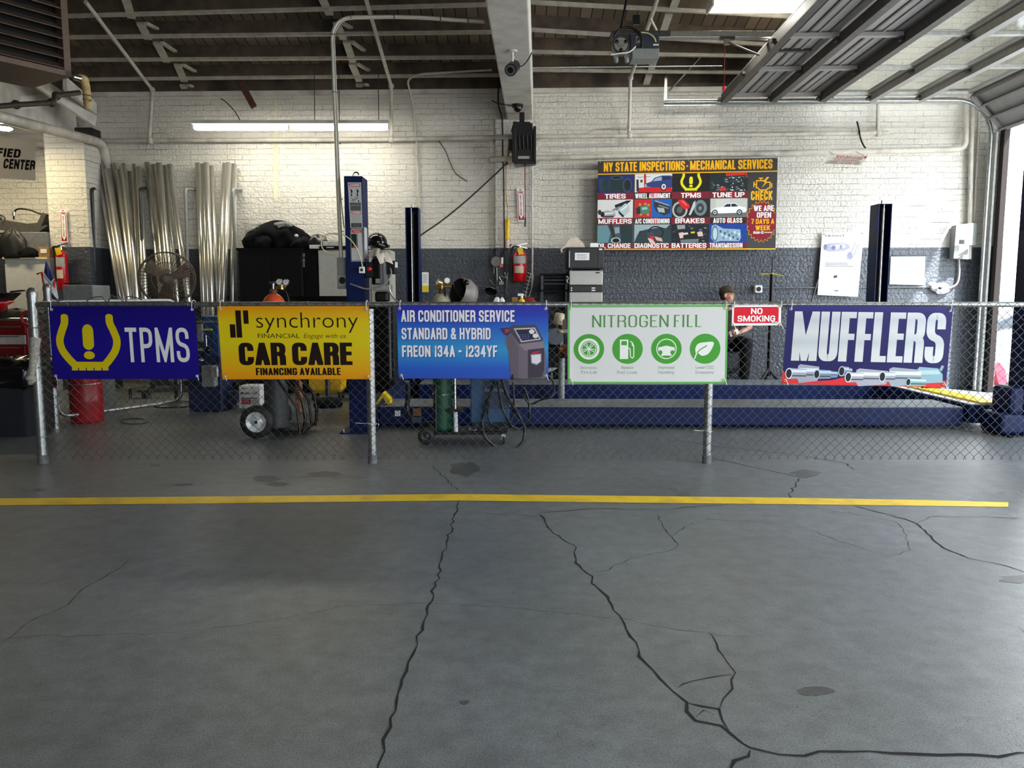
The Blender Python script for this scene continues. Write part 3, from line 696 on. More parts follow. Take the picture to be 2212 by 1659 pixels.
# ------------------------------------------------------------------ chain-link fence
FY = 6.30; RAILZ = 1.285
F = thing('chain_link_fence', 'long galvanised chain-link fence with round posts and top rail carrying the five banners', 'fence', (0, FY, 0))
PX = [(68, 98, .039), (802, 802, .03), (1534, 1528, .03)]
xs = [P(88, 900, FY).x - .0, P(803, 900, FY).x, P(1529, 900, FY).x, 4.27]
xs[0] = (P(69, 700, FY).x + P(94, 950, FY).x) / 2
for i, x in enumerate(xs):
    m = MB(); r = .036 if i == 0 else .033
    m.cyl((x, FY, 0), (x, FY, 1.25 if i else 1.36), r, GALV, n=20)
    if i == 0: m.lathe([(.041, 1.34), (.041, 1.38), (.036, 1.395), (.02, 1.415), (.0, 1.42)], (x, FY, 0), GALV, n=18)
    o = m.build('post', F); m = MB()
    m.cyl((x, FY, 0), (x, FY, .07), r + .004, mat('grey_post_footing', (92, 94, 94), .6), n=16); m.build('post_footing', o)
    if i == 0:
        for z in (.22, .78, 1.1):
            m = MB(); m.torus((x, FY, z), .038, .006, GALV, ax=(0, 0, 1), n=18, k=6); m.box((x + .055, FY, z), (.05, .006, .022), GALV); m.build('brace_band', o)
m = MB(); m.cyl((xs[0] + .03, FY, RAILZ), (5.2, FY, RAILZ), .021, GALV, n=14)
m.build('top_rail', F)
# woven mesh: mirrored zigzag wires interlocking
def weave(A, B, z0, z1, m, matl, nrm=V((0, -1, 0)), sp=.0375, r=.0025, seed=3):
    rr = random.Random(seed); A, B = V(A), V(B); d = B - A; L_ = d.length; d.normalize(); n = int(L_ / sp)
    for i in range(n + 1):
        c = A + d * (i * sp); k = int((z1 - z0) / sp); pts = []
        for j in range(k + 1):
            sgn = 1 if (i + j) % 2 == 0 else -1
            jit = 0 if j < 4 else 0
            pts.append(c + d * (sgn * (sp / 2 + .0006) + rr.uniform(-.001, .001)) + nrm * (.002 * sgn * (1 if j % 2 else -1)) + V((0, 0, z1 - j * sp)))
        pts.append(pts[-1] + d * (-.012 * sgn) + V((0, 0, -.022)))
        m.tube(pts, r, matl, n=4, caps=False, smooth=False)
m = MB(); weave((xs[0] + .07, FY - .045, 0), (5.15, FY - .045, 0), .045, RAILZ + .012, m, GALVD)
o = m.build('woven_mesh', F)
for i in range(9):
    x = xs[0] + .3 + i * .95; m = MB(); m.torus((x, FY - .012, RAILZ), .026, .0022, GALV, ax=(1, 0, .15), n=14, k=5); m.build('tie_wire', F)
for x, z in ((xs[2], .27), (xs[1], .33)):
    m = MB(); m.torus((x, FY - .01, z), .041, .0022, TIE, ax=(.12, 0, 1), n=18, k=5); m.tube([(x - .04, FY - .03, z), (x - .12, FY - .05, z + .008)], .002, TIE, n=5); m.build('post_tie', F)
# return panel and second (gate) post
P2 = P(121, 926, 7.97); P2.z = 0
m = MB(); m.cyl((P2.x, P2.y, 0), (P2.x, P2.y, 1.42), .036, GALV, n=18); m.lathe([(.04, 1.4), (.04, 1.44), (.034, 1.455), (.018, 1.472), (0, 1.476)], (P2.x, P2.y, 0), GALV, n=16); m.build('post', F)
m = MB(); m.cyl((xs[0], FY, RAILZ - .0), (P2.x, P2.y, RAILZ), .019, GALV, n=12); m.build('return_rail', F)
m = MB(); d = V((P2.x - xs[0], P2.y - FY, 0)); dn = d.normalized()
weave(V((xs[0], FY, 0)) + dn * .08, V((P2.x, P2.y, 0)) - dn * .05, .06, RAILZ, m, GALVD, nrm=V((dn.y, -dn.x, 0)), r=.0014); m.build('return_mesh', F)
# open gate leaf swung back behind the first banner
GA = G(126, 903, .09); GB = G(393, 868, .09); gd = (GB - GA).normalized(); GL_ = (GB - GA).length
gt = thing('fence_gate', 'chain-link gate leaf of bent steel tube swung open behind the blue banner', 'gate', (GA.x, GA.y, 0))
m = MB(); g0 = GA; z0, z1 = .1, 1.3
cor = [g0 + V((0, 0, z0 - .09)), g0 + gd * GL_ + V((0, 0, z0 - .09)), g0 + gd * GL_ + V((0, 0, z1 - .09)), g0 + V((0, 0, z1 - .09))]
m.tube(rounded(cor, .14, 6, closed=True), .021, GALV, n=10, closed=True); m.build('gate_frame', gt)
m = MB(); a = g0 + gd * .3 + V((0, 0, .9)); b = g0 + gd * GL_ + V((0, 0, .35)); m.cyl(a, b, .016, GALV, n=10); m.build('brace', gt)
m = MB(); weave(V((g0.x, g0.y, 0)) + gd * .05, V((g0.x, g0.y, 0)) + gd * (GL_ - .04), .16, 1.26, m, GALVD, nrm=V((gd.y, -gd.x, 0)), r=.0015); m.build('gate_mesh', gt)
for z in (.35, 1.05):
    m = MB(); m.cyl((P2.x, P2.y, z - .03), (P2.x, P2.y, z + .03), .043, GALV, n=14); m.tube([(P2.x, P2.y, z), g0 + V((0, 0, z - .09))], .012, GALV, n=8); m.build('hinge', gt)
m = MB(); m.tube(smooth_path([P(px, py, 7.4) for px, py in ((188, 651), (193, 645), (205, 642), (221, 641), (228, 650), (234, 651), (241, 638), (249, 643), (256, 637), (264, 649), (272, 652), (275, 641), (295, 643), (307, 648))], 3), .006, GALV, n=6)
m.build('twisted_top_wire', gt)
# plaid rag knotted to the first post
RAG = mat('plaid_rag', (150, 146, 136), .9, var=.3, scale=60)
m = MB(); x = xs[0]
m.tube(smooth_path([(x + .03, FY - .04, 1.02), (x + .025, FY - .05, .95), (x + .0, FY - .05, .8), (x - .02, FY - .048, .7), (x - .005, FY - .05, .66)], 4), .03, RAG, n=8, radii=[.045, .045, .042, .04, .038, .035, .032, .03, .028, .025, .022, .02, .022, .03, .035, .04, .03][:17])
m.ell((x - .02, FY - .055, .70), (.04, .03, .03), RAG); tag(m.build('rag'), 'grey plaid rag tied round the first fence post', 'rag')

# ------------------------------------------------------------------ the five fence banners and the no-smoking sign
BY = FY - .062
def fence_sheet(cor, base, box=None):
    cs = [P(x, y, BY) for x, y in cor]; return Sheet(cs, box or (cor[0][0], cor[0][1], cor[1][0], cor[3][1]), base)
GR = (248, 248, 246)
# 1 tyre pressure
sh = fence_sheet([(105, 661.5), (420, 661.5), (432, 819), (115.5, 819)], ramp_mat('print_royal_blue', [(0, (26, 14, 118)), (.5, (26, 14, 128)), (1, (22, 10, 108))]), (0, 0, 320, 158))
tpms(sh, 11, 21, 142, 118, (206, 186, 16))
sh.put(st('TPMS', 163, 121, 75, 139, .12, cw=.46, gap=.11, rad=.18), (214, 218, 214))
b1 = tag(sh.mb.build('banner'), 'dark blue banner with yellow tyre pressure symbol and TPMS lettering', 'banner', 'vinyl banners on the fence'); ties(b1, sh)
# 2 car care financing
sh = fence_sheet([(469.5, 661.5), (796, 661), (801, 819), (480.5, 819.5)], ramp_mat('print_orange_yellow', [(0, (216, 138, 12)), (.14, (216, 160, 16)), (.5, (208, 190, 16)), (.78, (214, 188, 16)), (1, (216, 140, 14))]), (0, 0, 328, 159))
K = (26, 14, 10)
for a, b, c, d in ((24, 39, 36, 68), (38, 9, 50, 68), (55, 9, 66, 38)): sh.put(rectp(a, b, c, d), K)
sh.put(bt('synchrony', 82, 47, 35, 222, off=-.012), K)
sh.put(bt('FINANCIAL', 84, 69, 10, 92, off=-.003), K); sh.put(bt('Engage with us.', 184, 69, 10, 95, off=-.008, shear=.25), (60, 40, 14))
sh.put(st('CAR', 40, 128, 49, 103, .27, cw=.64, gap=.05, thin=.17), K); sh.put(st('CARE', 157, 128, 49, 132, .27, cw=.64, gap=.05, thin=.17), K)
sh.put(st('FINANCING', 75, 150, 16, 91, .22, cw=.56, gap=.07, thin=.17), K); sh.put(st('AVAILABLE', 172, 150, 16, 90, .22, cw=.56, gap=.07, thin=.17), K)
b2 = tag(sh.mb.build('banner'), 'orange and yellow banner with black CAR CARE financing lettering', 'banner', 'vinyl banners on the fence'); ties(b2, sh)
# 3 air conditioner service
sh = fence_sheet([(857, 659), (1184.5, 659), (1184.5, 818), (861, 817.5)], ramp_mat('print_sky_blue', [(0, (40, 74, 170)), (.14, (34, 84, 180)), (.4, (44, 138, 190)), (.62, (36, 102, 184)), (.86, (30, 52, 168)), (1, (34, 36, 148))]), (0, 0, 327, 159))
for s, yb, w in (('AIR CONDITIONER SERVICE', 36, 245), ('STANDARD & HYBRID', 74, 193), ('FREON 134A - 1234YF', 112, 207)):
    sh.put([[(a + 1.2, b + 1.2) for a, b in q] for q in st(s, 9, yb, 25, w, .19, cw=.5, gap=.075)], (30, 30, 84), 1)
    sh.put(st(s, 9, yb, 25, w, .17, cw=.5, gap=.085), (222, 222, 232), 2)
# service machine drawing
sh.put([(238, 70), (260, 46), (300, 44), (316, 82), (322, 110), (322, 159), (246, 159), (246, 150), (240, 100), (232, 78)], (104, 94, 104), 1)
sh.put([(222, 50), (245, 48), (247, 58), (238, 66), (230, 62)], (58, 40, 54), 1); sh.put([(232, 52), (244, 50), (244, 56), (234, 62)], (150, 50, 80), 2)
sh.put([(240, 50), (250, 43), (300, 42), (316, 74), (312, 78), (264, 84), (246, 60)], (66, 62, 74), 2)
sh.put([(252, 50), (298, 48), (311, 74), (268, 80)], (180, 176, 186), 3); sh.put([(256, 53), (296, 51), (307, 72), (270, 77)], (34, 30, 46), 4)
for cx, cy in ((291, 57), (299, 66)): sh.put(ellp(cx, cy, 6, 5, 16), (214, 214, 218), 5)
for q in range(4):
    for j in range(3): sh.put(rectp(264 + q * 6, 63 + j * 4, 267 + q * 6, 65 + j * 4), (90, 90, 170), 5)
sh.put([(236, 66), (246, 62), (262, 92), (262, 159), (246, 159), (240, 100)], (92, 82, 92), 2); sh.put([(262, 84), (316, 78), (320, 96), (300, 100), (276, 98)], (128, 116, 128), 3)
sh.put([(283, 96), (318, 92), (318, 140), (312, 156), (283, 158)], (58, 50, 62), 4); sh.put([(288, 106), (312, 104), (312, 122), (302, 130), (290, 126)], (128, 126, 136), 5); sh.put([(290, 108), (310, 106), (310, 121), (302, 127), (291, 124)], (214, 212, 216), 6)
sh.put([(292, 101), (309, 98), (308, 102), (292, 105)], (176, 26, 52), 6); sh.put([(246, 152), (250, 148), (252, 159), (244, 159)], (20, 20, 26), 3)
b3 = tag(sh.mb.build('banner'), 'blue gradient banner advertising air conditioner service with a grey machine', 'banner', 'vinyl banners on the fence'); ties(b3, sh)
# 4 nitrogen fill
GN = (62, 150, 42)
sh = fence_sheet([(1226, 659), (1573, 657.5), (1569.6, 829), (1226, 829)], mat('print_leaf_green', GN, .35, var=0), (0, 0, 345, 171))
sh.put(rectp(4.5, 5.5, 340.5, 166.5), (208, 208, 205))
sh.put(st('NITROGEN', 53, 48, 26, 166, .15, cw=.76, gap=.13, thin=.065, serif=.07), (70, 130, 60), 2); sh.put(st('FILL', 229, 48, 26, 60, .15, cw=.64, gap=.16, thin=.065, serif=.07), (70, 130, 60), 2)
for cx in (46, 129.5, 213.5, 297): sh.put(ellp(cx, 95, 33, 32.5, 40), GN, 2)
Wc = (226, 228, 222)
sh.put(ringp(46, 95, 17.5, 23, 30), Wc, 3); sh.put(ringp(46, 95, 14.5, 16, 30), Wc, 3); sh.put(ellp(46, 95, 3.6, 3.6, 14), Wc, 3)
for q in range(5):
    a = R(90 + 72 * q)
    for da in (-.16, .16): sh.put(strokep([(46 + 4 * math.cos(a + da * 2), 95 + 4 * math.sin(a + da * 2)), (46 + 16 * math.cos(a + da), 95 + 16 * math.sin(a + da))], 1.6), Wc, 3)
sh.put(rectp(113, 75, 131, 117), Wc, 3); sh.put(rectp(116, 78, 128, 87), GN, 4)
sh.put(strokep([(131, 93), (135, 95), (136, 112), (140, 115), (143, 112), (143, 90), (140, 82), (135, 78)], 2), Wc, 3); sh.put([(138, 80), (143, 86), (143, 92), (139, 88)], Wc, 3)
sh.put(ellp(213.5, 95, 22, 22, 36), Wc, 3); sh.put(ringp(213.5, 95, 18, 20, 30), GN, 4)
sh.put([(196, 92)] + [(213.5 + 18 * math.cos(R(a)), 95 + 18 * math.sin(R(a))) for a in range(190, 351, 16)] + [(231, 92), (213.5, 88)], GN, 4)
for k in (-1, 1): sh.put(ellp(213.5 + k * 13, 103, 4.5, 5, 14), GN, 4)
sh.put(rectp(206, 109.5, 221, 113.5), GN, 4)
lf = smooth_path([(277, 106, 0), (276, 94, 0), (282, 84, 0), (296, 81, 0), (315, 81, 0), (311, 96, 0), (302, 107, 0), (290, 110, 0), (281, 103, 0)], 4)
sh.put([(p.x, p.y) for p in lf], Wc, 3); sh.put(strokep([(274, 118), (278, 106), (286, 97), (301, 88)], 2.2), GN, 4); sh.put(strokep([(274, 117), (277, 109), (280, 104)], 2.6), Wc, 5)
for cx, a, b in ((46, 'Increase', 'Tire Life'), (129.5, 'Reduce', 'Fuel Costs'), (213.5, 'Improved', 'Handling'), (297, 'Lower CO2', 'Emissions')):
    for s, yb in ((a, 138.5), (b, 149)): w = 4.3 * len(s) * (.93 if s == 'Tire Life' else 1); sh.put(bt(s, cx - w / 2, yb, 7, w, off=-.004), (132, 158, 130), 3)
b4 = tag(sh.mb.build('banner'), 'white banner with green border and four green round icons', 'banner', 'vinyl banners on the fence'); ties(b4, sh)
# 5 mufflers
sh = fence_sheet([(1702, 659.5), (2059, 663), (2043, 836.6), (1688.6, 829)], ramp_mat('print_navy', [(0, (15, 8, 74)), (.5, (16, 9, 76)), (.9, (20, 13, 84)), (1, (38, 34, 104))]), (0, 0, 1400, 680))
lett = ramp_mat('print_letter_white', [(0, (204, 205, 203)), (.45, (194, 197, 196)), (.55, (178, 182, 184)), (.68, (196, 198, 198)), (.82, (178, 182, 186)), (.95, (206, 206, 206))])
sh.put(st('MUFFLERS', 62, 476, 425, 1290, .19, cw=.43, gap=.03, rad=.13, thin=.125), lett, 2)
redp = [(0, 560), (40, 600), (120, 620), (170, 655), (290, 650), (420, 640), (540, 610), (640, 650), (760, 655), (870, 625), (960, 660), (1100, 640), (1360, 625), (1395, 625), (1395, 680), (0, 680)]
sh.put(redp, (206, 40, 44), 1)
def muff(x, y, bw, bh, tw, th, tint=(150, 156, 166)):
    lt = tuple(min(255, v + 60) for v in tint); dk = tuple(int(v * .45) for v in tint)
    sh.put([(x + tw * .5, y - bh * .45), (x + tw * .5 + bw * .1, y - bh * .55), (x + tw * .5 + bw, y - bh * .42), (x + tw * .5 + bw * 1.04, y), (x + tw * .5 + bw * .97, y + bh * .4), (x + tw * .5 + bw * .1, y + bh * .55), (x + tw * .5 - 5, y + bh * .2)], tint, 3)
    sh.put(rectp(x + tw * .55, y - bh * .32, x + tw * .5 + bw * .98, y - bh * .12), lt, 4); sh.put(rectp(x + tw * .55, y + bh * .02, x + tw * .5 + bw * .98, y + bh * .1), dk, 4)
    sh.put([(x, y - th * .5), (x + tw, y - th * .42), (x + tw, y + th * .42), (x, y + th * .5)], tint, 5); sh.put(rectp(x, y - th * .36, x + tw, y - th * .1), lt, 6); sh.put(rectp(x, y + th * .14, x + tw, y + th * .26), dk, 6)
    sh.put(ellp(x, y, th * .32, th * .5, 20), lt, 6); sh.put(ellp(x, y, th * .25, th * .41, 20), (22, 22, 26), 7)
muff(52, 588, 180, 150, 150, 96); muff(290, 590, 120, 60, 120, 84, (120, 138, 156)); muff(500, 560, 60, 60, 60, 88, (120, 132, 146)); muff(560, 610, 270, 140, 130, 92, (160, 162, 170)); muff(850, 600, 280, 150, 110, 92, (150, 158, 166))
sh.put([(1140, 535), (1160, 510), (1320, 520), (1362, 570), (1368, 640), (1200, 650), (1150, 610)], (132, 164, 172), 3); sh.put([(1150, 540), (1320, 535), (1340, 570), (1160, 575)], (168, 194, 200), 4); sh.put([(1330, 530), (1346, 492), (1368, 500), (1352, 545)], (128, 156, 166), 4)
muff(1075, 642, 10, 20, 150, 70, (126, 160, 164))
b5 = tag(sh.mb.build('banner'), 'worn navy banner with tall white MUFFLERS letters over a row of exhausts', 'banner', 'vinyl banners on the fence'); ties(b5, sh)
# no smoking
sh = fence_sheet([(1582, 659.5), (1687.6, 659), (1686.5, 702.7), (1580.7, 703.5)], mat('print_sign_white', (236, 230, 228), .35, var=.01), (0, 0, 672, 280))
rr = rounded([(24, 24, 0), (640, 24, 0), (640, 248, 0), (24, 248, 0)], 30, 5, True); sh.put([(p.x, p.y) for p in rr], (206, 10, 34), 1)
sh.put(st('NO', 258, 122, 82, 158, .21, cw=.82, gap=.13, rad=.28, thin=.17), GR, 2); sh.put(st('SMOKING', 76, 226, 84, 516, .21, cw=.82, gap=.13, rad=.28, thin=.17), GR, 2)
sh.put(rectp(545, 226, 625, 262), (214, 206, 206), 3); 
for q in range(9): sh.put(rectp(552 + q * 7, 230, 555 + q * 7, 256), (120, 116, 116), 4)
ns = tag(sh.mb.build('sign'), 'small red and white NO SMOKING sign on the fence rail', 'sign'); ties(ns, sh)
def bx(m, x0, y0, x1, y1, Y, dep, mt, bev=0.0):     # box whose front face fills a pixel rectangle at depth Y
    a = P(x0, y0, Y); b = P(x1, y1, Y)
    return m.box(((a.x + b.x) / 2, Y + dep / 2, (a.z + b.z) / 2), (abs(b.x - a.x), dep, abs(a.z - b.z)), mt, bev=bev)
def flat(x0, y0, x1, y1, Y): return [P(x0, y0, Y), P(x1, y0, Y), P(x1, y1, Y), P(x0, y1, Y)]

# ------------------------------------------------------------------ fluorescent lamps
TUBE = emit('lamp_tube', (1.0, 0.97, 0.86, 1), 15)
LENS = emit('lamp_lens', (1.0, 0.98, 0.86, 1), 9)
def area(loc, sx, sy, power, col, par, rot=(0, 0, 0)):
    l = bpy.data.lights.new('lamp_glow', 'AREA'); l.shape = 'RECTANGLE'; l.size = sx; l.size_y = sy; l.energy = power; l.color = col
    o = bpy.data.objects.new('lamp_glow', l); COL.objects.link(o); o.parent = par; o.location = V(loc) - ORG[par.name]; o.rotation_euler = rot
LY = 11.1; a = P(418, 277, LY); b = P(840, 279, LY); LZ = a.z
t = thing('strip_light', 'long lit fluorescent strip lamp hanging before the white brick wall', 'lamp', ((a.x + b.x) / 2, LY, LZ))
m = MB(); m.box(((a.x + b.x) / 2, LY, LZ + .075), (b.x - a.x + .02, .1, .05), WHITE, bev=.006); m.box(((a.x + b.x) / 2, LY, LZ + .048), (b.x - a.x, .2, .008), WHITE); m.build('lamp_housing', t)
mid = P(625, 277, LY).x
for x0, x1 in ((a.x, mid - .02), (mid + .02, b.x)):
    m = MB(); m.tube([(x0, LY, LZ), (x0 + .05, LY, LZ), (x1 - .05, LY, LZ), (x1, LY, LZ)], .03, TUBE, n=14, radii=[.012, .03, .03, .012]); m.build('lamp_tube', t)
for x in (a.x, mid, b.x):
    m = MB(); m.box((x, LY, LZ + .02), (.025, .06, .07), WHITE); m.build('lamp_holder', t)
area(((a.x + b.x) / 2, LY, LZ - .05), 2.6, .12, 19, (1, .96, .8), t)
area(((a.x + b.x) / 2, LY + .12, LZ), 2.6, .12, 4, (1, .97, .84), t, (R(-90), 0, 0))
for px in (680, 733, 818):
    x = P(px, 262, LY).x; m = MB(); m.cyl((x, LY, LZ + .09), (x, LY + .05, roof_z(x, LY)), .006, DSTEEL, n=6); m.build('hanger_rod', t)
LY2 = 9.3; a = P(1532, 12, LY2); b = P(1745, 8, LY2)
t = thing('ceiling_lamp', 'lit wraparound fluorescent lamp under the roof beside the raised door', 'lamp', ((a.x + b.x) / 2, LY2, a.z))
m = MB(); c = V(((a.x + b.x) / 2, LY2, a.z)); w = b.x - a.x
m.prism([(-.15, .05), (-.12, 0), (.12, 0), (.15, .05)], c + V((-w / 2 + .02, 0, -.04)), V((0, 1, 0)), V((0, 0, 1)), V((w - .04, 0, 0)), LENS); m.build('lamp_diffuser', t)
m = MB(); m.box(c + V((0, 0, .045)), (w, .3, .06), WHITE, bev=.008); m.build('lamp_housing', t)
for s in (-1, 1): m = MB(); m.box(c + V((s * (w / 2 - .01), 0, .0)), (.022, .3, .1), WHITE); m.build('end_cap', t)
area(c + V((0, 0, -.06)), 1.1, .25, 40, (1, .97, .86), t)
for dx in (-.5, .5): m = MB(); m.cyl(c + V((dx, 0, .07)), V((c.x + dx, c.y, roof_z(c.x + dx, c.y) + .1)), .006, DSTEEL, n=6); m.build('hanger_rod', t)
LY3 = 10.5; a = P(-40, 273, LY3); b = P(27, 279, LY3)
t = thing('side_bay_lamp', 'end of a lit fluorescent lamp in the left bay above the cloth banner', 'lamp', a)
m = MB(); m.tube([a - V((.6, 0, 0)), a, b - V((.05, 0, 0)), b], .03, TUBE, n=10, radii=[.03, .03, .03, .01]); m.build('lamp_tube', t)
m = MB(); m.box((a.x - .1, LY3, a.z + .07), (1.1, .12, .05), WHITE); m.build('lamp_housing', t); area((a.x - .1, LY3, a.z - .06), 1.1, .2, 30, (1, .84, .5), t)
m = MB(); m.cyl((a.x - .3, LY3, a.z + .09), (a.x - .3, LY3, roof_z(a.x, LY3)), .006, DSTEEL, n=6); m.build('hanger_rod', t)

# ------------------------------------------------------------------ four-post lift
RUN = mat('runway_grey', (108, 112, 116), .45, var=.15, scale=6, dirt=(70, 64, 56), dirt_amt=.5)
LF = thing('four_post_lift', 'large blue four-post car lift with low runways behind the fence', 'car lift', (1.7, 8.9, 0))
def rot_box(m, x0, x1, y0, y1, z0, z1, mt, bev=.006):
    m.box(((x0 + x1) / 2, (y0 + y1) / 2, (z0 + z1) / 2), (x1 - x0, y1 - y0, z1 - z0), mt, bev=bev)
def channel(m, cx, cy, w, d, z0, z1, th, open_y, mt):   # U section post, open towards +y or -y side or x
    rot_box(m, cx - w / 2, cx - w / 2 + th, cy - d / 2, cy + d / 2, z0, z1, mt, .003); rot_box(m, cx + w / 2 - th, cx + w / 2, cy - d / 2, cy + d / 2, z0, z1, mt, .003)
    yb = cy + d / 2 if open_y < 0 else cy - d / 2
    rot_box(m, cx - w / 2, cx + w / 2, min(yb, yb - th * (1 if open_y < 0 else -1)), max(yb, yb - th * (1 if open_y < 0 else -1)), z0, z1, mt, .003)
    rot_box(m, cx - w / 2, cx + w / 2, cy - d / 2, cy + d / 2, z1, z1 + .006, mt, 0)
# post A: closed face to the camera
AX, AYf = P(768, 640, 7.73).x, 7.73
m = MB(); channel(m, AX, AYf + .14, .175, .28, .01, 2.49, .008, 1, BLUE); pA = m.build('post', LF)
m = MB(); m.box((AX, AYf + .15, .008), (.34, .46, .016), BLUE)
for sx in (-1, 1):
    for sy in (-1, 1): m.cyl((AX + sx * .14, AYf + .15 + sy * .19, .016), (AX + sx * .14, AYf + .15 + sy * .19, .045), .014, STEEL, n=6)
m.build('base_plate', LF)
# rear posts: slot to the camera
for px, Y, ty in ((892, 10.55, 449), (1903, 10.2, 441)):
    x = P(px, 640, Y).x; zt = P(px, ty, Y).z; m = MB(); channel(m, x, Y + .12, .175, .24, .01, zt, .012, -1, BLUE); o = m.build('post', LF)
    m = MB(); m.box((x, Y + .05, zt / 2), (.03, .02, zt - .1), DSTEEL); m.cyl((x - .01, Y + .02, .2), (x - .01, Y + .02, zt), .006, STEEL, n=6); m.build('latch_bar', o)
    m = MB(); m.box((x, Y + .16, zt / 2 - .03), (.14, .01, zt - .08), BLACKM); m.build('slot_back', o)
    m = MB(); m.cyl((x, Y + .1, zt), (x, Y + .1, zt + .06), .016, STEEL, n=10); m.build('top_eye', o)
    m = MB(); m.box((x, Y + .12, .008), (.34, .4, .016), BLUE); m.build('base_plate', LF)
m = MB(); m.torus((AX + .01, AYf + .1, 2.52), .028, .008, STEEL, ax=(0, 1, 0), n=14, k=6); m.build('top_eye', pA)
DX = P(2190, 655, 7.78).x + .1
m = MB(); channel(m, DX, 7.64, .2, .28, .01, 2.55, .008, 1, BLUE); pD = m.build('post', LF)
m = MB(); rot_box(m, 4.72, 5.4, 7.5, 7.86, .02, .22, BLUE, .03); rot_box(m, 4.8, 5.3, 7.52, 7.84, .2, .48, BLUE, .05); m.build('lifting_carriage', LF)
m = MB(); m.box((DX, 7.66, .008), (.5, .5, .016), DSTEEL); m.build('base_plate', LF)
# runways
def runway(name_x0, x1, y0, y1, z0, z1, yaw):
    m = MB(); cx, cy = (name_x0 + x1) / 2, (y0 + y1) / 2; M = Matrix.Rotation(yaw, 3, 'Z')
    L_ = x1 - name_x0; d = y1 - y0
    m.box((cx, cy, (z0 + z1) / 2 - .004), (L_, d, z1 - z0 - .008), BLUE, rot=M, bev=.008)
    o = m.build('runway', LF)
    m = MB(); m.box((cx, cy, z1 - .001), (L_ - .01, d - .03, .008), RUN, rot=M); m.build('runway_deck', o)
    m = MB(); m.box(V((cx, cy, z0 + .02)) + M @ V((0, -d / 2 - .004, 0)), (L_, .012, .02), BLUE, rot=M); m.build('runway_flange', o)
    return o
rw = runway(-1.36, 4.6, 7.97, 8.6, .035, .224, -.012)
runway(-1.2, 4.82, 10.02, 10.64, .03, .226, -.012)
# cross beams
m = MB(); rot_box(m, -1.55, -1.32, 8.05, 10.6, .06, .2, BLUE, .01); m.build('cross_beam', LF)
m = MB(); rot_box(m, 4.66, 5.02, 7.95, 10.3, .06, .25, BLUE, .01); cb = m.build('cross_beam', LF)
m = MB(); rot_box(m, 4.68, 4.79, 7.97, 10.28, .25, .256, mat('lit_deck_tone', (206, 204, 198), .4), 0); m.build('lit_beam_top', cb)  # brightly lit beam top painted in as a pale strip
m = MB(); rot_box(m, 4.79, 5.01, 7.97, 10.28, .25, .275, mat('hazard_yellow', (240, 200, 10), .4, var=.06), .004); s_ = m.build('yellow_edge', cb)
m = MB(); rot_box(m, 4.84, 5.05, 9.2, 9.26, .256, .33, mat('rust', (96, 58, 34), .8, var=.3), .004); m.build('stop_bar', cb)
# parts on the runway side
sh = Sheet(flat(853, 887, 865, 899, 7.955), (0, 0, 10, 10), WHT); sh.put(st('S', 2, 8, 2, 6, .2), (150, 150, 160)); sh.mb.build('white_sticker', LF)
sh = Sheet(flat(892, 882, 910, 899, 7.955), (0, 0, 10, 10), mat('brown_sticker', (140, 92, 48), .5)); sh.mb.build('brown_sticker', LF)
for q in range(4):
    m = MB(); bx(m, 889, 902 + q * 3, 911, 903.4 + q * 3, 7.95, .003, GREYP); m.build('sticker_line', LF)
# warning stickers of post A
def pa_sheet(c, w, h, base): return Sheet([P(x, y, AYf - .004) for x, y in c], (0, 0, w, h), base)
SIL = mat('sticker_silver', (186, 188, 186), .4, var=.03)
sh = pa_sheet([(751, 394), (780, 394), (783.5, 493), (757, 493)], 160, 560, SIL)
RD = (188, 34, 40)
sh.put(rectp(14, 16, 146, 50), RD); sh.put(st('DANGER', 40, 44, 22, 98, .2, cw=.7), GR, 2); sh.put([(20, 44), (28, 22), (36, 44)], GR, 2)
sh.put([(30, 80), (46, 90), (54, 120), (40, 128), (44, 160), (56, 168), (28, 168), (34, 130)], (20, 20, 20)); sh.put([(104, 80), (122, 90), (128, 112), (116, 126), (118, 160), (128, 166), (100, 166), (106, 130)], (20, 20, 20))
sh.put(strokep([(30, 230), (110, 170)], 6) + strokep([(50, 236), (124, 184)], 6) + strokep([(30, 186), (60, 214)], 5), (30, 30, 30)); sh.put(ellp(122, 228, 9, 12, 14), (20, 20, 20))
sh.put(rectp(14, 246, 146, 278), (20, 20, 20)); sh.put(rectp(14, 282, 146, 344), (70, 70, 70))
for q in range(4): sh.put(rectp(22, 251 + q * 7, 138, 253.5 + q * 7), (150, 150, 150), 2)
for q in range(7): sh.put(rectp(20, 290 + q * 7, 140, 292 + q * 7), (120, 120, 120), 2)
sh.put(rectp(14, 356, 146, 388), RD); sh.put(st('WARNING', 40, 382, 22, 100, .2, cw=.66), GR, 2); sh.put([(18, 382), (26, 360), (34, 382)], GR, 2)
for q in range(10): sh.put(rectp(18, 400 + q * 9, 142, 402 + q * 9), (120, 122, 122))
sh.put(rectp(14, 496, 146, 552), (18, 18, 18))
for q in range(6): sh.put(rectp(24, 503 + q * 8, 136, 506 + q * 8), (140, 140, 140), 2)
sh.mb.build('danger_sticker', pA)
sh = pa_sheet([(756, 494), (783.5, 494), (787, 565), (757.5, 565)], 180, 410, SIL)
for q in range(22):
    y = q * 18.6; sh.put([(0, y), (16, y - 12), (16, y), (0, y + 12)], (20, 20, 20)); sh.put([(164, y), (180, y - 12), (180, y), (164, y + 12)], (20, 20, 20))
for q in range(9): sh.put([(q * 20, 12), (q * 20 + 12, 0), (q * 20 + 20, 0), (q * 20 + 8, 12)], (20, 20, 20), 2); sh.put([(q * 20, 408), (q * 20 + 12, 394), (q * 20 + 20, 394), (q * 20 + 8, 408)], (20, 20, 20), 2)
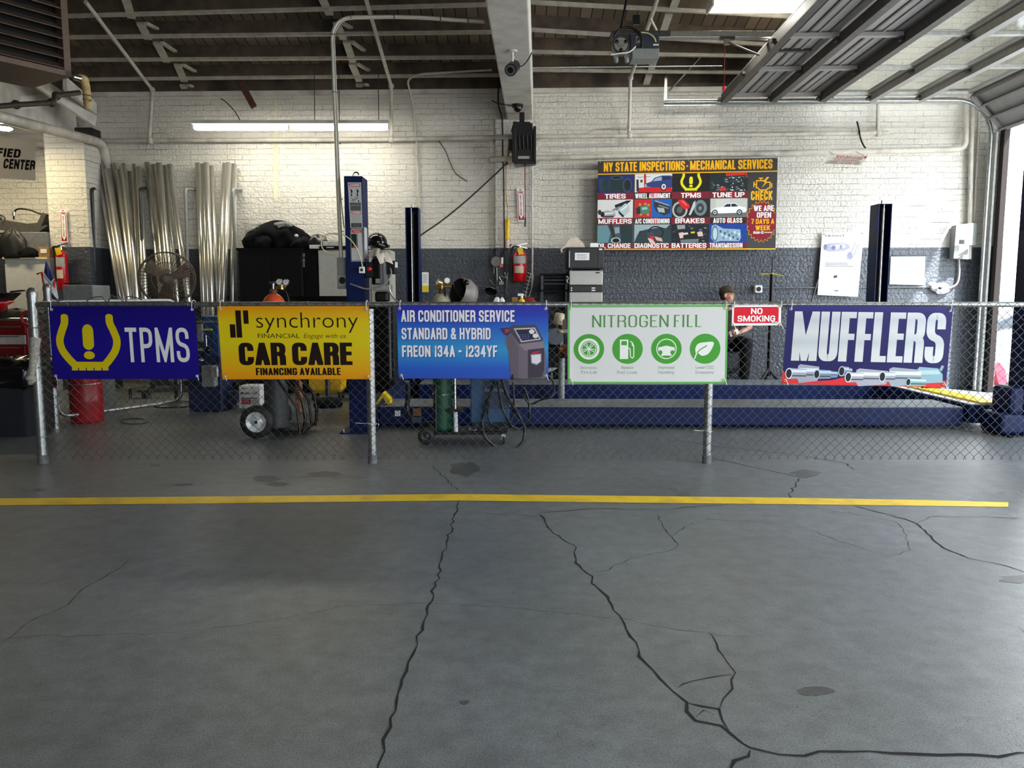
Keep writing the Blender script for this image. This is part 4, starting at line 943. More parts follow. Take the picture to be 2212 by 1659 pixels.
sh.put([(20, 20), (160, 16), (164, 50), (40, 56)], RD, 3)
for q in range(3): sh.put(rectp(50, 26 + q * 8, 150, 29 + q * 8), (236, 200, 200), 4)
sh.put(rectp(18, 66, 84, 240), (20, 20, 22), 3); sh.put(rectp(24, 80, 64, 180), (24, 54, 40), 4); sh.put([(20, 236), (60, 200), (78, 236)], (196, 60, 20), 4); sh.put(rectp(84, 66, 104, 240), (110, 110, 110), 3)
sh.mb.build('safety_sticker', pA)
m = MB(); xs_ = AX + .0885; ys = AYf + .12
sh = Sheet([V((xs_, AYf + .04, z)) if k in (0, 3) else V((xs_, AYf + .2, z)) for k, z in enumerate((2.02, 2.02, 1.72, 1.72))], (0, 0, 10, 30), SIL); sh.n = V((1, 0, 0))
sh.put(rectp(0, 1, 10, 3), RD); sh.put(rectp(1, 6, 9, 16), (220, 220, 220)); sh.put(rectp(1, 20, 9, 28), (120, 124, 128)); sh.mb.build('side_sticker', pA)
# letters on the inner side of post D
xl_ = DX - .1025; sh = Sheet([V((xl_, 7.75, 1.98)), V((xl_, 7.56, 1.98)), V((xl_, 7.56, 1.3)), V((xl_, 7.75, 1.3))], (0, 0, 32, 160), mat('post_label_navy', (24, 28, 50), .4, var=.05)); sh.n = V((-1, 0, 0))
for k, c in enumerate('DEPAK'): sh.put(st(c, 5, 24 + k * 24, 20, 22, .22, cw=.7), (150, 154, 168))
sh.put(st('EP', 5, 140, 12, 20, .18, cw=.6), (150, 154, 168)); sh.put(rectp(5, 148, 26, 150), (120, 124, 140)); sh.mb.build('post_lettering', pD)
# power unit on post A
PU = thing('power_unit', 'black motor and silver pump bolted to the front blue lift post', 'motor', (AX + .2, AYf + .1, 1.2))
m = MB(); c = P(822, 588, AYf + .08); m.cyl(c - V((0, 0, .12)), c + V((0, 0, .12)), .085, BLACK, n=22); m.cyl(c + V((0, 0, .12)), c + V((0, 0, .14)), .075, DSTEEL, n=20)
m.build('motor', PU)
for q in range(5): m = MB(); m.box((c.x + .045 + .01 * (q % 2), c.y - .075 + .01 * q, c.z), (.008, .01, .2), GREYP); m.build('cooling_fin', PU) if q < 2 else None
m = MB(); bx(m, 811, 602, 821, 612, AYf - .015, .004, GREYP); m.build('rating_plate', PU)
m = MB(); bx(m, 806, 614, 843, 629, AYf + .0, .16, mat('pump_aluminium', (168, 166, 154), .4, .6), .008); m.build('pump_block', PU)
m = MB(); bx(m, 809, 630, 838, 652, AYf + .01, .15, BLACK, .02); m.build('oil_tank', PU)
m = MB(); bx(m, 834, 563, 854, 592, AYf + .03, .1, BLACK, .006); bx(m, 853, 566, 857, 578, AYf + .03, .06, WHT); m.build('control_box', PU)
m = MB(); bx(m, 788, 566, 808, 600, AYf + .02, .12, BLACK, .006); m.build('switch_box', PU)
m = MB(); c = P(799, 581, AYf + .0); m.lathe([(0, -.03), (.018, -.03), (.022, -.02), (.02, 0), (.014, .02)], c, mat('red_button', (206, 34, 46), .3), ax=(0, 1, 0), n=16); m.build('stop_button', PU)
m = MB(); bx(m, 799, 600, 803, 652, AYf + .05, .02, STEEL); m.build('steel_strap', PU)
m = MB(); m.tube(smooth_path([P(x, y, AYf + .0 - k) for x, y, k in ((843, 580, .0), (845, 590, .03), (840, 603, .04), (828, 615, .05), (810, 622, .05), (790, 624, .05), (770, 618, .05), (756, 613, .03))], 5), .008, GREYP, n=8); m.build('power_cable', PU)
m = MB(); m.tube(smooth_path([P(x, y, AYf + .02) for x, y in ((840, 616), (844, 632), (852, 645), (862, 654))], 5), .01, STEEL, n=8); m.build('hydraulic_line', PU)
# rag on the power unit
CLOTH = mat('cream_rag', (206, 194, 180), .9, var=.1, scale=14)
m = MB(); c = P(821, 561, AYf + .08); rg = random.Random(4)
n_ = 26; prof = [(.02, .075), (.05, .08), (.075, .06), (.098, .025), (.108, -.0)]; vs = []
for k, (r_, z) in enumerate(prof):
    for i in range(n_):
        th = 2 * math.pi * i / n_; w_ = 1 + .16 * math.sin(5 * th + k) + .1 * math.sin(9 * th)
        vs.append(c + V((r_ * 1.15 * w_ * math.cos(th), r_ * .9 * w_ * math.sin(th), z + .016 * math.sin(7 * th + 2 * k) + (.02 if math.cos(th) < 0 else -.008 * k))))
m.add(vs, [(k * n_ + i, k * n_ + (i + 1) % n_, (k + 1) * n_ + (i + 1) % n_, (k + 1) * n_ + i) for k in range(4) for i in range(n_)], CLOTH, True); m.add(vs[:n_], [tuple(range(n_))], CLOTH, True)
tag(m.build('rag'), 'crumpled cream rag lying on the black lift motor', 'rag')
# sight hose with small white box
HOSE = mat('clear_yellow_hose', (206, 198, 150), .3, var=.05)
m = MB(); pts = [P(737, 500, 7.66)] + [P(716 + 21 * math.cos(R(a_)), 527 + 22 * math.sin(R(a_)), 7.66 - .0002 * a_) for a_ in range(-60, -400, -20)]
pts = [P(716 + 22 * math.cos(R(a_)), 526 + 22 * math.sin(R(a_)), 7.66) for a_ in range(20, -290, -15)][::-1]
pts = [P(716 + 22 * math.cos(R(a_)), 526 + 22 * math.sin(R(a_)), 7.67) for a_ in range(60, 300, 15)] + [P(x, y, 7.65) for x, y in ((738, 506), (755, 516), (768, 532), (776, 550), (781, 566), (783, 578))]
m.tube(smooth_path(pts, 2), .006, HOSE, n=8); hs = tag(m.build('air_hose'), 'pale yellow hose looped beside the blue lift post', 'hose')
m = MB(); bx(m, 775, 576, 787, 590, 7.67, .04, WHT, .004); bx(m, 778, 580, 784, 586, 7.666, .005, DSTEEL); m.build('gauge_box', hs)
# grey electric boxes on the post with the conduit from the roof
EB = thing('electric_box', 'grey electrical box with round socket fed by the overhead conduit', 'electric box', P(740, 625, 7.75))
m = MB(); bx(m, 727, 556, 750, 624, 7.8, .12, GREYP, .006); m.build('box_body', EB)
m = MB(); bx(m, 728, 594, 754, 618, 7.77, .03, mat('light_grey_paint', (150, 152, 146), .5), .004); o = m.build('socket_plate', EB)
m = MB(); c = P(740, 606, 7.77); m.cyl(c, c - V((0, .015, 0)), .034, BLACK, n=20); m.torus(c - V((0, .012, 0)), .036, .005, GREYP, n=20, k=6); m.build('socket', o)
m = MB(); cpts = rounded([P(737, 557, 7.86), P(731, 430, 7.9), P(722, 190, 7.95), P(716, 38, 7.97), P(880, 36, 8.0), P(1046, 47, 8.0)], .22, 8)
m.tube(cpts, .019, mat('pale_conduit', (206, 204, 188), .4, .2, var=.06), n=10); cnd = tag(m.build('conduit'), 'bent steel conduit arching from the beam down to the grey electrical box', 'conduit')
m = MB(); c2 = [p + V((.022, -.012, -.012)) for p in rounded([P(739, 490, 7.86), P(731, 420, 7.9), P(722, 190, 7.95), P(716, 38, 7.97), P(880, 36, 8.0), P(1046, 47, 8.0)], .22, 8)]
m.tube(c2, .006, PIPEW, n=6); m.build('taped_cable', cnd)
for px, py in ((718, 75), (722, 200), (728, 310), (733, 430), (736, 500), (757, 33), (850, 36), (950, 41), (1010, 45)):
    m = MB(); c = P(px + 1.5, py, 7.95); m.torus(c, .028, .003, BLACK, ax=(0, 0, 1) if px < 740 else (1, 0, 0), n=12, k=5); m.build('tape_band', cnd)

# ------------------------------------------------------------------ pipes on the wall and under the roof
def pipe_thing(name, pts, r, mt, label, rad=.08, n=12, cat='pipe', fit=()):
    m = MB(); m.tube(rounded(pts, rad, 4) if rad else pts, r, mt, n=n); o = tag(m.build(name), label, cat)
    for p in fit: m = MB(); m.ell(p, (r * 1.7,) * 3, mt, 10, 6); m.build('pipe_fitting', o)
    return o
SPK = pipe_thing('sprinkler_pipe', [WP(226, 304, .09), WP(840, 301, .09), WP(1110, 296, .24), WP(1918, 287, .09)], .03, PIPEW, 'long white sprinkler pipe running across the brick wall behind the strip lamp', rad=.1, fit=[WP(325, 303.5, .09), WP(845, 301, .1), WP(1360, 292, .19), WP(1897, 287.5, .09)])
pipe_thing('drain_pipe', [WP(1058, 344, .22), WP(1180, 341, .2), WP(2086, 322, .12), WP(2087, 205, .12)], .038, PIPEW, 'thick white pipe above the services board turning up in the right corner', rad=.12)
pipe_thing('corner_pipe', [WP(2094, 560, .09), WP(2098, 330, .09), WP(2103, 205, .09)], .03, PIPEW, 'white pipe down the right corner to the electric panel', rad=0)
pipe_thing('corner_conduit', [WP(2104, 480, .07), WP(2114, 300, .07), WP(2118, 200, .07)], .016, PIPEW, 'thin conduit beside the right corner pipe', rad=0)
for pts in ([RP(185, 4, .08), RP(329, 194, .10), WP(323, 300, .1)], [RP(790, -4, .08), RP(845, 186, .10), WP(846, 298, .1)], [RP(1424, -14, .08), RP(1362, 168, .10), WP(1359, 290, .16)], [WP(1897, 205, .12), WP(1896, 286, .1)]):
    m = MB(); m.tube(rounded(pts, .06, 4), .024, PIPEW, n=10)
    if len(pts) > 2: m.ell(pts[1], (.04,) * 3, PIPEW, 10, 6)
    m.build('drop_pipe', SPK)
pipe_thing('wall_conduit', rounded([RP(1062, 151, .05), RP(905, 160, .05), P(879, 172, 11.3), WP(890, 215, .05), WP(899, 300, .03), WP(904, 420, .03), WP(907, 660, .03)], .12, 5), .014, PIPEW, 'thin white conduit dropping down the wall beside the rear lift post', rad=0)
STM = pipe_thing('steam_pipe', [P(-60, 237, 8.3), P(212, 306, 11.55), WP(222, 316, .12), WP(236, 372, .08)], .062, PIPEW, 'thick white pipe running beneath the side beam to the back wall', rad=.14)
m = MB(); m.tube([WP(72, 312, .12), WP(208, 311, .3)], .05, PIPEW, n=12); m.build('branch_pipe', STM)
pipe_thing('iron_pipe', [P(-40, 233, 8.6), P(40, 226, 9.0), P(112, 222, 9.4), P(122, 206, 9.5), P(172, 200, 9.8)], .03, mat('iron_pipe', (66, 56, 48), .6, .3), 'dark iron pipe beneath the unit heater', rad=.05, fit=[P(35, 226, 9.0), P(112, 222, 9.4), P(122, 207, 9.5)])
pipe_thing('roof_conduit', [RP(1146, 146, -.02), RP(1560, 142, -.02)], .012, STEEL, 'thin conduit under the roof right of the beam', rad=0)
pipe_thing('wall_cable_run', [WP(1256, 292, .03), WP(1290, 278, .03), WP(1600, 273, .03), WP(2076, 276, .03)], .007, PIPEW, 'thin white cable run above the sprinkler pipe', rad=0, cat='cable')
pipe_thing('column_conduit', [WP(1150, 275, .17), WP(1150, 560, .165), WP(1149, 622, .165)], .013, WHITE, 'thin white conduit down the central pilaster', rad=0)
pipe_thing('low_conduit', [WP(1645, 622, .03), WP(2010, 620, .03)], .012, mat('grey_conduit', (92, 96, 100), .5), 'grey conduit along the dark wall behind the rear lift post', rad=0)

# ------------------------------------------------------------------ raised sectional door in the right wall
DGREY = mat('door_grey', (150, 148, 146), .5, var=.06, scale=5); DDARK = mat('door_strut_grey', (84, 80, 76), .5, .3, var=.15)
def glass_mat():
    m = bpy.data.materials.new('door_glass'); m.use_nodes = True; nt = m.node_tree; n = nt.nodes; L = nt.links
    for q in list(n): n.remove(q)
    o = n.new('ShaderNodeOutputMaterial'); t_ = n.new('ShaderNodeBsdfTransparent'); t_.inputs[0].default_value = (.86, .86, .84, 1)
    g = n.new('ShaderNodeBsdfGlossy'); g.inputs['Roughness'].default_value = .05; mx = n.new('ShaderNodeMixShader'); mx.inputs[0].default_value = .07
    L.new(t_.outputs[0], mx.inputs[1]); L.new(g.outputs[0], mx.inputs[2]); L.new(mx.outputs[0], o.inputs[0]); return m
GLASS = glass_mat()
DR = thing('sectional_door', 'raised grey overhead garage door on tracks under the roof at right', 'garage door', RM(-2.2, -2.4, 4.1))
ZD = 4.1; E = [-3.84, -3.17, -2.5, -1.82, -1.15, -.47]; LY0, LY1 = -.36, -4.5
def rbox(m, x0, x1, y0, y1, z0, z1, mt, bev=0): return m.box(RM((x0 + x1) / 2, (y0 + y1) / 2, (z0 + z1) / 2), (abs(x1 - x0), abs(y1 - y0), abs(z1 - z0)), mt, rot=Rz, bev=bev)
ST = [-.36, -1.62, -2.85, -4.1, -4.5]
for i in range(5):
    x0, x1 = E[i], E[i + 1]; m = MB()
    if i < 2:
        rbox(m, x0, x1, LY0, LY1, ZD + .04, ZD + .05, DGREY)
        for k in range(1, 6): xx = x0 + (x1 - x0) * k / 6; rbox(m, xx - .012, xx + .012, LY0, LY1, ZD + .028, ZD + .041, DDARK if k % 2 else DGREY)
    else:
        for a_, b_ in ((x0, x0 + .05), (x1 - .05, x1)): rbox(m, a_, b_, LY0, LY1, ZD, ZD + .05, DGREY)
    o = m.build('door_section', DR)
    for s in ST:
        m = MB(); rbox(m, x0 + .01, x1 - .01, s - .035, s + .035, ZD - .012, ZD + .03, mat('stile_grey', (176, 176, 172), .45) if i > 1 else DGREY); m.build('stile', o)
    if i >= 2:
        m = MB()
        for k in range(4):
            a_, b_ = ST[k], ST[k + 1]; rbox(m, x0 + .05, x1 - .05, a_ - .03, b_ + .03, ZD + .02, ZD + .026, GLASS)
        m.build('glazing', o)
    m = MB(); mt = DDARK if i < 3 else mat('strut_grey', (128, 128, 122), .45, .2)
    rbox(m, x0 - .012, x0 + .012, LY0, LY1, ZD - .09, ZD + .02, mt); rbox(m, x0 - .012, x0 + .075, LY0, LY1, ZD - .094, ZD - .084, DGREY if i > 2 else mt); rbox(m, x0 + .065, x0 + .08, LY0, LY1, ZD - .09, ZD - .06, mt); m.build('strut', o)
    for s in ST[:3]:
        m = MB(); rbox(m, x0 - .05, x0 + .07, s - .05, s + .03, ZD - .06, ZD - .03, DSTEEL); m.cyl(RM(x0, s - .05, ZD - .045), RM(x0, s + .05, ZD - .045), .014, DSTEEL, n=8); m.build('hinge', o)
    m = MB(); m.cyl(RM(x0 + .03, LY0 - .02, ZD - .04), RM(x0 + .03, LY0 + .1, ZD - .04), .03, DSTEEL, n=12); m.build('roller', o)
# lowest tilted section
a_, b_ = RM(-.45, 0, ZD + .02), RM(.0, 0, 3.60); yd = Rz @ V((0, 1, 0)); sl_ = (b_ - a_)
m = MB(); o3 = a_ + yd * LY1; m.prism([(0, 0), (1, 0), (1, .05 / .6), (0, .05 / .6)], o3, sl_, V((.45, 0, .3)), yd * (LY0 - LY1), DGREY); o = m.build('door_section', DR)
for k in (.06, .32, .62, .92):
    m = MB(); c = a_ + sl_ * k + V((-.03, 0, -.02)); M = Matrix.Rotation(WANG, 3, 'Z') @ Matrix.Rotation(R(44), 3, 'Y')
    m.box(c + yd * ((LY0 + LY1) / 2), (.03, LY0 - LY1, .05), DDARK if k in (.06,) else mat('section_rib', (112, 110, 110), .5), rot=M); m.build('section_rib', o)
for s in (LY0 - .03, ST[1]):
    m = MB(); m.box(a_ + sl_ * .5 + yd * s + V((-.03, 0, -.02)), (.62, .07, .03), DGREY, rot=Matrix.Rotation(WANG, 3, 'Z') @ Matrix.Rotation(R(44.5), 3, 'Y')); m.build('stile', o)
# tracks
TR = thing('door_track', 'galvanised door track curving from the right jamb up under the roof', 'track', RM(-.1, -.28, 0))
tp = [RM(-4.62, -.28, ZD - .06), RM(-.62, -.28, ZD - .06)] + [RM(-.62 + .5 * math.sin(R(q)), -.28, ZD - .56 + .5 * math.cos(R(q))) for q in range(10, 91, 10)] + [RM(-.12, -.28, .02)]
m = MB(); m.tube(tp, .028, GALV, n=8); m.build('track_rail', TR)
m = MB(); rbox(m, -4.62, -.6, -.26, -.25, ZD - .1, ZD - .02, STEEL); m.build('track_angle', TR)
for lx in (-4.6, -2.3):
    m = MB(); p = RM(lx, -.26, 0); rbox(m, lx - .018, lx + .018, -.262, -.256, ZD - .08, ZD + .42 if lx < -4 else ZD + .25, STEEL); m.build('track_hanger', TR)
m = MB(); c = RM(-4.55, -.26, ZD + .1); m.cyl(c, RM(-4.1, -.6, ZD + .55), .012, STEEL, n=6); m.build('brace', TR)
m = MB(); rbox(m, -.075, -.045, -.33, -.2, 0, 3.6, mat('white_jamb', (214, 214, 210), .5), .004); m.build('jamb_strip', TR)
JB = mat('brown_jamb', (24, 17, 13), .6, var=.1, spec=.2)
m = MB(); rbox(m, -.03, .05, OY0 - .04, OY0 + .06, 0, OH + .1, JB, .006); struct(m.build('door_1'), 'brown steel jamb of the right garage door opening')
m = MB(); rbox(m, .0, .1, OY1, OY0, OH - .02, OH + .26, JB); struct(m.build('trim_2'))
# opener
OP = thing('door_opener', 'dark garage door opener with exposed pulley under the roof', 'door opener', P(1372, 98, 9.0))
m = MB(); bx(m, 1362, 68, 1424, 106, 9.0, .22, mat('opener_navy', (40, 46, 58), .4), .01); bx(m, 1321, 66, 1430, 74, 8.99, .24, DSTEEL, .004); m.build('opener_chassis', OP)
m = MB(); bx(m, 1366, 104, 1424, 126, 8.97, .24, GREYP, .008); m.build('opener_cover', OP)
m = MB(); c = P(1342, 96, 8.97); m.cyl(c, c + V((0, .1, 0)), .095, mat('motor_grey', (138, 134, 128), .5, .3), n=24); m.cyl(c - V((0, .02, 0)), c, .035, STEEL, n=16); m.torus(c, .085, .012, DSTEEL, n=24, k=6)
for q in range(3):
    a_ = R(30 + 120 * q); m.ell(c + V((.06 * math.cos(a_), -.005, .06 * math.sin(a_))), (.022, .01, .022), BLACK, 10, 6)
m.build('pulley_motor', OP)
m = MB(); m.tube(arc(P(1355, 92, 8.96), (1, 0, 0), (0, 0, 1), .16, R(-20), R(160), 14), .012, BLACK, n=8); m.build('drive_belt', OP)
for px in (1330, 1353): m = MB(); c = P(px, 122, 8.98); m.cyl(c, c + V((.02, .1, -.02)), .025, GREYP, n=12); m.build('capacitor', OP)
m = MB(); bx(m, 1373, 78, 1384, 92, 8.98, .03, STEEL); c = P(1379, 85, 8.975); m.cyl(c, c - V((0, .02, 0)), .02, DSTEEL, n=10); m.build('limit_switch', OP)
m = MB(); bx(m, 1411, 95, 1423, 98, 8.985, .006, WHT); m.build('rating_label', OP)
m = MB(); m.tube(smooth_path([P(x, y, 8.95) for x, y in ((1320, 118), (1340, 115), (1360, 112), (1373, 100))], 4), .008, WHT, n=6); m.build('white_cable', OP)
m = MB(); m.tube(smooth_path([P(x, y, 8.95) for x, y in ((1385, 70), (1400, 72), (1412, 80), (1417, 91))], 4), .007, HOSE, n=6); m.build('yellow_cable', OP)
for (x0, y0, x1, y1) in ((1340, 66, 1354, -4), (1405, 40, 1418, 66)):
    m = MB(); a_ = P(x0, y0, 9.05); b_ = RP(x1, y1, -.02) if y1 < y0 else P(x1, y1, 9.1); m.cyl(a_, b_, .014, DSTEEL if y1 < y0 else PIPEW, n=8); m.build('opener_hanger', OP)
m = MB(); bx(m, 1368, 32, 1382, 52, 9.1, .05, BLACK); m.build('relay_box', OP)
RL = thing('opener_rail', 'bright steel opener rail running from the opener to the raised door', 'rail', P(1550, 78, 9.05))
m = MB(); bx(m, 1424, 66, 1684, 80, 9.05, .05, STEEL, .004); bx(m, 1424, 82, 1660, 85, 9.06, .03, GALV); m.build('rail_bar', RL)
m = MB(); bx(m, 1424, 66, 1448, 78, 9.03, .015, DSTEEL); m.build('rail_bracket', RL)
m = MB(); bx(m, 1556, 78, 1588, 84, 9.04, .06, DSTEEL); bx(m, 1565, 82, 1577, 96, 9.05, .03, STEEL); m.build('trolley', RL)
m = MB(); m.cyl(P(1574, 92, 9.05), P(1640, 119, 9.15), .012, DSTEEL, n=8); m.build('door_arm', RL)
m = MB(); m.cyl(P(1566, 95, 9.05), P(1564, 186, 9.05), .003, mat('red_cord', (130, 40, 30), .7), n=5); o = m.build('release_cord', RL); m = MB(); m.cyl(P(1564, 186, 9.05), P(1563, 196, 9.05), .016, mat('red_handle', (230, 30, 40), .4), n=10); m.build('release_handle', o)
m = MB(); M = Matrix.Rotation(WANG, 3, 'Z'); a_ = P(1668, 108, 9.3); b_ = P(1752, 110, 9.3); m.box((a_ + b_) / 2, ((b_ - a_).length, .06, .03), DSTEEL); m.build('arm_bracket', DR)

# ------------------------------------------------------------------ unit heater hanging top left
HT = mat('heater_brown', (98, 82, 70), .5, .3, var=.12); 
fd = V((math.sin(R(34)), math.cos(R(34)), 0)); nd = V((fd.y, -fd.x, 0))     # louvre face direction, outward normal
C0 = P(154, 167, 7.3); UH = thing('unit_heater', 'big brown louvred unit heater hanging from the roof at top left', 'heater', C0)
Wh, Hh, Dh = 1.05, .78, .7
Mh = Matrix((fd, -nd, V((0, 0, 1)))).transposed()
def hb(m, u0, u1, d0, d1, z0, z1, mt, bev=0): return m.box(C0 - fd * (Wh - (u0 + u1) / 2) - nd * ((d0 + d1) / 2) + V((0, 0, (z0 + z1) / 2)), (abs(u1 - u0), abs(d1 - d0), abs(z1 - z0)), mt, rot=Mh, bev=bev)
m = MB(); hb(m, 0, Wh, .1, Dh, 0, Hh, HT, .01)
for a_, b_, c_, d_ in ((0, Wh, 0, .05), (0, Wh, Hh - .05, Hh), (Wh - .06, Wh, 0, Hh), (0, .05, 0, Hh)): hb(m, a_, b_, -.01, .12, c_, d_, HT, .004)
m.build('heater_case', UH)
m = MB(); hb(m, .05, Wh - .06, .09, .1, .05, Hh - .05, BLACKM); m.build('heater_core', UH)
for k in range(8):
    m = MB(); z = .09 + k * .085; c = C0 - fd * (Wh / 2) - nd * .04 + V((0, 0, z)); m.box(c, (Wh - .1, .11, .008), HT, rot=Mh @ Matrix.Rotation(R(32), 3, 'X')); m.build('louvre', UH)
for u in (.15, Wh - .15):
    m = MB(); p = C0 - fd * (Wh - u) - nd * .35 + V((0, 0, Hh)); m.cyl(p, V((p.x, p.y, roof_z(p.x, p.y))), .008, DSTEEL, n=6); m.build('hanger_rod', UH)
m = MB(); LAG = mat('yellowed_lagging', (190, 166, 110), .85, var=.2, scale=25)
m.tube([P(158, 166, 7.35), P(174, 170, 7.4)], .026, STEEL, n=10); o = m.build('heater_outlet', UH)
m = MB(); m.tube(rounded([P(172, 169, 7.42), P(182, 170, 7.42), P(187, 196, 7.5), P(190, 230, 7.6)], .05, 4), .036, LAG, n=12); 
for y in (186, 196, 206, 216): m.torus(P(185.5 + (y - 186) * .1, y, 7.5), .037, .004, mat('lagging_band', (120, 104, 70), .8), ax=(0.05, 0, 1), n=14, k=5)
m.build('lagged_pipe', UH)

# old leak streak on the wall below the strip lamp (a part of the wall)
m = MB(); Ri = Rz.inverted(); o_ = ORG[WBACK.name]; pts = []
g = random.Random(5); L1 = [WP(592 + g.uniform(-2, 1), y, .002) for y in range(218, 440, 9)]; L2 = [WP(600 + g.uniform(-1, 2.5), y, .002) for y in range(218, 440, 9)]; n_ = len(L1)
m.add([o_ + Ri @ (p - o_) for p in L1 + L2], [(i, i + 1, n_ + i + 1, n_ + i) for i in range(n_ - 1)], mat('leak_streak', (212, 205, 180), .6, var=.08, scale=9, dirt=(176, 160, 112), dirt_amt=.5)); m.build('stain', WBACK)
def poly_loft(m, rings, mt, caps=True, smooth=True):
    n = len(rings[0]); vs = [p for r_ in rings for p in r_]
    m.add(vs, [(k * n + i, k * n + (i + 1) % n, (k + 1) * n + (i + 1) % n, (k + 1) * n + i) for k in range(len(rings) - 1) for i in range(n)], mt, smooth)
    if caps: m.add(rings[0][::-1], [tuple(range(n))], mt); m.add(rings[-1], [tuple(range(n))], mt)
def lump(m, c, r, mt, seed=1, amp=.18, n=28, k=14, fold=5, flat_bottom=True):   # crumpled cloth / bag heap
    g = random.Random(seed); ph = [g.uniform(0, 6.28) for _ in range(8)]; vs = []
    for j in range(k + 1):
        p = math.pi * j / k
        for i in range(n):
            t = 2 * math.pi * i / n
            w = 1 + amp * (math.sin(fold * t + ph[0] + 2 * p) * .5 + math.sin((fold + 3) * t + ph[1] - 3 * p) * .3 + math.sin(3 * t + 4 * p + ph[2]) * .4) * math.sin(p)
            z = math.cos(p) * r[2] * (1 + amp * .6 * math.sin(4 * t + ph[3]))
            if flat_bottom and z < -r[2] * .5: z = -r[2] * .5
            vs.append(V(c) + V((r[0] * math.sin(p) * math.cos(t) * w, r[1] * math.sin(p) * math.sin(t) * w, z)))
    m.add(vs, [(j * n + i, (j + 1) * n + i, (j + 1) * n + (i + 1) % n, j * n + (i + 1) % n) for j in range(k) for i in range(n)], mt, True)
def text_lines(sh, x0, y0, x1, n, dy, c, w=.45):
    g = random.Random(int(x0 * 7 + n))
    for q in range(n): sh.put(rectp(x0, y0 + q * dy, x0 + (x1 - x0) * g.uniform(.7, 1), y0 + q * dy + dy * w), c)

# ------------------------------------------------------------------ exhaust tubes and their rack
TUBEM = mat('polished_exhaust_tube', (226, 224, 214), .3, .85, var=.06, scale=6)
left_b = [(211, 262, 352, 11), (221, 270, 355, 8), (233, 279, 366, 13), (246, 288, 353, 9), (256, 291, 368, 14), (267, 297, 354, 12), (279, 306, 372, 14), (290, 300, 356, 11), (300, 314, 362, 12), (318, 352, 352, 13), (331, 361, 356, 10), (343, 371, 353, 13), (356, 384, 358, 10), (366, 409, 356, 12)]
right_b = [(428, 440, 353, 12), (438, 449, 355, 10), (446, 458, 352, 11), (457, 470, 359, 10), (485, 473, 353, 10), (494, 482, 352, 11), (506, 503, 355, 12)]
for bundle, lab, grp in ((left_b, 'polished steel exhaust tube leaning in the wide bundle behind the cage fan', 'exhaust tubes of the wide bundle'), (right_b, 'polished steel exhaust tube in the narrow bundle beside the black cabinet', 'exhaust tubes of the narrow bundle')):
    for k, (xt, xb, yt, w) in enumerate(bundle):
        top = WP(xt, yt, .1 + .05 * (k % 3)); slope = (xb - xt) / (655 - yt)
        bot = P(xt + slope * (822 - yt), 822 + (k % 3) * 4, 11.15 - .06 * (k % 3)); bot.z = max(bot.z, .03) if bot.z < .4 else .06
        m = MB(); m.pipe(bot, top, w * .5 / 147, TUBEM, .08, 16); tag(m.build('exhaust_tube'), lab, 'tube', grp)
RK = thing('tube_rack', 'grey bent-tube rack hooks holding the exhaust tubes against the wall', 'rack', WP(350, 640, .1))
for px, dx, yb in ((199, 14, 650), (302, 16, 600), (400, 26, 655), (503, 18, 655)):
    a_ = WP(px + 8, yb, .42); b_ = WP(px, 408, .48); c_ = WP(px + dx, 410 if dx > 20 or px > 450 else 406, .02); m = MB()
    m.tube(rounded([a_, b_, c_], .07, 5), .022, GREYP if px > 390 else DSTEEL, n=10); m.build('hook', RK)
m = MB(); bx(m, 190, 640, 520, 646, 11.45, .05, DSTEEL); m.build('rack_rail', RK)

# ------------------------------------------------------------------ caged fan
FC = P(361, 602, 9.6); FN = thing('cage_fan', 'dusty brown industrial cage fan before the exhaust tubes', 'fan', (FC.x, FC.y, 0))
CAGE = mat('dusty_brown_wire', (92, 78, 64), .6, .3, var=.3); ax_ = V((.55, -.83, 0)).normalized(); u_ = V((.83, .55, 0)); r0 = .315
m = MB()
for dd, rr_ in ((.07, r0), (-.07, r0), (0, r0 * 1.01), (.1, r0 * .62), (.11, r0 * .3), (-.1, r0 * .62)): m.torus(FC + ax_ * dd, rr_, .006 if rr_ > .3 else .003, CAGE, ax=ax_, n=36, k=5)
for q in range(44):
    a_ = 2 * math.pi * q / 44; e = u_ * math.cos(a_) + V((0, 0, 1)) * math.sin(a_)
    m.tube([FC + e * .05 + ax_ * .12, FC + e * r0 * .6 + ax_ * .1, FC + e * r0 + ax_ * .03, FC + e * r0 - ax_ * .03, FC + e * r0 * .6 - ax_ * .1, FC + e * .05 - ax_ * .12], .0028, CAGE, n=4)
m.build('cage', FN)
for q in range(3):
    a_ = 2.1 * q + .4; e = u_ * math.cos(a_) + V((0, 0, 1)) * math.sin(a_); f = u_ * -math.sin(a_) + V((0, 0, 1)) * math.cos(a_); m = MB()
    po = [FC + e * .05 + f * .03 + ax_ * .02, FC + e * .26 + f * .1 + ax_ * .05, FC + e * .29 + f * .0, FC + e * .26 - f * .09 - ax_ * .05, FC + e * .05 - f * .03 - ax_ * .02]
    m.add(po + [p + ax_ * .004 for p in po], [(0, 1, 2, 3, 4), (9, 8, 7, 6, 5)], CAGE); m.build('blade', FN)
m = MB(); m.cyl(FC + ax_ * .05, FC - ax_ * .2, .06, CAGE, n=18); m.build('motor', FN)
m = MB(); m.cyl((FC.x, FC.y + .1, .04), (FC.x, FC.y + .1, FC.z - .02), .022, DSTEEL, n=12); m.build('pole', FN)
m = MB(); m.lathe([(.02, .06), (.1, .05), (.26, .02), (.27, 0), (0, 0)], (FC.x, FC.y + .1, 0), DSTEEL, n=26); m.build('base', FN)

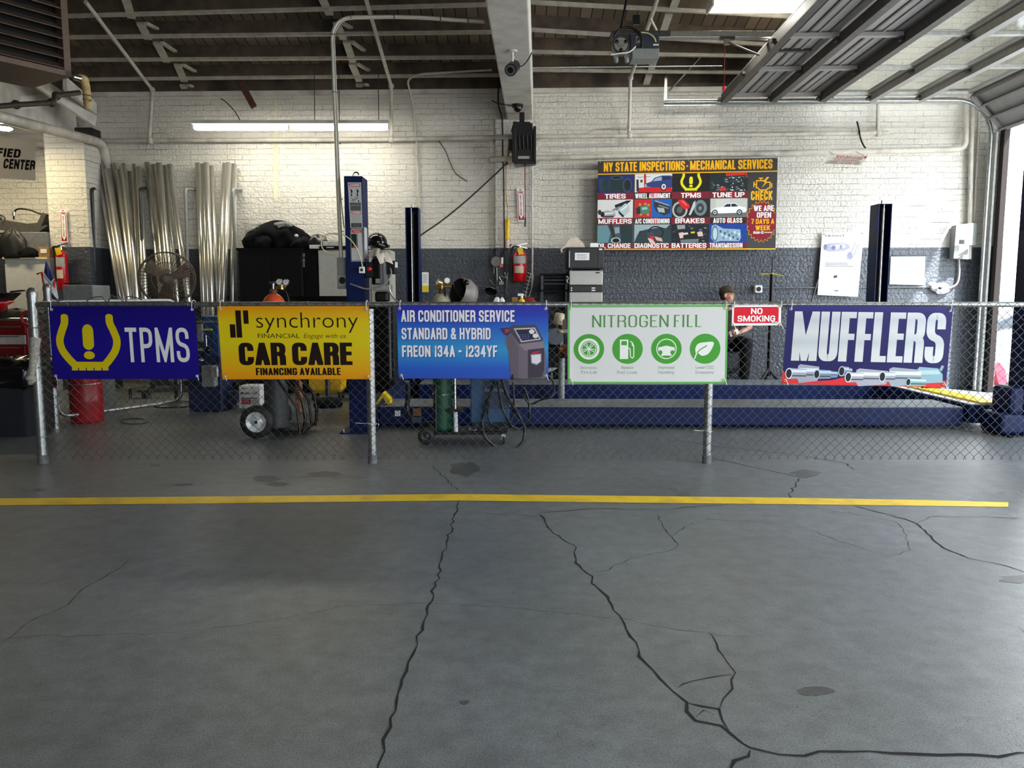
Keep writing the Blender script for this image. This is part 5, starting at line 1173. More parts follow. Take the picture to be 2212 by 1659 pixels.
# ------------------------------------------------------------------ cabinets along the wall
def cabinet(name, lab, x0, x1, yt, Y, dep, mt, doors=2, handle=True, cat='cabinet', z0=0.0, gap=.01):
    a = P(x0, yt, Y); b = P(x1, yt, Y); t = thing(name, lab, cat, ((a.x + b.x) / 2, Y + dep / 2, z0))
    m = MB(); m.box(((a.x + b.x) / 2, Y + dep / 2 + .01, (a.z + z0) / 2), (b.x - a.x, dep - .02, a.z - z0), mt, bev=.006); m.build('body', t)
    w = (b.x - a.x - gap) / doors
    for k in range(doors):
        m = MB(); cx = a.x + gap / 2 + w * (k + .5); m.box((cx, Y + .005, (a.z + z0) / 2 - .02), (w - gap, .02, a.z - z0 - .1), mt, bev=.004); o = m.build('door', t)
        if handle: m = MB(); m.box((cx + (w / 2 - .06) * (1 if k == 0 and doors == 2 else -1), Y - .012, (a.z + z0) * .55), (.02, .02, .12), GREYP if mt is not BLACKM else DSTEEL); m.build('handle', o)
    return t, a, b
BC, bca, bcb = cabinet('storage_cabinet', 'tall black two-door storage cabinet between exhaust tubes and blue post', 513, 652, 540, 10.95, .5, mat('black_cabinet', (10, 10, 11), .55, var=.1, spec=.25))
m = MB(); m.box(((bca.x + bcb.x) / 2, 11.2, bca.z + .012), (bcb.x - bca.x + .03, .54, .03), BLACKM); m.build('top_panel', BC)
tb, ta_, tb_ = cabinet('tall_locker', 'narrow black locker with three small labels beside the white cabinet', 653, 685, 538, 11.0, .5, BLACKM, 1, False)
for q, (y0, y1) in enumerate(((547, 555), (558, 566), (567, 577))):
    m = MB(); bx(m, 654, y0, 658.5, y1, 10.985, .004, GREYP); m.build('label_card', tb)
cz_ = P(700, 662, 11.0).z
WC, wa, wb_ = cabinet('metal_cabinet', 'cream metal cabinet behind the front blue lift post', 686, 843, 540, 11.0, .45, mat('cream_enamel', (206, 204, 190), .45, var=.04), 2, True, z0=cz_)
cabinet('base_cabinet', 'dark base cabinet below the cream cabinet, seen through the fence by the middle post', 686, 838, 662.5, 11.0, .45, BLACKM, 2, False)
m = MB(); bx(m, 839, 650, 845, 818, 11.05, .05, GREYP); tag(m.build('steel_angle'), 'upright grey steel strip beside the dark locker', 'steel strip')
# black jackets on the cabinet
JK = mat('black_fabric', (12, 13, 15), .9, var=.3, scale=30, spec=.15); GKJ = mat('grey_fabric', (112, 112, 108), .85, var=.15, scale=30)
zt = bca.z + .03
c = P(597, 510, 11.15); m = MB(); lump(m, (c.x, 11.2, zt + .12), (.43, .2, .24), JK, 3, .26, 48, 22, 7); lump(m, (P(560, 520, 11.1).x, 11.12, zt + .07), (.24, .16, .15), JK, 5, .25); lump(m, (P(650, 525, 11.1).x, 11.12, zt + .05), (.18, .15, .11), JK, 8, .25)
o = tag(m.build('jacket_heap'), 'heap of black jackets lying on the black storage cabinet', 'jackets')
m = MB(); c = P(612, 487, 11.15); lump(m, c, (.14, .1, .05), GKJ, 2, .15); m.build('grey_lining', o)
sh = Sheet([P(598, 487, 11.0), P(616, 482, 11.0), P(617, 488, 11.0), P(600, 493, 11.0)], (0, 0, 20, 6), GKJ); 
for q in range(5): sh.put(strokep([(2 + q * 3.4, 5), (4 + q * 3.4, 1)], 1.1), GR)
sh.mb.build('white_print', o)
m = MB(); c = P(640, 509, 11.0); m.ell(c, (.03, .01, .02), WHT, 10, 6); m.build('white_patch', o)
m = MB(); c = P(684, 521, 11.1); lump(m, (c.x, 11.15, bca.z + .075), (.17, .13, .14), mat('black_bin_bag', (20, 20, 19), .35), 11, .22); tag(m.build('plastic_bag'), 'knotted black plastic bag on the tall locker', 'bag')
m = MB(); bx(m, 668, 529, 690, 537, 10.95, .3, WHT, .003); bx(m, 690, 531, 768, 539, 10.93, .3, BLACK, .004); o = tag(m.build('flat_box'), 'long flat black box with white end on the cream cabinet', 'box')
sh = Sheet(flat(704, 532, 722, 537, 10.925), (0, 0, 18, 5), BLACK)
for q in range(6): sh.put(rectp(1 + q * 2.8, 1.5, 3 + q * 2.8, 3.5), GR)
sh.mb.build('white_print', o)
m = MB(); bx(m, 697, 521, 735, 531, 11.0, .2, mat('white_paper_stack', (222, 222, 214), .7), .003); tag(m.build('paper_stack'), 'stack of white paper on the flat black box', 'paper')
# wire basket
m = MB(); A0 = [P(527, 482, 11.1), P(560, 481, 11.1)]; z1 = A0[0].z; x0_, x1_ = A0[0].x, A0[1].x; zb = zt; bk = .3
for q in range(9):
    x = x0_ + (x1_ - x0_) * q / 8; xi = x0_ + .05 + (x1_ - x0_ - .08) * q / 8
    m.tube([(x, 11.08, z1), (xi, 11.12, zb), (xi, 11.3, zb), (x, 11.38, z1)], .0022, GALV, n=4)
for q in range(8):
    t = q / 7; z = zb + (z1 - zb) * t; e = .05 * (1 - t); m.tube([(x0_ + e, 11.12 - .04 * t, z), (x1_ - e * .6, 11.12 - .04 * t, z), (x1_ - e * .6, 11.3 + .08 * t, z), (x0_ + e, 11.3 + .08 * t, z)], .002 if q < 7 else .004, GALV, n=4, closed=True)
tag(m.build('wire_basket'), 'tall wire basket on the black cabinet beside the jackets', 'basket')
# welding helmet on the cream cabinet
HM = thing('welding_helmet', 'glossy black welding helmet on the cream cabinet behind the blue post', 'helmet', (P(818, 540, 11.15).x, 11.15, wa.z))
c = P(815, 523, 11.15); m = MB(); m.ell(c, (.14, .14, .13), mat('gloss_black', (20, 18, 17), .12), 24, 14, Matrix.Rotation(R(20), 3, 'Y')); m.build('shell', HM)
m = MB(); m.tube(arc(c + V((.02, 0, -.03)), (1, 0, -.3), (0, -1, 0), .135, R(-60), R(80), 12), .012, GREYP, n=6); m.build('rim', HM); m = MB(); m.cyl(P(834, 531, 11.05), P(838, 532, 11.2), .03, BLACK, n=12); m.build('knob', HM)
m = MB(); m.ell(c + V((.06, -.1, .06)), (.03, .01, .02), GREYP, 10, 6); m.build('emblem', HM)

# ------------------------------------------------------------------ fire extinguishers and their signs
def extinguisher(cx, yt, yb, Y, lab, w, tagy):
    base = P(cx, yb, Y); top = P(cx, yt, Y); h = top.z - base.z; r = w / 2 * (Y / FPX); t = thing('fire_extinguisher', lab, 'fire extinguisher', base)
    EX = mat('extinguisher_red', (196, 16, 24), .25, var=.04)
    m = MB(); m.lathe([(0, 0), (r * .9, 0), (r, .015), (r, h * .84), (r * .9, h * .91), (r * .55, h * .97), (r * .28, h), (r * .28, h + .02)], base, EX, n=26); m.build('cylinder', t)
    m = MB(); m.cyl(base + V((0, 0, h + .01)), base + V((0, 0, h + .06)), r * .3, STEEL, n=12); m.box(base + V((.035, 0, h + .085)), (.15, .025, .012), STEEL, rot=Matrix.Rotation(R(-12), 3, 'Y')); m.box(base + V((.045, 0, h + .045)), (.13, .025, .012), STEEL, rot=Matrix.Rotation(R(14), 3, 'Y')); m.build('valve_handle', t)
    m = MB(); m.tube(smooth_path([base + V((-.02, 0, h + .05)), base + V((-.09, -.02, h + .05)), base + V((-r - .025, 0, h - .03)), base + V((-r - .022, 0, h * .5)), base + V((-r - .02, 0, h * .2))], 5), .012, BLACK, n=8); m.build('hose', t)
    def lbl(z0, z1, mt, nm, a0=-60, a1=60):
        pts0 = [base + V((r * 1.01 * math.sin(R(a)), -r * 1.01 * math.cos(R(a)), 0)) for a in range(a0, a1 + 1, 12)]; n = len(pts0)
        m = MB(); m.add([p + V((0, 0, z0 * h)) for p in pts0] + [p + V((0, 0, z1 * h)) for p in pts0], [(i, i + 1, n + i + 1, n + i) for i in range(n - 1)], mt, True); m.build(nm, t)
    lbl(.58, .82, mat('label_grey', (168, 168, 160), .5), 'instruction_label'); lbl(.28, .5, mat('label_pale', (214, 190, 170), .5), 'class_label', -48, 36)
    m = MB(); p = base + V((.01, -r - .012, h * .97)); m.box(p, (.075, .003, .1), YELLOW, rot=Matrix.Rotation(R(-14), 3, 'Y')); m.build('inspection_tag', t)
    m = MB(); m.box(base + V((0, r + .02, h * .6)), (.08, .05, .1), DSTEEL); m.build('wall_bracket', t)
extinguisher(1122.5, 541, 609, wall_y(.1) - .3, 'bright red fire extinguisher on the central pilaster', 29, 0)
extinguisher(137, 541, 625, 11.235, 'dark red fire extinguisher with yellow tag left of the exhaust tubes', 22, 0)
def ext_sign(cor, off, lab):
    sh = Sheet([WP(x, y, off) for x, y in cor], (0, 0, 16, 70), WHT)
    sh.put(rectp(1.4, 12, 14.6, 68), (170, 24, 34)); sh.put([(3, 10), (13, 10), (13, 58), (8, 66), (3, 58)], (240, 238, 232), 2)
    sh.put([(4, 2), (12, 2), (8, 4.5)], (150, 24, 34), 2); sh.put(st('FIRE', 2, 11.5, 5.5, 12, .2, cw=.6), (170, 30, 38), 3)
    for q, ch in enumerate('EXTINGUISHER'): sh.put(st(ch, 6.2, 18 + q * 3.7, 3, 3.4 if ch != 'I' else 1, .22, cw=.8), (110, 40, 44), 3)
    tag(sh.mb.build('sign'), lab, 'sign')
ext_sign([(1116, 407), (1132, 407), (1134, 477), (1119, 477)], .16, 'narrow fire extinguisher arrow sign on the central pilaster')
ext_sign([(129, 452), (142.5, 452), (146.5, 523), (132, 523)], .6, 'narrow fire extinguisher arrow sign on the left pilaster')

# ------------------------------------------------------------------ far left corner
CW = mat('white_laminate', (196, 194, 186), .5, var=.04)
lc, la, lb = cabinet('white_cabinet', 'white cabinet with cream top at far left under the grey box', 8, 104, 560, 11.2, .42, CW, 1, False)
m = MB(); m.box(((la.x + lb.x) / 2, 11.4, la.z + .014), (lb.x - la.x, .46, .028), mat('cream_edge', (216, 208, 164), .5)); m.build('top_board', lc)
lz = la.z + .028
def on(px0, px1, py, Y, dep, z, mt, m, bev=.004):
    a = P(px0, py, Y); b = P(px1, py, Y); m.box(((a.x + b.x) / 2, Y + dep / 2, (a.z + z) / 2), (b.x - a.x, dep, a.z - z), mt, bev=bev)
m = MB(); on(-30, 100, 501, 11.3, .32, lz, mat('steel_grey_box', (120, 122, 124), .45, .3), m, .008); gb = tag(m.build('metal_box'), 'grey steel box standing on the white cabinet at far left', 'box')
m = MB(); p0 = P(0, 504, 11.29); p1 = P(40, 504, 11.29); m.box((p0 + p1) / 2, (p1.x - p0.x, .006, .012), BLACK); m.build('lid_slot', gb)
m = MB(); on(82, 105, 533, 11.18, .11, lz, mat('brown_cardboard', (150, 112, 66), .8), m); cb_ = tag(m.build('carton'), 'small brown carton with white label on the white cabinet', 'box'); m = MB(); bx(m, 87, 538, 101, 547, 11.174, .003, WHT); m.build('label', cb_)
m = MB(); c = P(30, 545, 11.2); lump(m, (c.x - .02, 11.22, lz + .11), (.2, .09, .26), mat('black_bag', (22, 22, 24), .5, var=.3), 14, .2); lump(m, (c.x + .2, 11.2, lz + .04), (.14, .08, .09), JK, 15, .2); tag(m.build('shoulder_bag'), 'black shoulder bag slumped on the white cabinet at far left', 'bag')
OZ = P(0, 501, 11.3).z
op = thing('oil_pan', 'dark oil pan with a curved hose on top of the grey steel box', 'oil pan', (P(50, 500, 11.4).x, 11.42, OZ)); PANM = mat('dull_pan', (86, 84, 78), .45, .4)
m = MB(); prof = [(-14, 494), (60, 500), (86, 500), (104, 488), (104, 484), (92, 488), (104, 462), (96, 458), (84, 480), (60, 482), (10, 474), (-14, 484)]
m.prism([((x - 0) * .0064, (500 - y) * .0064) for x, y in prof], V((P(0, 500, 11.35).x, 11.35, OZ + .005)), V((1, 0, 0)), V((0, 0, 1)), V((0, .26, 0)), PANM); m.build('pan_body', op)
m = MB(); m.tube(smooth_path([P(x, y, 11.4) for x, y in ((30, 474), (30, 464), (34, 454), (46, 451), (66, 454), (84, 461), (104, 466))], 5), .012, BLACK, n=8); m.build('hose', op)
m = MB(); m.cyl(P(30, 466, 11.4), P(30, 457, 11.4), .02, STEEL, n=10); m.build('coupling', op)
m = MB(); m.tube(smooth_path([P(x, y, 11.36) for x, y in ((-4, 488), (2, 470), (8, 486), (10, 470), (-2, 464))], 4), .012, DSTEEL, n=7); m.build('coiled_wire', op)
def canvas():
    m = mat('white_canvas', (214, 208, 196), .85, var=.06, scale=3); n = m.node_tree.nodes; L = m.node_tree.links
    t = n.new('ShaderNodeBsdfTranslucent'); t.inputs[0].default_value = rgb((214, 206, 190)); mx = n.new('ShaderNodeMixShader'); mx.inputs[0].default_value = .4
    L.new(n['Principled BSDF'].outputs[0], mx.inputs[1]); L.new(t.outputs[0], mx.inputs[2]); L.new(mx.outputs[0], n['Material Output'].inputs[0]); return m
# cloth banner hanging from the white pipe
sh = Sheet([P(-90, 288, 9.75), P(75, 301, 9.75), P(77, 390, 9.75), P(-90, 380, 9.75)], (-90, 0, 76, 90), canvas())
for s, yb, h, x, w, sl in (('CERTIFIED', 43, 19, -78, 121, .2), ('CENTER', 68, 22, 6, 68, .16)): sh.put([[(a + (yb - b) * .0, b) for a, b in q] for q in [[(xx + (yb - yy) * sl, yy) for xx, yy in q2] for q2 in st(s, x, yb, h, w, .24, cw=.66, gap=.1)]], (30, 26, 24))
tag(sh.mb.build('cloth_banner'), 'white cloth banner with black italic CERTIFIED CENTER lettering at far left', 'banner')
# black speaker / small box under the side beam
m = MB(); bx(m, 160, 275, 199, 296, 11.3, .25, BLACK, .01); tag(m.build('junction_box'), 'black box under the side beam beside the white pipe', 'box')
# grey steel cabinet, flag, red hose, tool cart, pans
m = MB(); a = P(134, 616, 9.2); b = P(200, 616, 9.2); m.box(((a.x + b.x) / 2, 9.4, a.z / 2), (b.x - a.x, .4, a.z), GREYP, bev=.01)
sg = tag(m.build('steel_cabinet'), 'grey steel cabinet with bolt heads behind the blue banner', 'cabinet')
for x, y in ((144, 625), (196, 623), (144, 633), (193, 634)): m = MB(); c = P(x, y, 9.19); m.cyl(c, c + V((0, .02, 0)), .008, STEEL, n=8); m.build('bolt', sg)
m = MB(); bx(m, 139, 610, 175, 613, 9.25, .12, BLACK, .004); m.build('rubber_strip', sg)
FG = thing('flag', 'blue white and red cloth flag hanging beside the white cabinet', 'flag', P(112, 660, 8.7))
def cloth(pts, mt, nm):
    m = MB(); vs = [P(x, y, 8.7 + dz) for x, y, dz in pts]; n = len(vs); m.add(vs + [p + V((0, .004, 0)) for p in vs], [tuple(range(n)), tuple(range(n, 2 * n))[::-1]] + [(i, (i + 1) % n, n + (i + 1) % n, n + i) for i in range(n)], mt); m.build(nm, FG)
FBL = mat('flag_blue', (36, 44, 110), .8); FRD = mat('flag_red', (190, 28, 40), .8); FWH = mat('flag_white', (214, 208, 204), .8)
cloth([(99, 563, 0), (107, 580, .03), (114, 602, .0), (110, 608, .0), (103, 600, .0), (95, 588, .02)], FBL, 'blue_quarter')
cloth([(95, 588, .02), (103, 600, 0), (110, 608, 0), (116, 602, 0), (122, 622, .02), (126, 645, .03), (118, 640, 0), (112, 628, .0), (103, 636, 0), (99, 618, .02), (93, 600, .01)], FWH, 'white_cross')
cloth([(93, 592, .015), (96, 606, .012), (106, 616, .005), (104, 634, .01), (99, 640, .012), (95, 622, .015), (91, 604, .012)], FRD, 'red_quarter')
cloth([(117, 604, 0), (121, 616, .02), (117, 622, .01), (114, 612, .0)], FRD, 'red_quarter'); cloth([(110, 632, .0), (118, 640, .0), (124, 648, .03), (116, 652, .02), (110, 644, 0)], FBL, 'blue_quarter')
m = MB(); c = P(110, 617, 8.69); m.torus(c, .014, .003, mat('emblem_green', (70, 96, 60), .6), n=12, k=5); m.build('emblem', FG)
m = MB(); m.tube([P(80, 592, 8.72), P(90, 588, 8.72), P(96, 620, 8.72), P(104, 700, 8.72), V((P(106, 700, 8.72).x, 8.72, .02))], .012, mat('red_rod', (186, 36, 36), .4), n=8); m.build('red_rod', FG)
m = MB(); m.tube(smooth_path([P(x, y, 8.2) for x, y in ((112, 650), (104, 640), (96, 652), (106, 668), (98, 682), (70, 672), (50, 678), (48, 695), (64, 704), (78, 694), (82, 674), (86, 720), (88, 800), (88, 905), (96, 917))], 5), .016, mat('red_hose', (176, 34, 34), .4), n=8); tag(m.build('red_hose'), 'red hose looped beside the first fence post', 'hose')
TC = thing('tool_cart', 'red tool cart with chrome top edge behind the bin at far left', 'tool cart', (P(10, 700, 8.3).x, 8.5, 0)); RC = mat('cart_red', (122, 18, 20), .35, var=.1)
a = P(-80, 692, 8.3); b = P(58, 692, 8.3); m = MB(); m.box(((a.x + b.x) / 2, 8.55, a.z / 2 + .12), (b.x - a.x, .5, a.z - .24), RC, bev=.01); m.build('body', TC)
m = MB(); m.box(((a.x + b.x) / 2, 8.55, a.z + .01), (b.x - a.x + .03, .53, .03), STEEL, bev=.006); m.build('chrome_top', TC)
for q, (y0, y1) in enumerate(((703, 720), (724, 744), (748, 780))):
    m = MB(); bx(m, -75, y0, 55, y1, 8.285, .02, RC if q != 1 else mat('drawer_white', (196, 192, 186), .5), .003); o = m.build('drawer', TC); m = MB(); bx(m, -60, y0 + 2, 40, y0 + 4, 8.27, .02, STEEL); m.build('handle', o)
for x in (a.x + .08, b.x - .08): m = MB(); m.cyl((x - .02, 8.4, .06), (x + .02, 8.4, .06), .06, RUBBER, n=16); m.box((x, 8.4, .13), (.05, .08, .08), DSTEEL); m.build('caster', TC)
m = MB(); c = P(30, 684, 8.45); lump(m, (P(36, 690, 8.5).x, 8.5, a.z + .055), (.17, .14, .06), mat('dark_parts', (74, 66, 54), .6, .3), 21, .35); tag(m.build('parts_heap'), 'heap of dark greasy parts on the red tool cart', 'parts')
DP = thing('drain_pan', 'black drain pan with long lip over a red dish at far left', 'drain pan', P(4, 660, 8.7)); m = MB(); c = P(0, 632, 8.7)
m.lathe([(.0, -.09), (.12, -.09), (.2, -.01), (.205, .0), (.19, .0), (.11, -.08), (0, -.08)], c, BLACK, n=28); m.box(P(38, 629, 8.7), (.13, .07, .015), BLACK, rot=Matrix.Rotation(R(-6), 3, 'Y')); m.build('pan', DP)
m = MB(); m.lathe([(0, -.2), (.04, -.2), (.06, -.14), (.14, -.1), (.0, -.1)], c, RED, n=22); m.build('red_dish', DP); m = MB(); m.cyl((c.x, c.y, 0), c - V((0, 0, .19)), .025, DSTEEL, n=10); m.lathe([(0, .03), (.2, .02), (.2, 0)], (c.x, c.y, 0), DSTEEL, n=20); m.build('stand', DP)
# waste bin
WB = thing('waste_bin', 'dark grey waste bin lined with a black plastic bag at far left', 'bin', (P(8, 900, 7.4).x, 7.65, 0)); c = V((P(4, 900, 7.4).x, 7.68, 0)); m = MB(); BINM = mat('bin_grey', (40, 44, 48), .5)
def rsq(w, z, r): 
    o = []
    for qx, qy, a0 in ((1, 1, 0), (-1, 1, 90), (-1, -1, 180), (1, -1, 270)):
        for q in range(5): a_ = R(a0 + 22.5 * q); o.append(c + V((qx * (w / 2 - r) + r * math.cos(a_), qy * (w / 2 - r) + r * math.sin(a_), z)))
    return o
poly_loft(m, [rsq(.38, 0, .05), rsq(.4, .02, .05), rsq(.46, .62, .06), rsq(.48, .64, .06)], BINM); m.build('bin_body', WB)
m = MB(); BG = mat('shiny_black_bag', (14, 14, 15), .18, bump=.0); rings = []
g = random.Random(2)
for k, (w, z) in enumerate(((.49, .46), (.53, .54), (.55, .66), (.5, .72), (.36, .76), (.2, .74), (.05, .72))):
    r_ = rsq(w, z, min(.07, w * .3)); rings.append([p + V((g.uniform(-.02, .02), g.uniform(-.02, .02), g.uniform(-.03, .03))) for p in r_])
poly_loft(m, rings, BG); m.build('bin_bag', WB)
# red drum
DC = G(171, 916); m = MB(); r_ = .165; RDM = mat('drum_red', (150, 24, 30), .4, var=.15, scale=6); m.lathe([(0, 0), (r_ * .95, 0), (r_, .02), (r_, .22), (r_ * 1.03, .24), (r_, .26), (r_, .46), (r_ * 1.03, .48), (r_, .5), (r_, .68), (r_ * 1.04, .7), (r_ * .9, .71), (0, .7)], DC + V((0, .17, 0)), RDM, n=28); dm = tag(m.build('drum'), 'red metal drum behind the gate under the tyre pressure banner', 'drum')
m = MB(); m.torus(DC + V((0, .17, .42)), r_ * 1.02, .006, STEEL, ax=(0, 0, 1), n=28, k=6); m.build('drum_band', dm)
m = MB(); pts = [G(290 + 30 * math.cos(R(q)), 910 + 6 * math.sin(R(q)), .008) for q in range(0, 330, 20)]; m.tube(pts, .006, BLACK, n=6); tag(m.build('cable_ring'), 'loop of thin black cable on the floor behind the gate', 'cable')
def wheel(par, c, r, w, mt_rim, ax=(0, 1, 0), rim=.62, nm='wheel'):
    ax = V(ax).normalized(); m = MB(); prof = [(r * rim, -w / 2), (r * .9, -w / 2), (r, -w * .3), (r, w * .3), (r * .9, w / 2), (r * rim, w / 2)]
    m.lathe(prof, c, RUBBER, n=30, ax=ax); o = m.build(nm, par); m = MB()
    m.lathe([(0, -w * .38), (r * .2, -w * .38), (r * .25, -w * .2), (r * .5, -w * .22), (r * rim * .95, -w * .45), (r * rim, -w * .48), (r * rim, w * .48), (r * .3, w * .3), (0, w * .3)], c, mt_rim, n=26, ax=ax); m.build('rim', o)
    m = MB(); m.cyl(V(c) - ax * (w * .5), V(c) - ax * (w * .3), r * .1, DSTEEL, n=10); m.build('hub', o)
    return o
# ------------------------------------------------------------------ gas cylinder cart with orange top
GC = G(602, 941); GC = V((GC.x, GC.y + .12, 0))
GT = thing('gas_cart', 'black two-wheeled gas bottle cart with white-rimmed tyre behind the orange banner', 'cart', GC)
wc = P(553, 917, 7.38); wheel(GT, V((wc.x, 7.42, .162)), .158, .09, mat('white_rim', (206, 208, 206), .35, .2)); wheel(GT, V((wc.x + .02, 7.95, .162)), .158, .09, mat('white_rim', (206, 208, 206), .35, .2))
m = MB(); m.cyl((wc.x, 7.42, .162), (wc.x + .02, 7.95, .162), .014, DSTEEL, n=8); m.build('axle', GT)
m = MB(); a = P(572, 940, 7.45); b = P(654, 938, 7.45); m.box(((a.x + b.x) / 2, 7.7, .06), (b.x - a.x, .46, .02), BLACK); m.build('platform', GT)
for y in (7.47, 7.92):
    m = MB(); k = (7.47 / y); f = lambda px, py: V((P(px, py, 7.47).x, y, P(px, py, 7.47).z))
    m.tube(rounded([f(655, 936), f(660, 905), f(652, 862), f(618, 822), f(604, 700)], .05, 4), .016, BLACK, n=8); m.tube([f(648, 937), f(641, 880), f(600, 820)], .013, BLACK, n=8); m.build('frame_tube', GT)
m = MB(); m.tube([P(655, 936, 7.47), V((P(655, 936, 7.47).x, 7.92, .07))], .014, BLACK, n=8); m.build('cross_tube', GT)
CY = mat('cylinder_grey', (70, 72, 74), .45, .2, var=.12); OR = mat('cylinder_orange', (218, 92, 44), .45, var=.08)
def cylinder(name, lab, c, r, h, body, top_m, z0=.075, top_at=.72):
    t = thing(name, lab, 'gas cylinder', c + V((0, 0, z0))); b = c + V((0, 0, z0))
    m = MB(); m.lathe([(0, 0), (r * .96, 0), (r, .02), (r, h * top_at)], b, body, n=26); m.build('body', t)
    m = MB(); m.lathe([(r, h * top_at), (r, h - r * 1.1), (r * .93, h - r * .75), (r * .75, h - r * .42), (r * .5, h - r * .2), (r * .32, h - r * .1)], b, top_m, n=26); m.build('shoulder', t)
    m = MB(); m.lathe([(r * .34, h - r * .12), (r * .32, h + .03), (r * .15, h + .035)], b, mat('neck_rust', (110, 70, 52), .6, .3), n=16); m.build('neck_ring', t)
    return t, b + V((0, 0, h))
topz = P(592, 632, 7.6).z
gx = P(595, 800, 7.6).x
c1, tp1 = cylinder('gas_cylinder', 'gas cylinder with orange shoulder and brass regulator standing on the black cart', V((gx, 7.62, 0)), .108, topz - .075, CY, OR)
m = MB(); p = tp1; m.cyl(p, p + V((0, 0, .09)), .014, STEEL, n=10); m.lathe([(0, 0), (.032, 0), (.034, .012), (.03, .02), (0, .02)], p + V((-.005, 0, .085)), mat('valve_wheel', (96, 92, 84), .4, .5), n=16); m.build('valve', c1)
BRS = mat('brass', (170, 140, 84), .3, .9)
m = MB(); m.cyl(p + V((.01, 0, .045)), p + V((.12, -.01, .05)), .013, BRS, n=10); m.cyl(p + V((.085, -.02, .03)), p + V((.085, -.02, .075)), .022, BRS, n=12); m.tube(smooth_path([p + V((.1, -.02, .03)), p + V((.13, -.02, .0)), p + V((.15, -.02, -.08)), p + V((.15, -.02, -.16))], 5), .006, DSTEEL, n=6); o = m.build('regulator', c1)
for px, py in ((602.5, 609), (617, 610)):
    c = P(px, py, 7.52); m = MB(); m.cyl(c, c + V((0, .03, 0)), .03, CHROME, n=20); m.cyl(c - V((0, .002, 0)), c, .024, mat('gauge_face', (206, 206, 206), .3), n=20); m.box(c + V((0, -.003, .006)), (.003, .002, .022), BLACK, rot=Matrix.Rotation(R(40), 3, 'Y')); m.tube([c + V((0, .015, -.03)), p + V((.06 if px < 610 else .1, 0, .05))], .006, BRS, n=6); m.build('gauge', o)
c2, tp2 = cylinder('gas_cylinder', 'shorter black gas cylinder left of the grey one on the black cart', V((P(583, 900, 7.6).x, 7.74, 0)), .09, .78, BLACK, BLACK)
m = MB(); m.cyl(tp2, tp2 + V((0, 0, .1)), .02, BRS, n=10); m.build('valve', c2)
# ------------------------------------------------------------------ white carton, brown carton, yellow mop bucket, oil drain
sh0 = P(538, 884, 9.2); m = MB(); bx(m, 516, 834, 562, 882, 9.2, .25, WHT, .004); oc = tag(m.build('oil_carton'), 'white oil carton with red panel behind the cart tyre', 'box')
sh = Sheet(flat(517, 835, 561, 881, 9.195), (0, 0, 44, 46), WHT); sh.put(bt('Motor Oil', 3, 17, 6, 34, off=.02), (30, 30, 30)); sh.put(rectp(3, 24, 40, 26), (60, 60, 60)); sh.put(st('SAE 10W', 4, 22.5, 4, 26, .2, cw=.6), (60, 60, 60)) if False else None
sh.put(rectp(5, 27, 25, 38), (178, 30, 50), 1); sh.put(rectp(28, 27, 42, 42), (196, 196, 196), 1)
for q in range(3): sh.put(rectp(7, 29 + q * 2.6, 22, 30.2 + q * 2.6), (226, 150, 160), 2)
sh.put(rectp(26, 30, 31, 31), (30, 30, 30), 2); sh.put(rectp(26, 34, 30, 35), (30, 30, 30), 2); sh.put(rectp(6, 3, 18, 5), (190, 140, 140)); sh.mb.build('carton_print', oc)
BRC = mat('brown_cardboard', (150, 112, 66), .8); m = MB(); bx(m, 637, 820, 649, 889, 9.0, .12, mat('printed_brown', (150, 96, 66), .7, var=.2), .003); br_ = tag(m.build('carton'), 'tall brown printed carton behind the gas cart', 'box')
for q in range(7): m = MB(); bx(m, 638, 823 + q * 6, 647, 826 + q * 6, 8.996, .003, mat('print_dark', (84, 46, 34), .7)); m.build('print_band', br_)
MBK = thing('mop_bucket', 'yellow wheeled mop bucket behind the orange banner', 'bucket', G(702, 866) + V((0, .2, 0))); mc = G(702, 866) + V((0, .2, 0)); YB = mat('bucket_yellow', (206, 160, 20), .5, var=.1, dirt=(120, 96, 40), dirt_amt=.4)
m = MB(); poly_loft(m, [[mc + V((sx * w, sy * d, z)) for sx, sy in ((-1, -1), (1, -1), (1, 1), (-1, 1))] for w, d, z in ((.16, .13, .09), (.2, .17, .14), (.235, .2, .62), (.25, .21, .64))], YB, smooth=False); m.build('bucket', MBK)
for sx in (-1, 1):
    for sy in (-1, 1): m = MB(); c = mc + V((sx * .17, sy * .12, .04)); m.cyl(c - V((.012, 0, 0)), c + V((.012, 0, 0)), .04, RUBBER, n=14); m.box(c + V((0, 0, .045)), (.03, .04, .05), DSTEEL); m.build('caster', MBK)
OD = thing('oil_drain', 'wide black oil drain dish with red rim beside the front blue post', 'oil drain', V((P(690, 652, 9.3).x, 9.6, 0))); c = V((P(690, 648, 9.3).x, 9.6, P(690, 655, 9.3).z))
m = MB(); m.lathe([(.02, -.02), (.22, -.0), (.48, .07), (.49, .085), (.47, .085), (.2, .015), (.02, 0)], c, BLACKM, n=36, scale=(1.0, .7)); m.build('dish', OD)
m = MB(); m.lathe([(.0, -.16), (.18, -.15), (.19, -.01), (.17, -.01)], c, RED, n=26); m.build('red_funnel', OD); m = MB(); m.cyl((c.x, c.y, .12), c - V((0, 0, .15)), .03, DSTEEL, n=12); m.lathe([(0, .12), (.16, .1), (.18, .02), (.15, 0), (0, 0)], (c.x, c.y, 0), BLACKM, n=26); m.build('stand', OD)
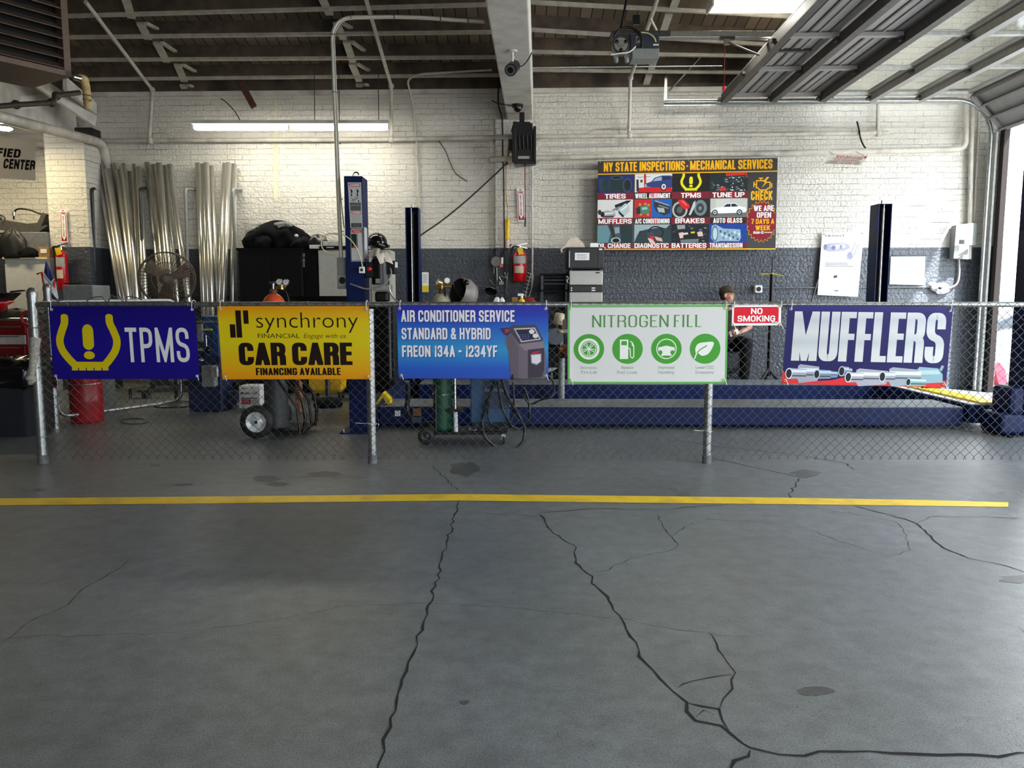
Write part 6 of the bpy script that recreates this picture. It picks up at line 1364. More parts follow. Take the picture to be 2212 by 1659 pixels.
# blue tyre machine seen between the first two banners
TM = thing('tyre_machine', 'blue tyre-changing machine with grey switch box between the first two banners', 'machine', V((P(448, 880, 9.0).x, 9.2, 0))); TB = mat('machine_blue', (30, 70, 124), .4, var=.12)
m = MB(); a = P(395, 700, 9.1); b = P(470, 700, 9.1); m.box(((a.x + b.x) / 2, 9.4, .36), (b.x - a.x, .5, .72), mat('machine_navy', (20, 34, 70), .5), bev=.02); m.build('base', TM)
m = MB(); bx(m, 434, 683, 476, 770, 9.1, .3, TB, .02); m.build('column', TM); m = MB(); bx(m, 456, 716, 462, 752, 9.08, .03, mat('machine_deep', (22, 48, 90), .4)); m.build('slot', TM)
m = MB(); bx(m, 424, 693, 500, 697, 9.06, .1, STEEL); m.build('arm', TM); m = MB(); bx(m, 439, 710, 457, 714, 9.07, .03, YELLOW, .003); m.build('yellow_lever', TM)
m = MB(); bx(m, 434, 790, 463, 836, 9.0, .12, GREYP, .006); bx(m, 455, 792, 469, 815, 8.97, .05, mat('switch_grey', (150, 152, 148), .4), .004); bx(m, 467, 797, 470, 812, 8.95, .03, WHT); m.build('switch_box', TM)
m = MB(); m.cyl(P(445, 724, 9.05), P(446, 748, 9.05), .008, STEEL, n=8); m.ell(P(449, 757, 9.05), (.04, .04, .04), BLACK, 12, 8); m.build('bead_tool', TM); m = MB(); m.ell(P(435, 778, 9.05), (.03, .03, .02), STEEL, 10, 6); m.build('chrome_knob', TM)
m = MB(); bx(m, 425, 700, 437, 738, 9.0, .04, GREYP); m.build('side_plate', TM)
m = MB(); bx(m, 470, 826, 512, 846, 9.5, .3, BLACKM, .02); bx(m, 410, 846, 500, 876, 9.3, .4, mat('machine_navy', (20, 34, 70), .5), .02); m.build('foot', TM)
# muffler stock behind the gate (low)
for k, (x0, x1, y) in enumerate(((272, 330, 826), (300, 322, 836))):
    m = MB(); a_ = P(x0, y, 10.4); b_ = P(x1, y, 10.4); m.cyl(a_ - V((0, 0, .0)), b_, .09 if k == 0 else .07, STEEL, n=16); 
    m.cyl(V((a_.x + .05, 10.4, 0)), V((a_.x + .05, 10.4, a_.z - .05)), .02, DSTEEL, n=8); m.cyl(V((b_.x - .05, 10.4, 0)), V((b_.x - .05, 10.4, a_.z - .05)), .02, DSTEEL, n=8)
    tag(m.build('exhaust_part'), ('longer steel exhaust part' if k == 0 else 'short steel exhaust stub') + ' stored low behind the gate', 'exhaust part')
# yellow wheel chock on the runway
m = MB(); CHM = mat('chock_yellow', (226, 190, 24), .5, var=.06)
a = P(812, 873, 8.12); w_ = P(843, 873, 8.12).x - a.x; z0 = .234; 
m.prism([(0, 0), (w_ * .08, .025), (w_ * .52, .125), (w_ * 1.0, .05), (w_, .0), (w_ * .85, 0), (w_ * .52, .07), (w_ * .12, 0)], V((a.x, 8.1, z0)), V((1, 0, 0)), V((0, 0, 1)), V((0, .16, 0)), CHM); tag(m.build('wheel_chock'), 'yellow wheel chock on the left end of the near runway', 'wheel chock')
# ------------------------------------------------------------------ welder on its cart, green cylinder, helmet, cables
WCt = V((P(1015, 958, 7.1).x, 7.3, 0)); WD = thing('welder_cart', 'low black welding cart on wheels with hanging cable loops below the blue banner', 'cart', WCt)
wp = P(920, 945, 7.08); wheel(WD, V((wp.x, 7.1, .078)), .076, .045, DSTEEL, rim=.55); wheel(WD, V((wp.x, 7.5, .078)), .076, .045, DSTEEL, rim=.55)
a = P(912, 936, 7.1); b = P(1102, 936, 7.1)
m = MB(); m.box(((a.x + b.x) / 2, 7.3, .1), (b.x - a.x - .06, .36, .025), BLACK, bev=.004); m.build('platform', WD)
for y in (7.14, 7.46): m = MB(); c = V((b.x - .06, y, .04)); m.cyl(c - V((.012, 0, 0)), c + V((.012, 0, 0)), .04, RUBBER, n=14); m.box(c + V((0, 0, .035)), (.035, .05, .04), STEEL); m.build('caster', WD)
m = MB(); m.tube(rounded([V((a.x + .12, 7.14, .11)), V((a.x + .12, 7.14, .55)), V((a.x + .12, 7.46, .55)), V((a.x + .12, 7.46, .11))], .04, 4), .014, BLACK, n=8); m.build('handle_frame', WD)
m = MB(); bx(m, 964, 884, 1000, 890, 7.14, .2, BLACK); m.build('cylinder_bracket', WD)
m = MB(); bx(m, 1012, 925, 1030, 935, 7.13, .1, CHROME, .02); m.build('chrome_clamp', WD)
MW = thing('welder', 'blue welding machine with pale lettering on the low cart', 'welder', V((P(1060, 900, 7.2).x, 7.3, .113))); WB_ = mat('welder_blue', (22, 74, 116), .4, var=.08)
x0, x1 = P(1016, 880, 7.16).x, P(1100, 880, 7.16).x; m = MB(); m.box(((x0 + x1) / 2, 7.3, .113 + .04), (x1 - x0 - .03, .25, .08), BLACK); m.box(((x0 + x1) / 2, 7.3, .48), (x1 - x0, .28, .58), WB_, bev=.012); m.build('case', MW)
sh = Sheet(flat(1042, 822, 1100, 884, 7.155), (0, 0, 58, 62), mat('welder_navy', (14, 40, 74), .4)); sh.put(bt('Auto Process', 5, 24, 8, 42, off=.02), (120, 150, 190)); sh.put(bt('MIG 250', 5, 35, 6, 30, off=.01), (110, 140, 180)) if False else None; sh.mb.build('front_panel', MW)
m = MB(); m.tube(rounded([V((x0 + .06, 7.3, .77)), V((x0 + .06, 7.3, .83)), V((x1 - .06, 7.3, .83)), V((x1 - .06, 7.3, .77))], .03, 4), .013, BLACK, n=8); m.build('handle', MW)
CG = mat('cylinder_green', (30, 84, 62), .45, var=.1); CRM = mat('cylinder_cream', (176, 170, 140), .5, var=.1)
gc = V((P(957, 940, 7.25).x, 7.27, 0)); tz = P(957, 632, 7.25).z
c3, tp3 = cylinder('gas_cylinder', 'green gas cylinder with cream shoulder strapped on the welding cart', gc, .092, tz - .113, CG, CRM, z0=.113, top_at=.8)
m = MB(); p = tp3; m.cyl(p, p + V((0, 0, .07)), .014, BRS, n=10); m.cyl(p + V((-.05, 0, .05)), p + V((.09, 0, .055)), .013, BRS, n=10); m.tube(smooth_path([p + V((.03, -.03, .05)), p + V((.035, -.05, -.03)), p + V((.035, -.1, -.2)), p + V((.035, -.1, -.4))], 5), .007, BLACK, n=6); o = m.build('regulator', c3)
for px, py, rr_ in ((945, 609, 30), (966, 606, -10)):
    m = MB(); c = P(px, py, 7.2); ax = V((-.8, -.5, .3)).normalized() if rr_ > 0 else V((.1, -1, .2)).normalized(); m.cyl(c, c - ax * .04, .03, BRS, n=16); m.cyl(c + ax * .003, c, .025, WHT, n=16); m.build('gauge', o)
for z in (.45, .85): m = MB(); m.torus(gc + V((0, 0, z)), .094, .005, STEEL, ax=(0, 0, 1), n=24, k=5); m.build('strap', WD)
m = MB(); m.cyl(P(981, 700, 7.16), P(984, 936, 7.16), .014, STEEL, n=10); m.cyl(P(984, 890, 7.15), P(985, 937, 7.15), .02, WHT, n=10); m.build('upright', WD)
# helmet hung on the cylinder valve
HG = thing('welding_mask', 'grey welding mask with dark hollow inside hung over the green cylinder', 'welding mask', P(990, 655, 7.2)); HS = mat('mask_grey', (112, 102, 98), .4, var=.06); HI = mat('mask_inside', (24, 18, 16), .8)
hc = P(995, 632, 7.25); axm = V((-.62, -.72, .3)).normalized(); um = V((0, 0, 1)) - axm * axm.z; um.normalize(); wm_ = axm.cross(um)
def ring(r, d, sc=1.25, n=26): return [hc + axm * d + wm_ * (r * math.cos(2 * math.pi * i / n)) + um * (r * sc * math.sin(2 * math.pi * i / n)) for i in range(n)]
m = MB(); poly_loft(m, [ring(.1, .04), ring(.115, 0), ring(.118, -.06), ring(.1, -.13), ring(.06, -.165), ring(.01, -.175)], HS, caps=False); m.build('shell', HG)
m = MB(); poly_loft(m, [ring(.099, .038), ring(.105, -.03), ring(.09, -.11), ring(.01, -.14)], HI, caps=False); m.build('lining', HG)
m = MB(); m.tube(smooth_path([ring(.1, .03)[3], hc + axm * .06, ring(.1, .02)[16]], 6), .012, BLACK, n=6); m.ell(ring(.1, .03)[10], (.03, .03, .03), BLACK, 10, 6); m.build('headband', HG)
# cable loops
CB = mat('welding_cable', (18, 18, 18), .45)
def cable(pts, r, lab, nm='welding_cable'):
    m = MB(); m.tube(smooth_path([P(x, y, 6.98 + .02 * (i % 3)) for i, (x, y) in enumerate(pts)], 7), r, CB, n=8); return tag(m.build(nm), lab, 'cable')
cable([(1070, 824), (1052, 870), (1042, 910), (1046, 940), (1062, 958), (1082, 970), (1108, 971), (1128, 956), (1133, 928), (1122, 900), (1108, 878), (1094, 850), (1084, 822)], .014, 'thick black welding cable hanging in the widest loop to the floor')
cable([(1076, 824), (1080, 860), (1088, 890), (1104, 918), (1120, 926), (1138, 915), (1144, 890), (1140, 860), (1132, 838)], .011, 'black welding cable in the right-hand middle loop of the cart')
cable([(1056, 870), (1054, 900), (1064, 918), (1078, 924), (1096, 920), (1108, 900), (1110, 862), (1108, 826)], .009, 'thin black cable in the narrow inner loop of the cart')
cable([(1186, 812), (1195, 826), (1197, 846), (1188, 858), (1168, 864), (1150, 872), (1138, 866), (1130, 850)], .009, 'black cable drooping from below the blue banner toward the runway')
cable([(880, 824), (882, 850), (879, 880), (882, 900)], .022, 'thick black hose hanging before the near runway', 'rubber_hose')
# ------------------------------------------------------------------ bench, wall clutter and pilaster fittings
BN = thing('workbench', 'dark steel workbench along the wall by the central pilaster', 'workbench', V((.1, 11.0, 0))); bz = P(1100, 657, 10.9).z
m = MB(); xa, xb_ = P(1045, 657, 10.9).x, P(1160, 657, 10.9).x; m.box(((xa + xb_) / 2, 11.1, bz - .03), (xb_ - xa, .5, .06), mat('bench_dark', (44, 44, 44), .6, .3), bev=.004); m.build('bench_top', BN)
for x in (xa + .04, xb_ - .04):
    for y in (10.9, 11.3): m = MB(); m.box((x, y, bz / 2 - .03), (.05, .05, bz - .06), DSTEEL); m.build('leg', BN)
m = MB(); m.box(((xa + xb_) / 2, 11.1, .35), (xb_ - xa - .1, .46, .04), DSTEEL); m.build('lower_shelf', BN)
def onb(px0, px1, y0, Y=10.95): return P(px0, y0, Y), P(px1, y0, Y)
SB = thing('spray_bottle', 'small white and yellow spray bottle on the bench under the extinguisher', 'bottle', V((P(1128, 655, 10.95).x, 10.95, bz))); p = V((P(1127, 655, 10.95).x, 10.95, bz))
m = MB(); m.lathe([(0, 0), (.045, 0), (.048, .02), (.045, .05), (.02, .075), (.016, .09)], p, YELLOW, n=18); m.build('bottle_body', SB); m = MB(); m.cyl(p + V((0, 0, .088)), p + V((0, 0, .11)), .02, WHT, n=12); m.box(p + V((-.015, 0, .128)), (.085, .03, .035), WHT, bev=.008); m.build('spray_head', SB)
m = MB(); a = onb(1106, 1119, 642)[0]; b = onb(1106, 1119, 642)[1]; m.box(((a.x + b.x) / 2, 11.0, (a.z + bz) / 2), (b.x - a.x, .1, a.z - bz), mat('brown_cardboard', (150, 112, 66), .8), bev=.003); tag(m.build('carton'), 'little brown carton on the bench left of the spray bottle', 'box')
for px, w, lab in ((1074, .05, 'white crumpled glove on the bench, the left one of two'), (1085, .035, 'white crumpled glove on the bench, the right one of two')):
    m = MB(); lump(m, (P(px, 655, 10.95).x, 10.95, bz + .03), (w, .04, .06), WHT, int(px), .3, 16, 8); tag(m.build('glove'), lab, 'glove')
m = MB(); lump(m, (P(1143, 655, 11.0).x, 11.0, bz + .03), (.09, .06, .06), mat('red_rag', (120, 30, 24), .8), 33, .4, 18, 8); tag(m.build('rag'), 'dark red rag bunched on the bench beside the spray bottle', 'rag')
# round mirror / disc and small wall things
m = MB(); c = WP(1072, 565, .35); m.cyl(c, c + V((0, .015, 0)), .075, mat('worn_disc', (112, 108, 98), .5, .4), n=28); m.torus(c, .076, .005, DSTEEL, n=28, k=5); dc = tag(m.build('round_disc'), 'worn round metal disc hanging left of the extinguisher', 'disc')
m = MB(); m.tube(smooth_path([c + V((.07, .02, .02)), WP(1086, 545, .2), WP(1096, 536, .17), WP(1104, 528, .16)], 4), .009, BLACK, n=7); m.build('disc_arm', dc); m = MB(); m.tube([c + V((-.03, 0, -.07)), c + V((-.035, 0, -.18))], .006, GREYP, n=6); m.build('disc_rod', dc)
m = MB(); bx(m, 1083, 556, 1087, 570, 11.3, .01, WHT); bx(m, 1080, 571, 1087, 577, 11.3, .01, mat('tag_red', (190, 90, 90), .5)); m.build('tag_card', dc)
WT = thing('hand_tools', 'bunch of silver hand tools hanging below the round disc', 'tools', WP(1090, 600, .25))
for q, (x0, y0, x1, y1) in enumerate(((1073, 578, 1074, 605), (1090, 588, 1096, 604), (1094, 592, 1086, 606), (1080, 596, 1098, 602), (1098, 588, 1094, 612), (1078, 598, 1086, 612))):
    m = MB(); m.tube([WP(x0, y0, .22), WP(x1, y1, .2)], .008, STEEL if q != 3 else GREYP, n=6); m.build('tool', WT)
m = MB(); bx(m, 1078, 608, 1088, 615, 11.35, .02, GREYP); m.build('tool_tag', WT)
PN = thing('frying_pan', 'black pan hanging on the wall left of the pilaster', 'pan', WP(1060, 630, .2)); c = WP(1061, 628, .2); m = MB(); m.lathe([(0, .03), (.05, .03), (.085, 0), (.09, -.01), (.08, -.005)], c, BLACK, n=24, ax=(.2, .5, .8)); m.build('pan_bowl', PN); m = MB(); m.cyl(WP(1058, 604, .2), WP(1068, 617, .2), .006, GREYP, n=6); m.build('handle', PN); m = MB(); m.torus(c + V((0, 0, .012)), .085, .004, STEEL, ax=(.2, .4, .9), n=24, k=5); m.build('pan_rim', PN)
# vertical cables on the pilaster, drop light
def wcable(pts, r, mt, lab, off=.17, nm='hanging_cable', sm=True):
    m = MB(); q = [WP(x, y, off) for x, y in pts]; m.tube(smooth_path(q, 6) if sm else q, r, mt, n=7); return tag(m.build(nm), lab, 'cable')
wcable([(1084, 40), (1076, 210), (1085, 258), (1086, 340), (1088, 372), (1089, 460), (1090, 540), (1091, 655)], .011, mat('cable_brown', (50, 42, 36), .7), 'long dark cable down the left edge of the central pilaster', .2)
wcable([(903, 516), (912, 506), (950, 480), (1000, 440), (1050, 395), (1085, 362), (1096, 345), (1100, 310)], .011, mat('cable_black', (28, 26, 24), .7), 'dark hose stretched diagonally from rear lift post to the hoist', .22, 'air_hose')
wcable([(946, 302), (962, 325), (972, 350), (985, 375), (1010, 392)], .006, DSTEEL, 'thin dark wire curving on the white wall', .02, 'loose_wire')
wcable([(1056, 302), (1054, 330), (1048, 355), (1036, 380)], .007, WHT, 'thin white wire curving beside the central pilaster', .03, 'loose_wire')
wcable([(477, 213), (490, 222), (508, 242), (520, 262)], .007, BLACK, 'short black wire hanging above the strip lamp', .15, 'loose_wire')
wcable([(1851, 262), (1856, 282), (1858, 296), (1864, 312), (1870, 320)], .011, BLACK, 'short black cable end above the tilted customers sign', .14, 'loose_wire')
DL = thing('drop_light', 'yellow caged drop light hanging from a cord on the pilaster', 'work lamp', WP(1096, 540, .2))
m = MB(); m.tube(smooth_path([WP(x, y, .19) for x, y in ((1098, 330), (1094, 352), (1093, 400), (1094, 432), (1096, 445), (1096, 480))], 5), .006, mat('yellow_cord', (186, 140, 30), .5), n=6); m.build('cord', DL)
m = MB(); a_ = WP(1097, 476, .22); b_ = WP(1096, 514, .22); m.cyl(a_, b_, .032, YELLOW, n=14); m.ell(b_, (.036, .036, .04), YELLOW, 12, 8); m.ell(a_, (.04, .04, .025), YELLOW, 12, 8); m.build('yellow_cage', DL); m = MB(); m.cyl(b_, WP(1096, 536, .22), .03, mat('lens_pink', (206, 178, 160), .3), n=14); m.build('lens', DL)
m = MB(); m.ell(WP(1095, 353, .19), (.022, .022, .022), BLACK, 10, 6); m.build('cord_ball', DL)
# white wire rack on the pilaster
WRK = thing('wire_rack', 'white wire rack hung at the foot of the pilaster conduit', 'rack', WP(1143, 645, .2)); m = MB()
m.tube(smooth_path([WP(x, y, .2) for x, y in ((1149, 586), (1152, 600), (1148, 622), (1144, 638), (1137, 648), (1135, 640), (1141, 612), (1147, 590))], 4), .006, WHT, n=6); m.build('side_wires', WRK); m = MB()
for k in range(7): y = 592 + 8 * k; x = 1149 - 1.7 * k; m = MB(); m.tube([WP(x, y, .18), WP(x - 9, y - 3, .3)], .004, WHT, n=5); m.build('prong', WRK)
# black reel on the beam end with red cord, two cameras
HR = thing('cord_reel', 'black ribbed cord reel hanging from the white beam with a red cord', 'cord reel', P(1130, 300, 11.0)); RY = 11.0
m = MB(); pts_ = [(1108, 262), (1150, 266), (1157, 350), (1114, 354)]; q = [P(x, y, RY) for x, y in pts_]; q2 = [p + V((0, .32, 0)) for p in q]
m.add(q + q2, [(0, 1, 2, 3), (7, 6, 5, 4), (0, 4, 5, 1), (1, 5, 6, 2), (2, 6, 7, 3), (3, 7, 4, 0)], BLACK); m.build('reel_case', HR)
for k in range(5):
    m = MB(); x0 = 1112 + 8.5 * k; m.tube([P(x0, 292, RY - .02), P(x0 + 1.5, 322, RY - .02)], .014, BLACK, n=8); m.build('rib', HR)
m = MB(); m.prism([(-.1, -.08), (.1, -.08), (.13, -.16), (.16, -.2), (-.16, -.2), (-.13, -.1)], P(1129, 250, RY + .1), V((1, 0, 0)), V((0, 0, 1)), V((0, .12, 0)), BLACK); bx(m, 1122, 230, 1133, 275, RY + .1, .06, BLACK); m.build('bracket', HR)
for x0, y0, x1, y1 in ((1106, 276, 1114, 350), (1152, 272, 1158, 350), (1110, 346, 1158, 354)): m = MB(); bx(m, x0, y0, x1, y1, RY - .04, .1, BLACK, .006); m.build('guard', HR)
m = MB(); bx(m, 1119, 337, 1144, 343, RY - .012, .008, mat('rating_grey', (150, 146, 140), .5)); m.build('rating_label', HR)
m = MB(); bx(m, 1098, 300, 1110, 325, RY + .1, .2, BLACK, .01); m.build('side_motor', HR)
m = MB(); m.tube([P(1134, 352, RY + .05), P(1134, 400, RY + .2), P(1135, 470, RY + .3)], .007, mat('red_cord', (130, 40, 30), .7), n=6); m.cyl(P(1134, 352, RY + .05), P(1134, 358, RY + .05), .02, BLACK, n=10); m.cyl(P(1135, 470, RY + .3), P(1134, 490, RY + .3), .012, BLACK, n=8); m.build('red_cord', HR)
m = MB(); m.tube(smooth_path([P(x, y, RY + .15) for x, y in ((1104, 310), (1098, 318), (1096, 335), (1094, 350))], 4), .008, mat('yellow_cord', (186, 140, 30), .5), n=6); m.build('yellow_cord', HR)
def beam_z(): return 3.85
C1 = thing('bullet_camera', 'black bullet security camera under the white beam', 'camera', P(1107, 110, 9.0)); yb_ = 0
d_ = ray(1107, 110); t_ = (3.85 - CAM_Z) / d_.z; pb = V((d_.x * t_, d_.y * t_, 3.85)); C1.location = pb; ORG[C1.name] = pb
m = MB(); m.cyl(pb - V((0, 0, .012)), pb, .05, WHITE, n=16); m.cyl(pb - V((0, 0, .11)), pb, .014, WHITE, n=8); m.ell(pb - V((0, 0, .06)), (.02, .02, .02), WHITE, 10, 6); m.build('mount', C1)
cc = pb - V((0, 0, .17)); dirc = V((-.2, -.86, -.42)).normalized(); m = MB(); m.cyl(cc - dirc * .1, cc + dirc * .1, .062, BLACK, n=20); m.cyl(cc + dirc * .1, cc + dirc * .104, .052, CHROME, n=18); m.build('camera_body', C1); m = MB(); m.cyl(cc + dirc * .105, cc + dirc * .107, .03, BLACK, n=14); m.build('lens', C1)
m = MB(); m.tube(smooth_path([cc - dirc * .1, cc + V((.1, .1, .05)), pb + V((.16, .1, -.06)), pb + V((.2, .05, -.0))], 5), .006, BLACK, n=6); m.build('cable', C1)
d_ = ray(1118, 226); t_ = (3.85 - CAM_Z) / d_.z; pb = V((d_.x * t_, d_.y * t_, 3.85)); C2 = thing('dome_camera', 'small black dome security camera under the far end of the white beam', 'camera', pb)
m = MB(); m.cyl(pb - V((0, 0, .03)), pb, .075, BLACK, n=20); m.build('dome_base', C2); m = MB(); m.ell(pb - V((0, 0, .035)), (.062, .062, .06), mat('dark_dome', (16, 16, 18), .06), 18, 10); m.build('dome', C2); m = MB(); m.tube(smooth_path([pb - V((.06, 0, .02)), pb - V((.16, 0, .0)), pb - V((.26, -.02, -.02)), pb - V((.34, -.02, -.06))], 4), .006, BLACK, n=6); m.build('cable', C2)
m = MB(); A = RP(520, 178, .02); B = P(549, 232, A.y - .1); d = (B - A); L_ = d.length; d.normalize(); w = V((d.y, -d.x, 0)).normalized() if abs(d.y) > .01 else V((0, 1, 0)); w = V((0, 1, 0)).cross(d).normalized(); m.box((A + B) / 2, (.09, .03, L_), mat('red_brown_wood', (92, 58, 44), .7, var=.2), rot=Matrix((w, d.cross(w), d)).transposed(), bev=.01); tag(m.build('wooden_slat'), 'reddish brown wooden slat hanging from the roof joist', 'wood')
# ------------------------------------------------------------------ services board on the wall
sh = Sheet([WP(1291.8, 348.5, .3), WP(1680, 340.7, .26), WP(1675, 539, .26), WP(1290, 540, .3)], (0, 0, 2000, 985), mat('print_board_black', (26, 20, 20), .35, var=.02), thick=.006)
GO = (236, 178, 16); HW = (238, 234, 232); MR = (118, 24, 40)
sh.put([[(a + 5, b + 5) for a, b in q] for q in st('NY STATE INSPECTIONS', 65, 116, 100, 905, .2, cw=.5, gap=.06, thin=.16)], (120, 70, 10), 1); sh.put(st('NY STATE INSPECTIONS', 65, 114, 100, 905, .19, cw=.5, gap=.07, thin=.15), GO, 2)
sh.put([[(a + 5, b + 5) for a, b in q] for q in st('MECHANICAL SERVICES', 1028, 116, 100, 915, .2, cw=.5, gap=.06, thin=.16)], (120, 70, 10), 1); sh.put(st('MECHANICAL SERVICES', 1028, 114, 100, 915, .19, cw=.5, gap=.07, thin=.15), GO, 2)
sh.put(rectp(988, 62, 1004, 80), GO, 2); sh.put(rectp(0, 137, 2000, 148), GO, 1)
sh.put(rectp(60, 972, 1225, 985), (226, 160, 40), 1); sh.put(rectp(1238, 972, 2000, 985), (238, 190, 30), 1)
CX = [(0, 396), (415, 830), (832, 1255), (1262, 1676)]; RWY = [(150, 348, 352, 420), (426, 628, 632, 698), (704, 908, 912, 970)]
NM = [['TIRES', 'WHEEL ALIGNMENT', 'TPMS', 'TUNE UP'], ['MUFFLERS', 'A/C CONDITIONING', 'BRAKES', 'AUTO GLASS'], ['OIL CHANGE', 'DIAGNOSTIC', 'BATTERIES', 'TRANSMISSION']]
BGc = [[(26, 42, 104), (214, 214, 216), (24, 18, 20), (28, 40, 44)], [(214, 214, 214), (190, 40, 44), (32, 30, 34), (188, 190, 184)], [(60, 84, 96), (36, 52, 58), (24, 30, 38), (20, 62, 148)]]
TW = [[(80, 315), (5, 398), (100, 325), (20, 380)], [(10, 385), (8, 395), (40, 370), (35, 360)], [(2, 375), (4, 388), (4, 394), (0, 368)]]
for r_ in range(3):
    for c_ in range(4):
        x0, x1 = CX[c_]; y0, y1, l0, l1 = RWY[r_]
        sh.put(rectp(x0, y0, x1, y1), BGc[r_][c_], 1); sh.put(rectp(x0, l0 - 2, x1, l1 + 2), MR if NM[r_][c_] not in ('WHEEL ALIGNMENT', 'A/C CONDITIONING', 'AUTO GLASS') else (54, 20, 28), 1); sh.put(rectp(x0 + (x1 - x0) * .45, l0, x0 + (x1 - x0) * .65, l1), (160, 26, 44), 2)
        a, b = TW[r_][c_]; wide = NM[r_][c_] in ('TIRES', 'TPMS', 'TUNE UP', 'BRAKES', 'BATTERIES', 'MUFFLERS', 'OIL CHANGE', 'DIAGNOSTIC')
        sh.put(st(NM[r_][c_], x0 + a, l1 - 5, 54, b - a, .24 if wide else .2, cw=.8 if wide else .52, gap=.08, thin=.19 if wide else .16, rad=.24), HW, 3)
def pic(c_, r_): return (lambda u, v: (CX[c_][0] + u, RWY[r_][0] + v))
def pp(c_, r_, pts, col, ly): T_ = pic(c_, r_); sh.put([T_(u, v) for u, v in pts], col, ly)
def pe(c_, r_, cx, cy, rx, ry, col, ly, n=22): T_ = pic(c_, r_); x, y = T_(cx, cy); sh.put(ellp(x, y, rx, ry, n), col, ly)
# tyres
for cx, col in ((60, (46, 66, 76)), (105, (38, 56, 66))): pp(0, 0, [(cx - 42, 40), (cx + 45, 34), (cx + 52, 180), (cx - 30, 180), (cx - 46, 120)], col, 2)
for k in range(4): pp(0, 0, [(40 + 22 * k, 40), (44 + 22 * k, 40), (48 + 22 * k, 178), (44 + 22 * k, 178)], (24, 36, 44), 3)
pp(0, 0, [(140, 36), (280, 36), (284, 190), (150, 190)], (34, 52, 60), 4); pe(0, 0, 212, 34, 70, 22, (70, 92, 100), 5); pe(0, 0, 212, 34, 56, 15, (18, 26, 40), 6)
for k in range(4): pp(0, 0, [(150, 70 + 28 * k), (280, 66 + 28 * k), (280, 72 + 28 * k), (150, 76 + 28 * k)], (20, 32, 38), 5)
pe(0, 0, 330, 120, 52, 80, (56, 76, 84), 6); pe(0, 0, 340, 118, 28, 52, (20, 28, 44), 7); pe(0, 0, 330, 120, 40, 66, (30, 44, 52), 6)
# alignment: blue car on red ramp
pp(1, 0, [(30, 150), (400, 130), (415, 170), (415, 198), (30, 198)], (196, 26, 32), 2); pp(1, 0, [(100, 0), (124, 0), (128, 150), (104, 150)], (200, 30, 36), 2); pp(1, 0, [(30, 30), (170, 26), (170, 30), (30, 34)], (40, 40, 40), 3); pp(1, 0, [(16, 60), (40, 56), (46, 190), (20, 190)], (40, 42, 52), 3); pp(1, 0, [(60, 62), (86, 60), (86, 90), (60, 92)], (70, 70, 72), 3)
pp(1, 0, [(100, 124), (130, 100), (180, 84), (222, 40), (300, 18), (400, 20), (415, 30), (415, 150), (330, 150), (140, 140), (108, 136)], (40, 60, 120), 4); pp(1, 0, [(196, 80), (232, 46), (296, 30), (300, 72)], (150, 166, 190), 5); pp(1, 0, [(310, 30), (386, 32), (400, 60), (312, 70)], (28, 38, 70), 5)
for cx, cy, rr in ((322, 140, 42), (120, 128, 22)): pe(1, 0, cx, cy, rr * .85, rr, (24, 24, 30), 6); pe(1, 0, cx, cy, rr * .62, rr * .75, (206, 210, 214), 7); pe(1, 0, cx, cy, rr * .3, rr * .36, (90, 96, 104), 8)
tpms(sh, CX[2][0] + 90, RWY[0][0] + 8, 240, 180, (222, 216, 20), 2, k=0)
# engine
g = random.Random(9)
for k in range(90):
    u, v = g.uniform(10, 400), g.uniform(40, 190); w, h = g.uniform(8, 44), g.uniform(6, 22); col = [(120, 140, 138), (70, 96, 96), (170, 184, 180), (40, 56, 58), (90, 110, 104), (200, 206, 204)][k % 6]
    if v < 100 and u < 140: continue
    pp(3, 0, [(u - w / 2, v), (u, v - h / 2), (u + w / 2, v + 2), (u + 3, v + h / 2)], col, 2 + k % 4)
pp(3, 0, [(160, 6), (400, 0), (404, 26), (170, 36)], (206, 44, 50), 6); pp(3, 0, [(86, 160), (160, 150), (176, 196), (100, 190)], (196, 50, 48), 6); pp(3, 0, [(360, 0), (404, 60), (414, 40), (380, 0)], (180, 40, 50), 7)
# mufflers
pp(0, 1, [(190, 60), (330, 10), (380, 10), (290, 80), (210, 120)], (26, 26, 28), 2); pp(0, 1, [(160, 110), (250, 70), (262, 84), (180, 126)], (130, 132, 136), 3)
pp(0, 1, [(40, 140), (100, 116), (190, 130), (206, 170), (170, 200), (60, 198)], (160, 164, 168), 3); pp(0, 1, [(60, 150), (180, 140), (186, 152), (64, 166)], (230, 232, 232), 4); pp(0, 1, [(60, 180), (190, 176), (180, 196), (66, 198)], (60, 62, 66), 4); pe(0, 1, 24, 138, 20, 28, (40, 40, 44), 5); pe(0, 1, 56, 162, 24, 32, (60, 60, 64), 5); pe(0, 1, 54, 164, 16, 22, (16, 16, 18), 6)
pp(0, 1, [(224, 110), (310, 40), (356, 70), (360, 130), (290, 196), (250, 170)], (176, 194, 196), 3); pp(0, 1, [(230, 116), (300, 180), (286, 198), (240, 150)], (24, 24, 26), 5); pp(0, 1, [(260, 110), (330, 60), (340, 72), (270, 126)], (226, 232, 232), 4)
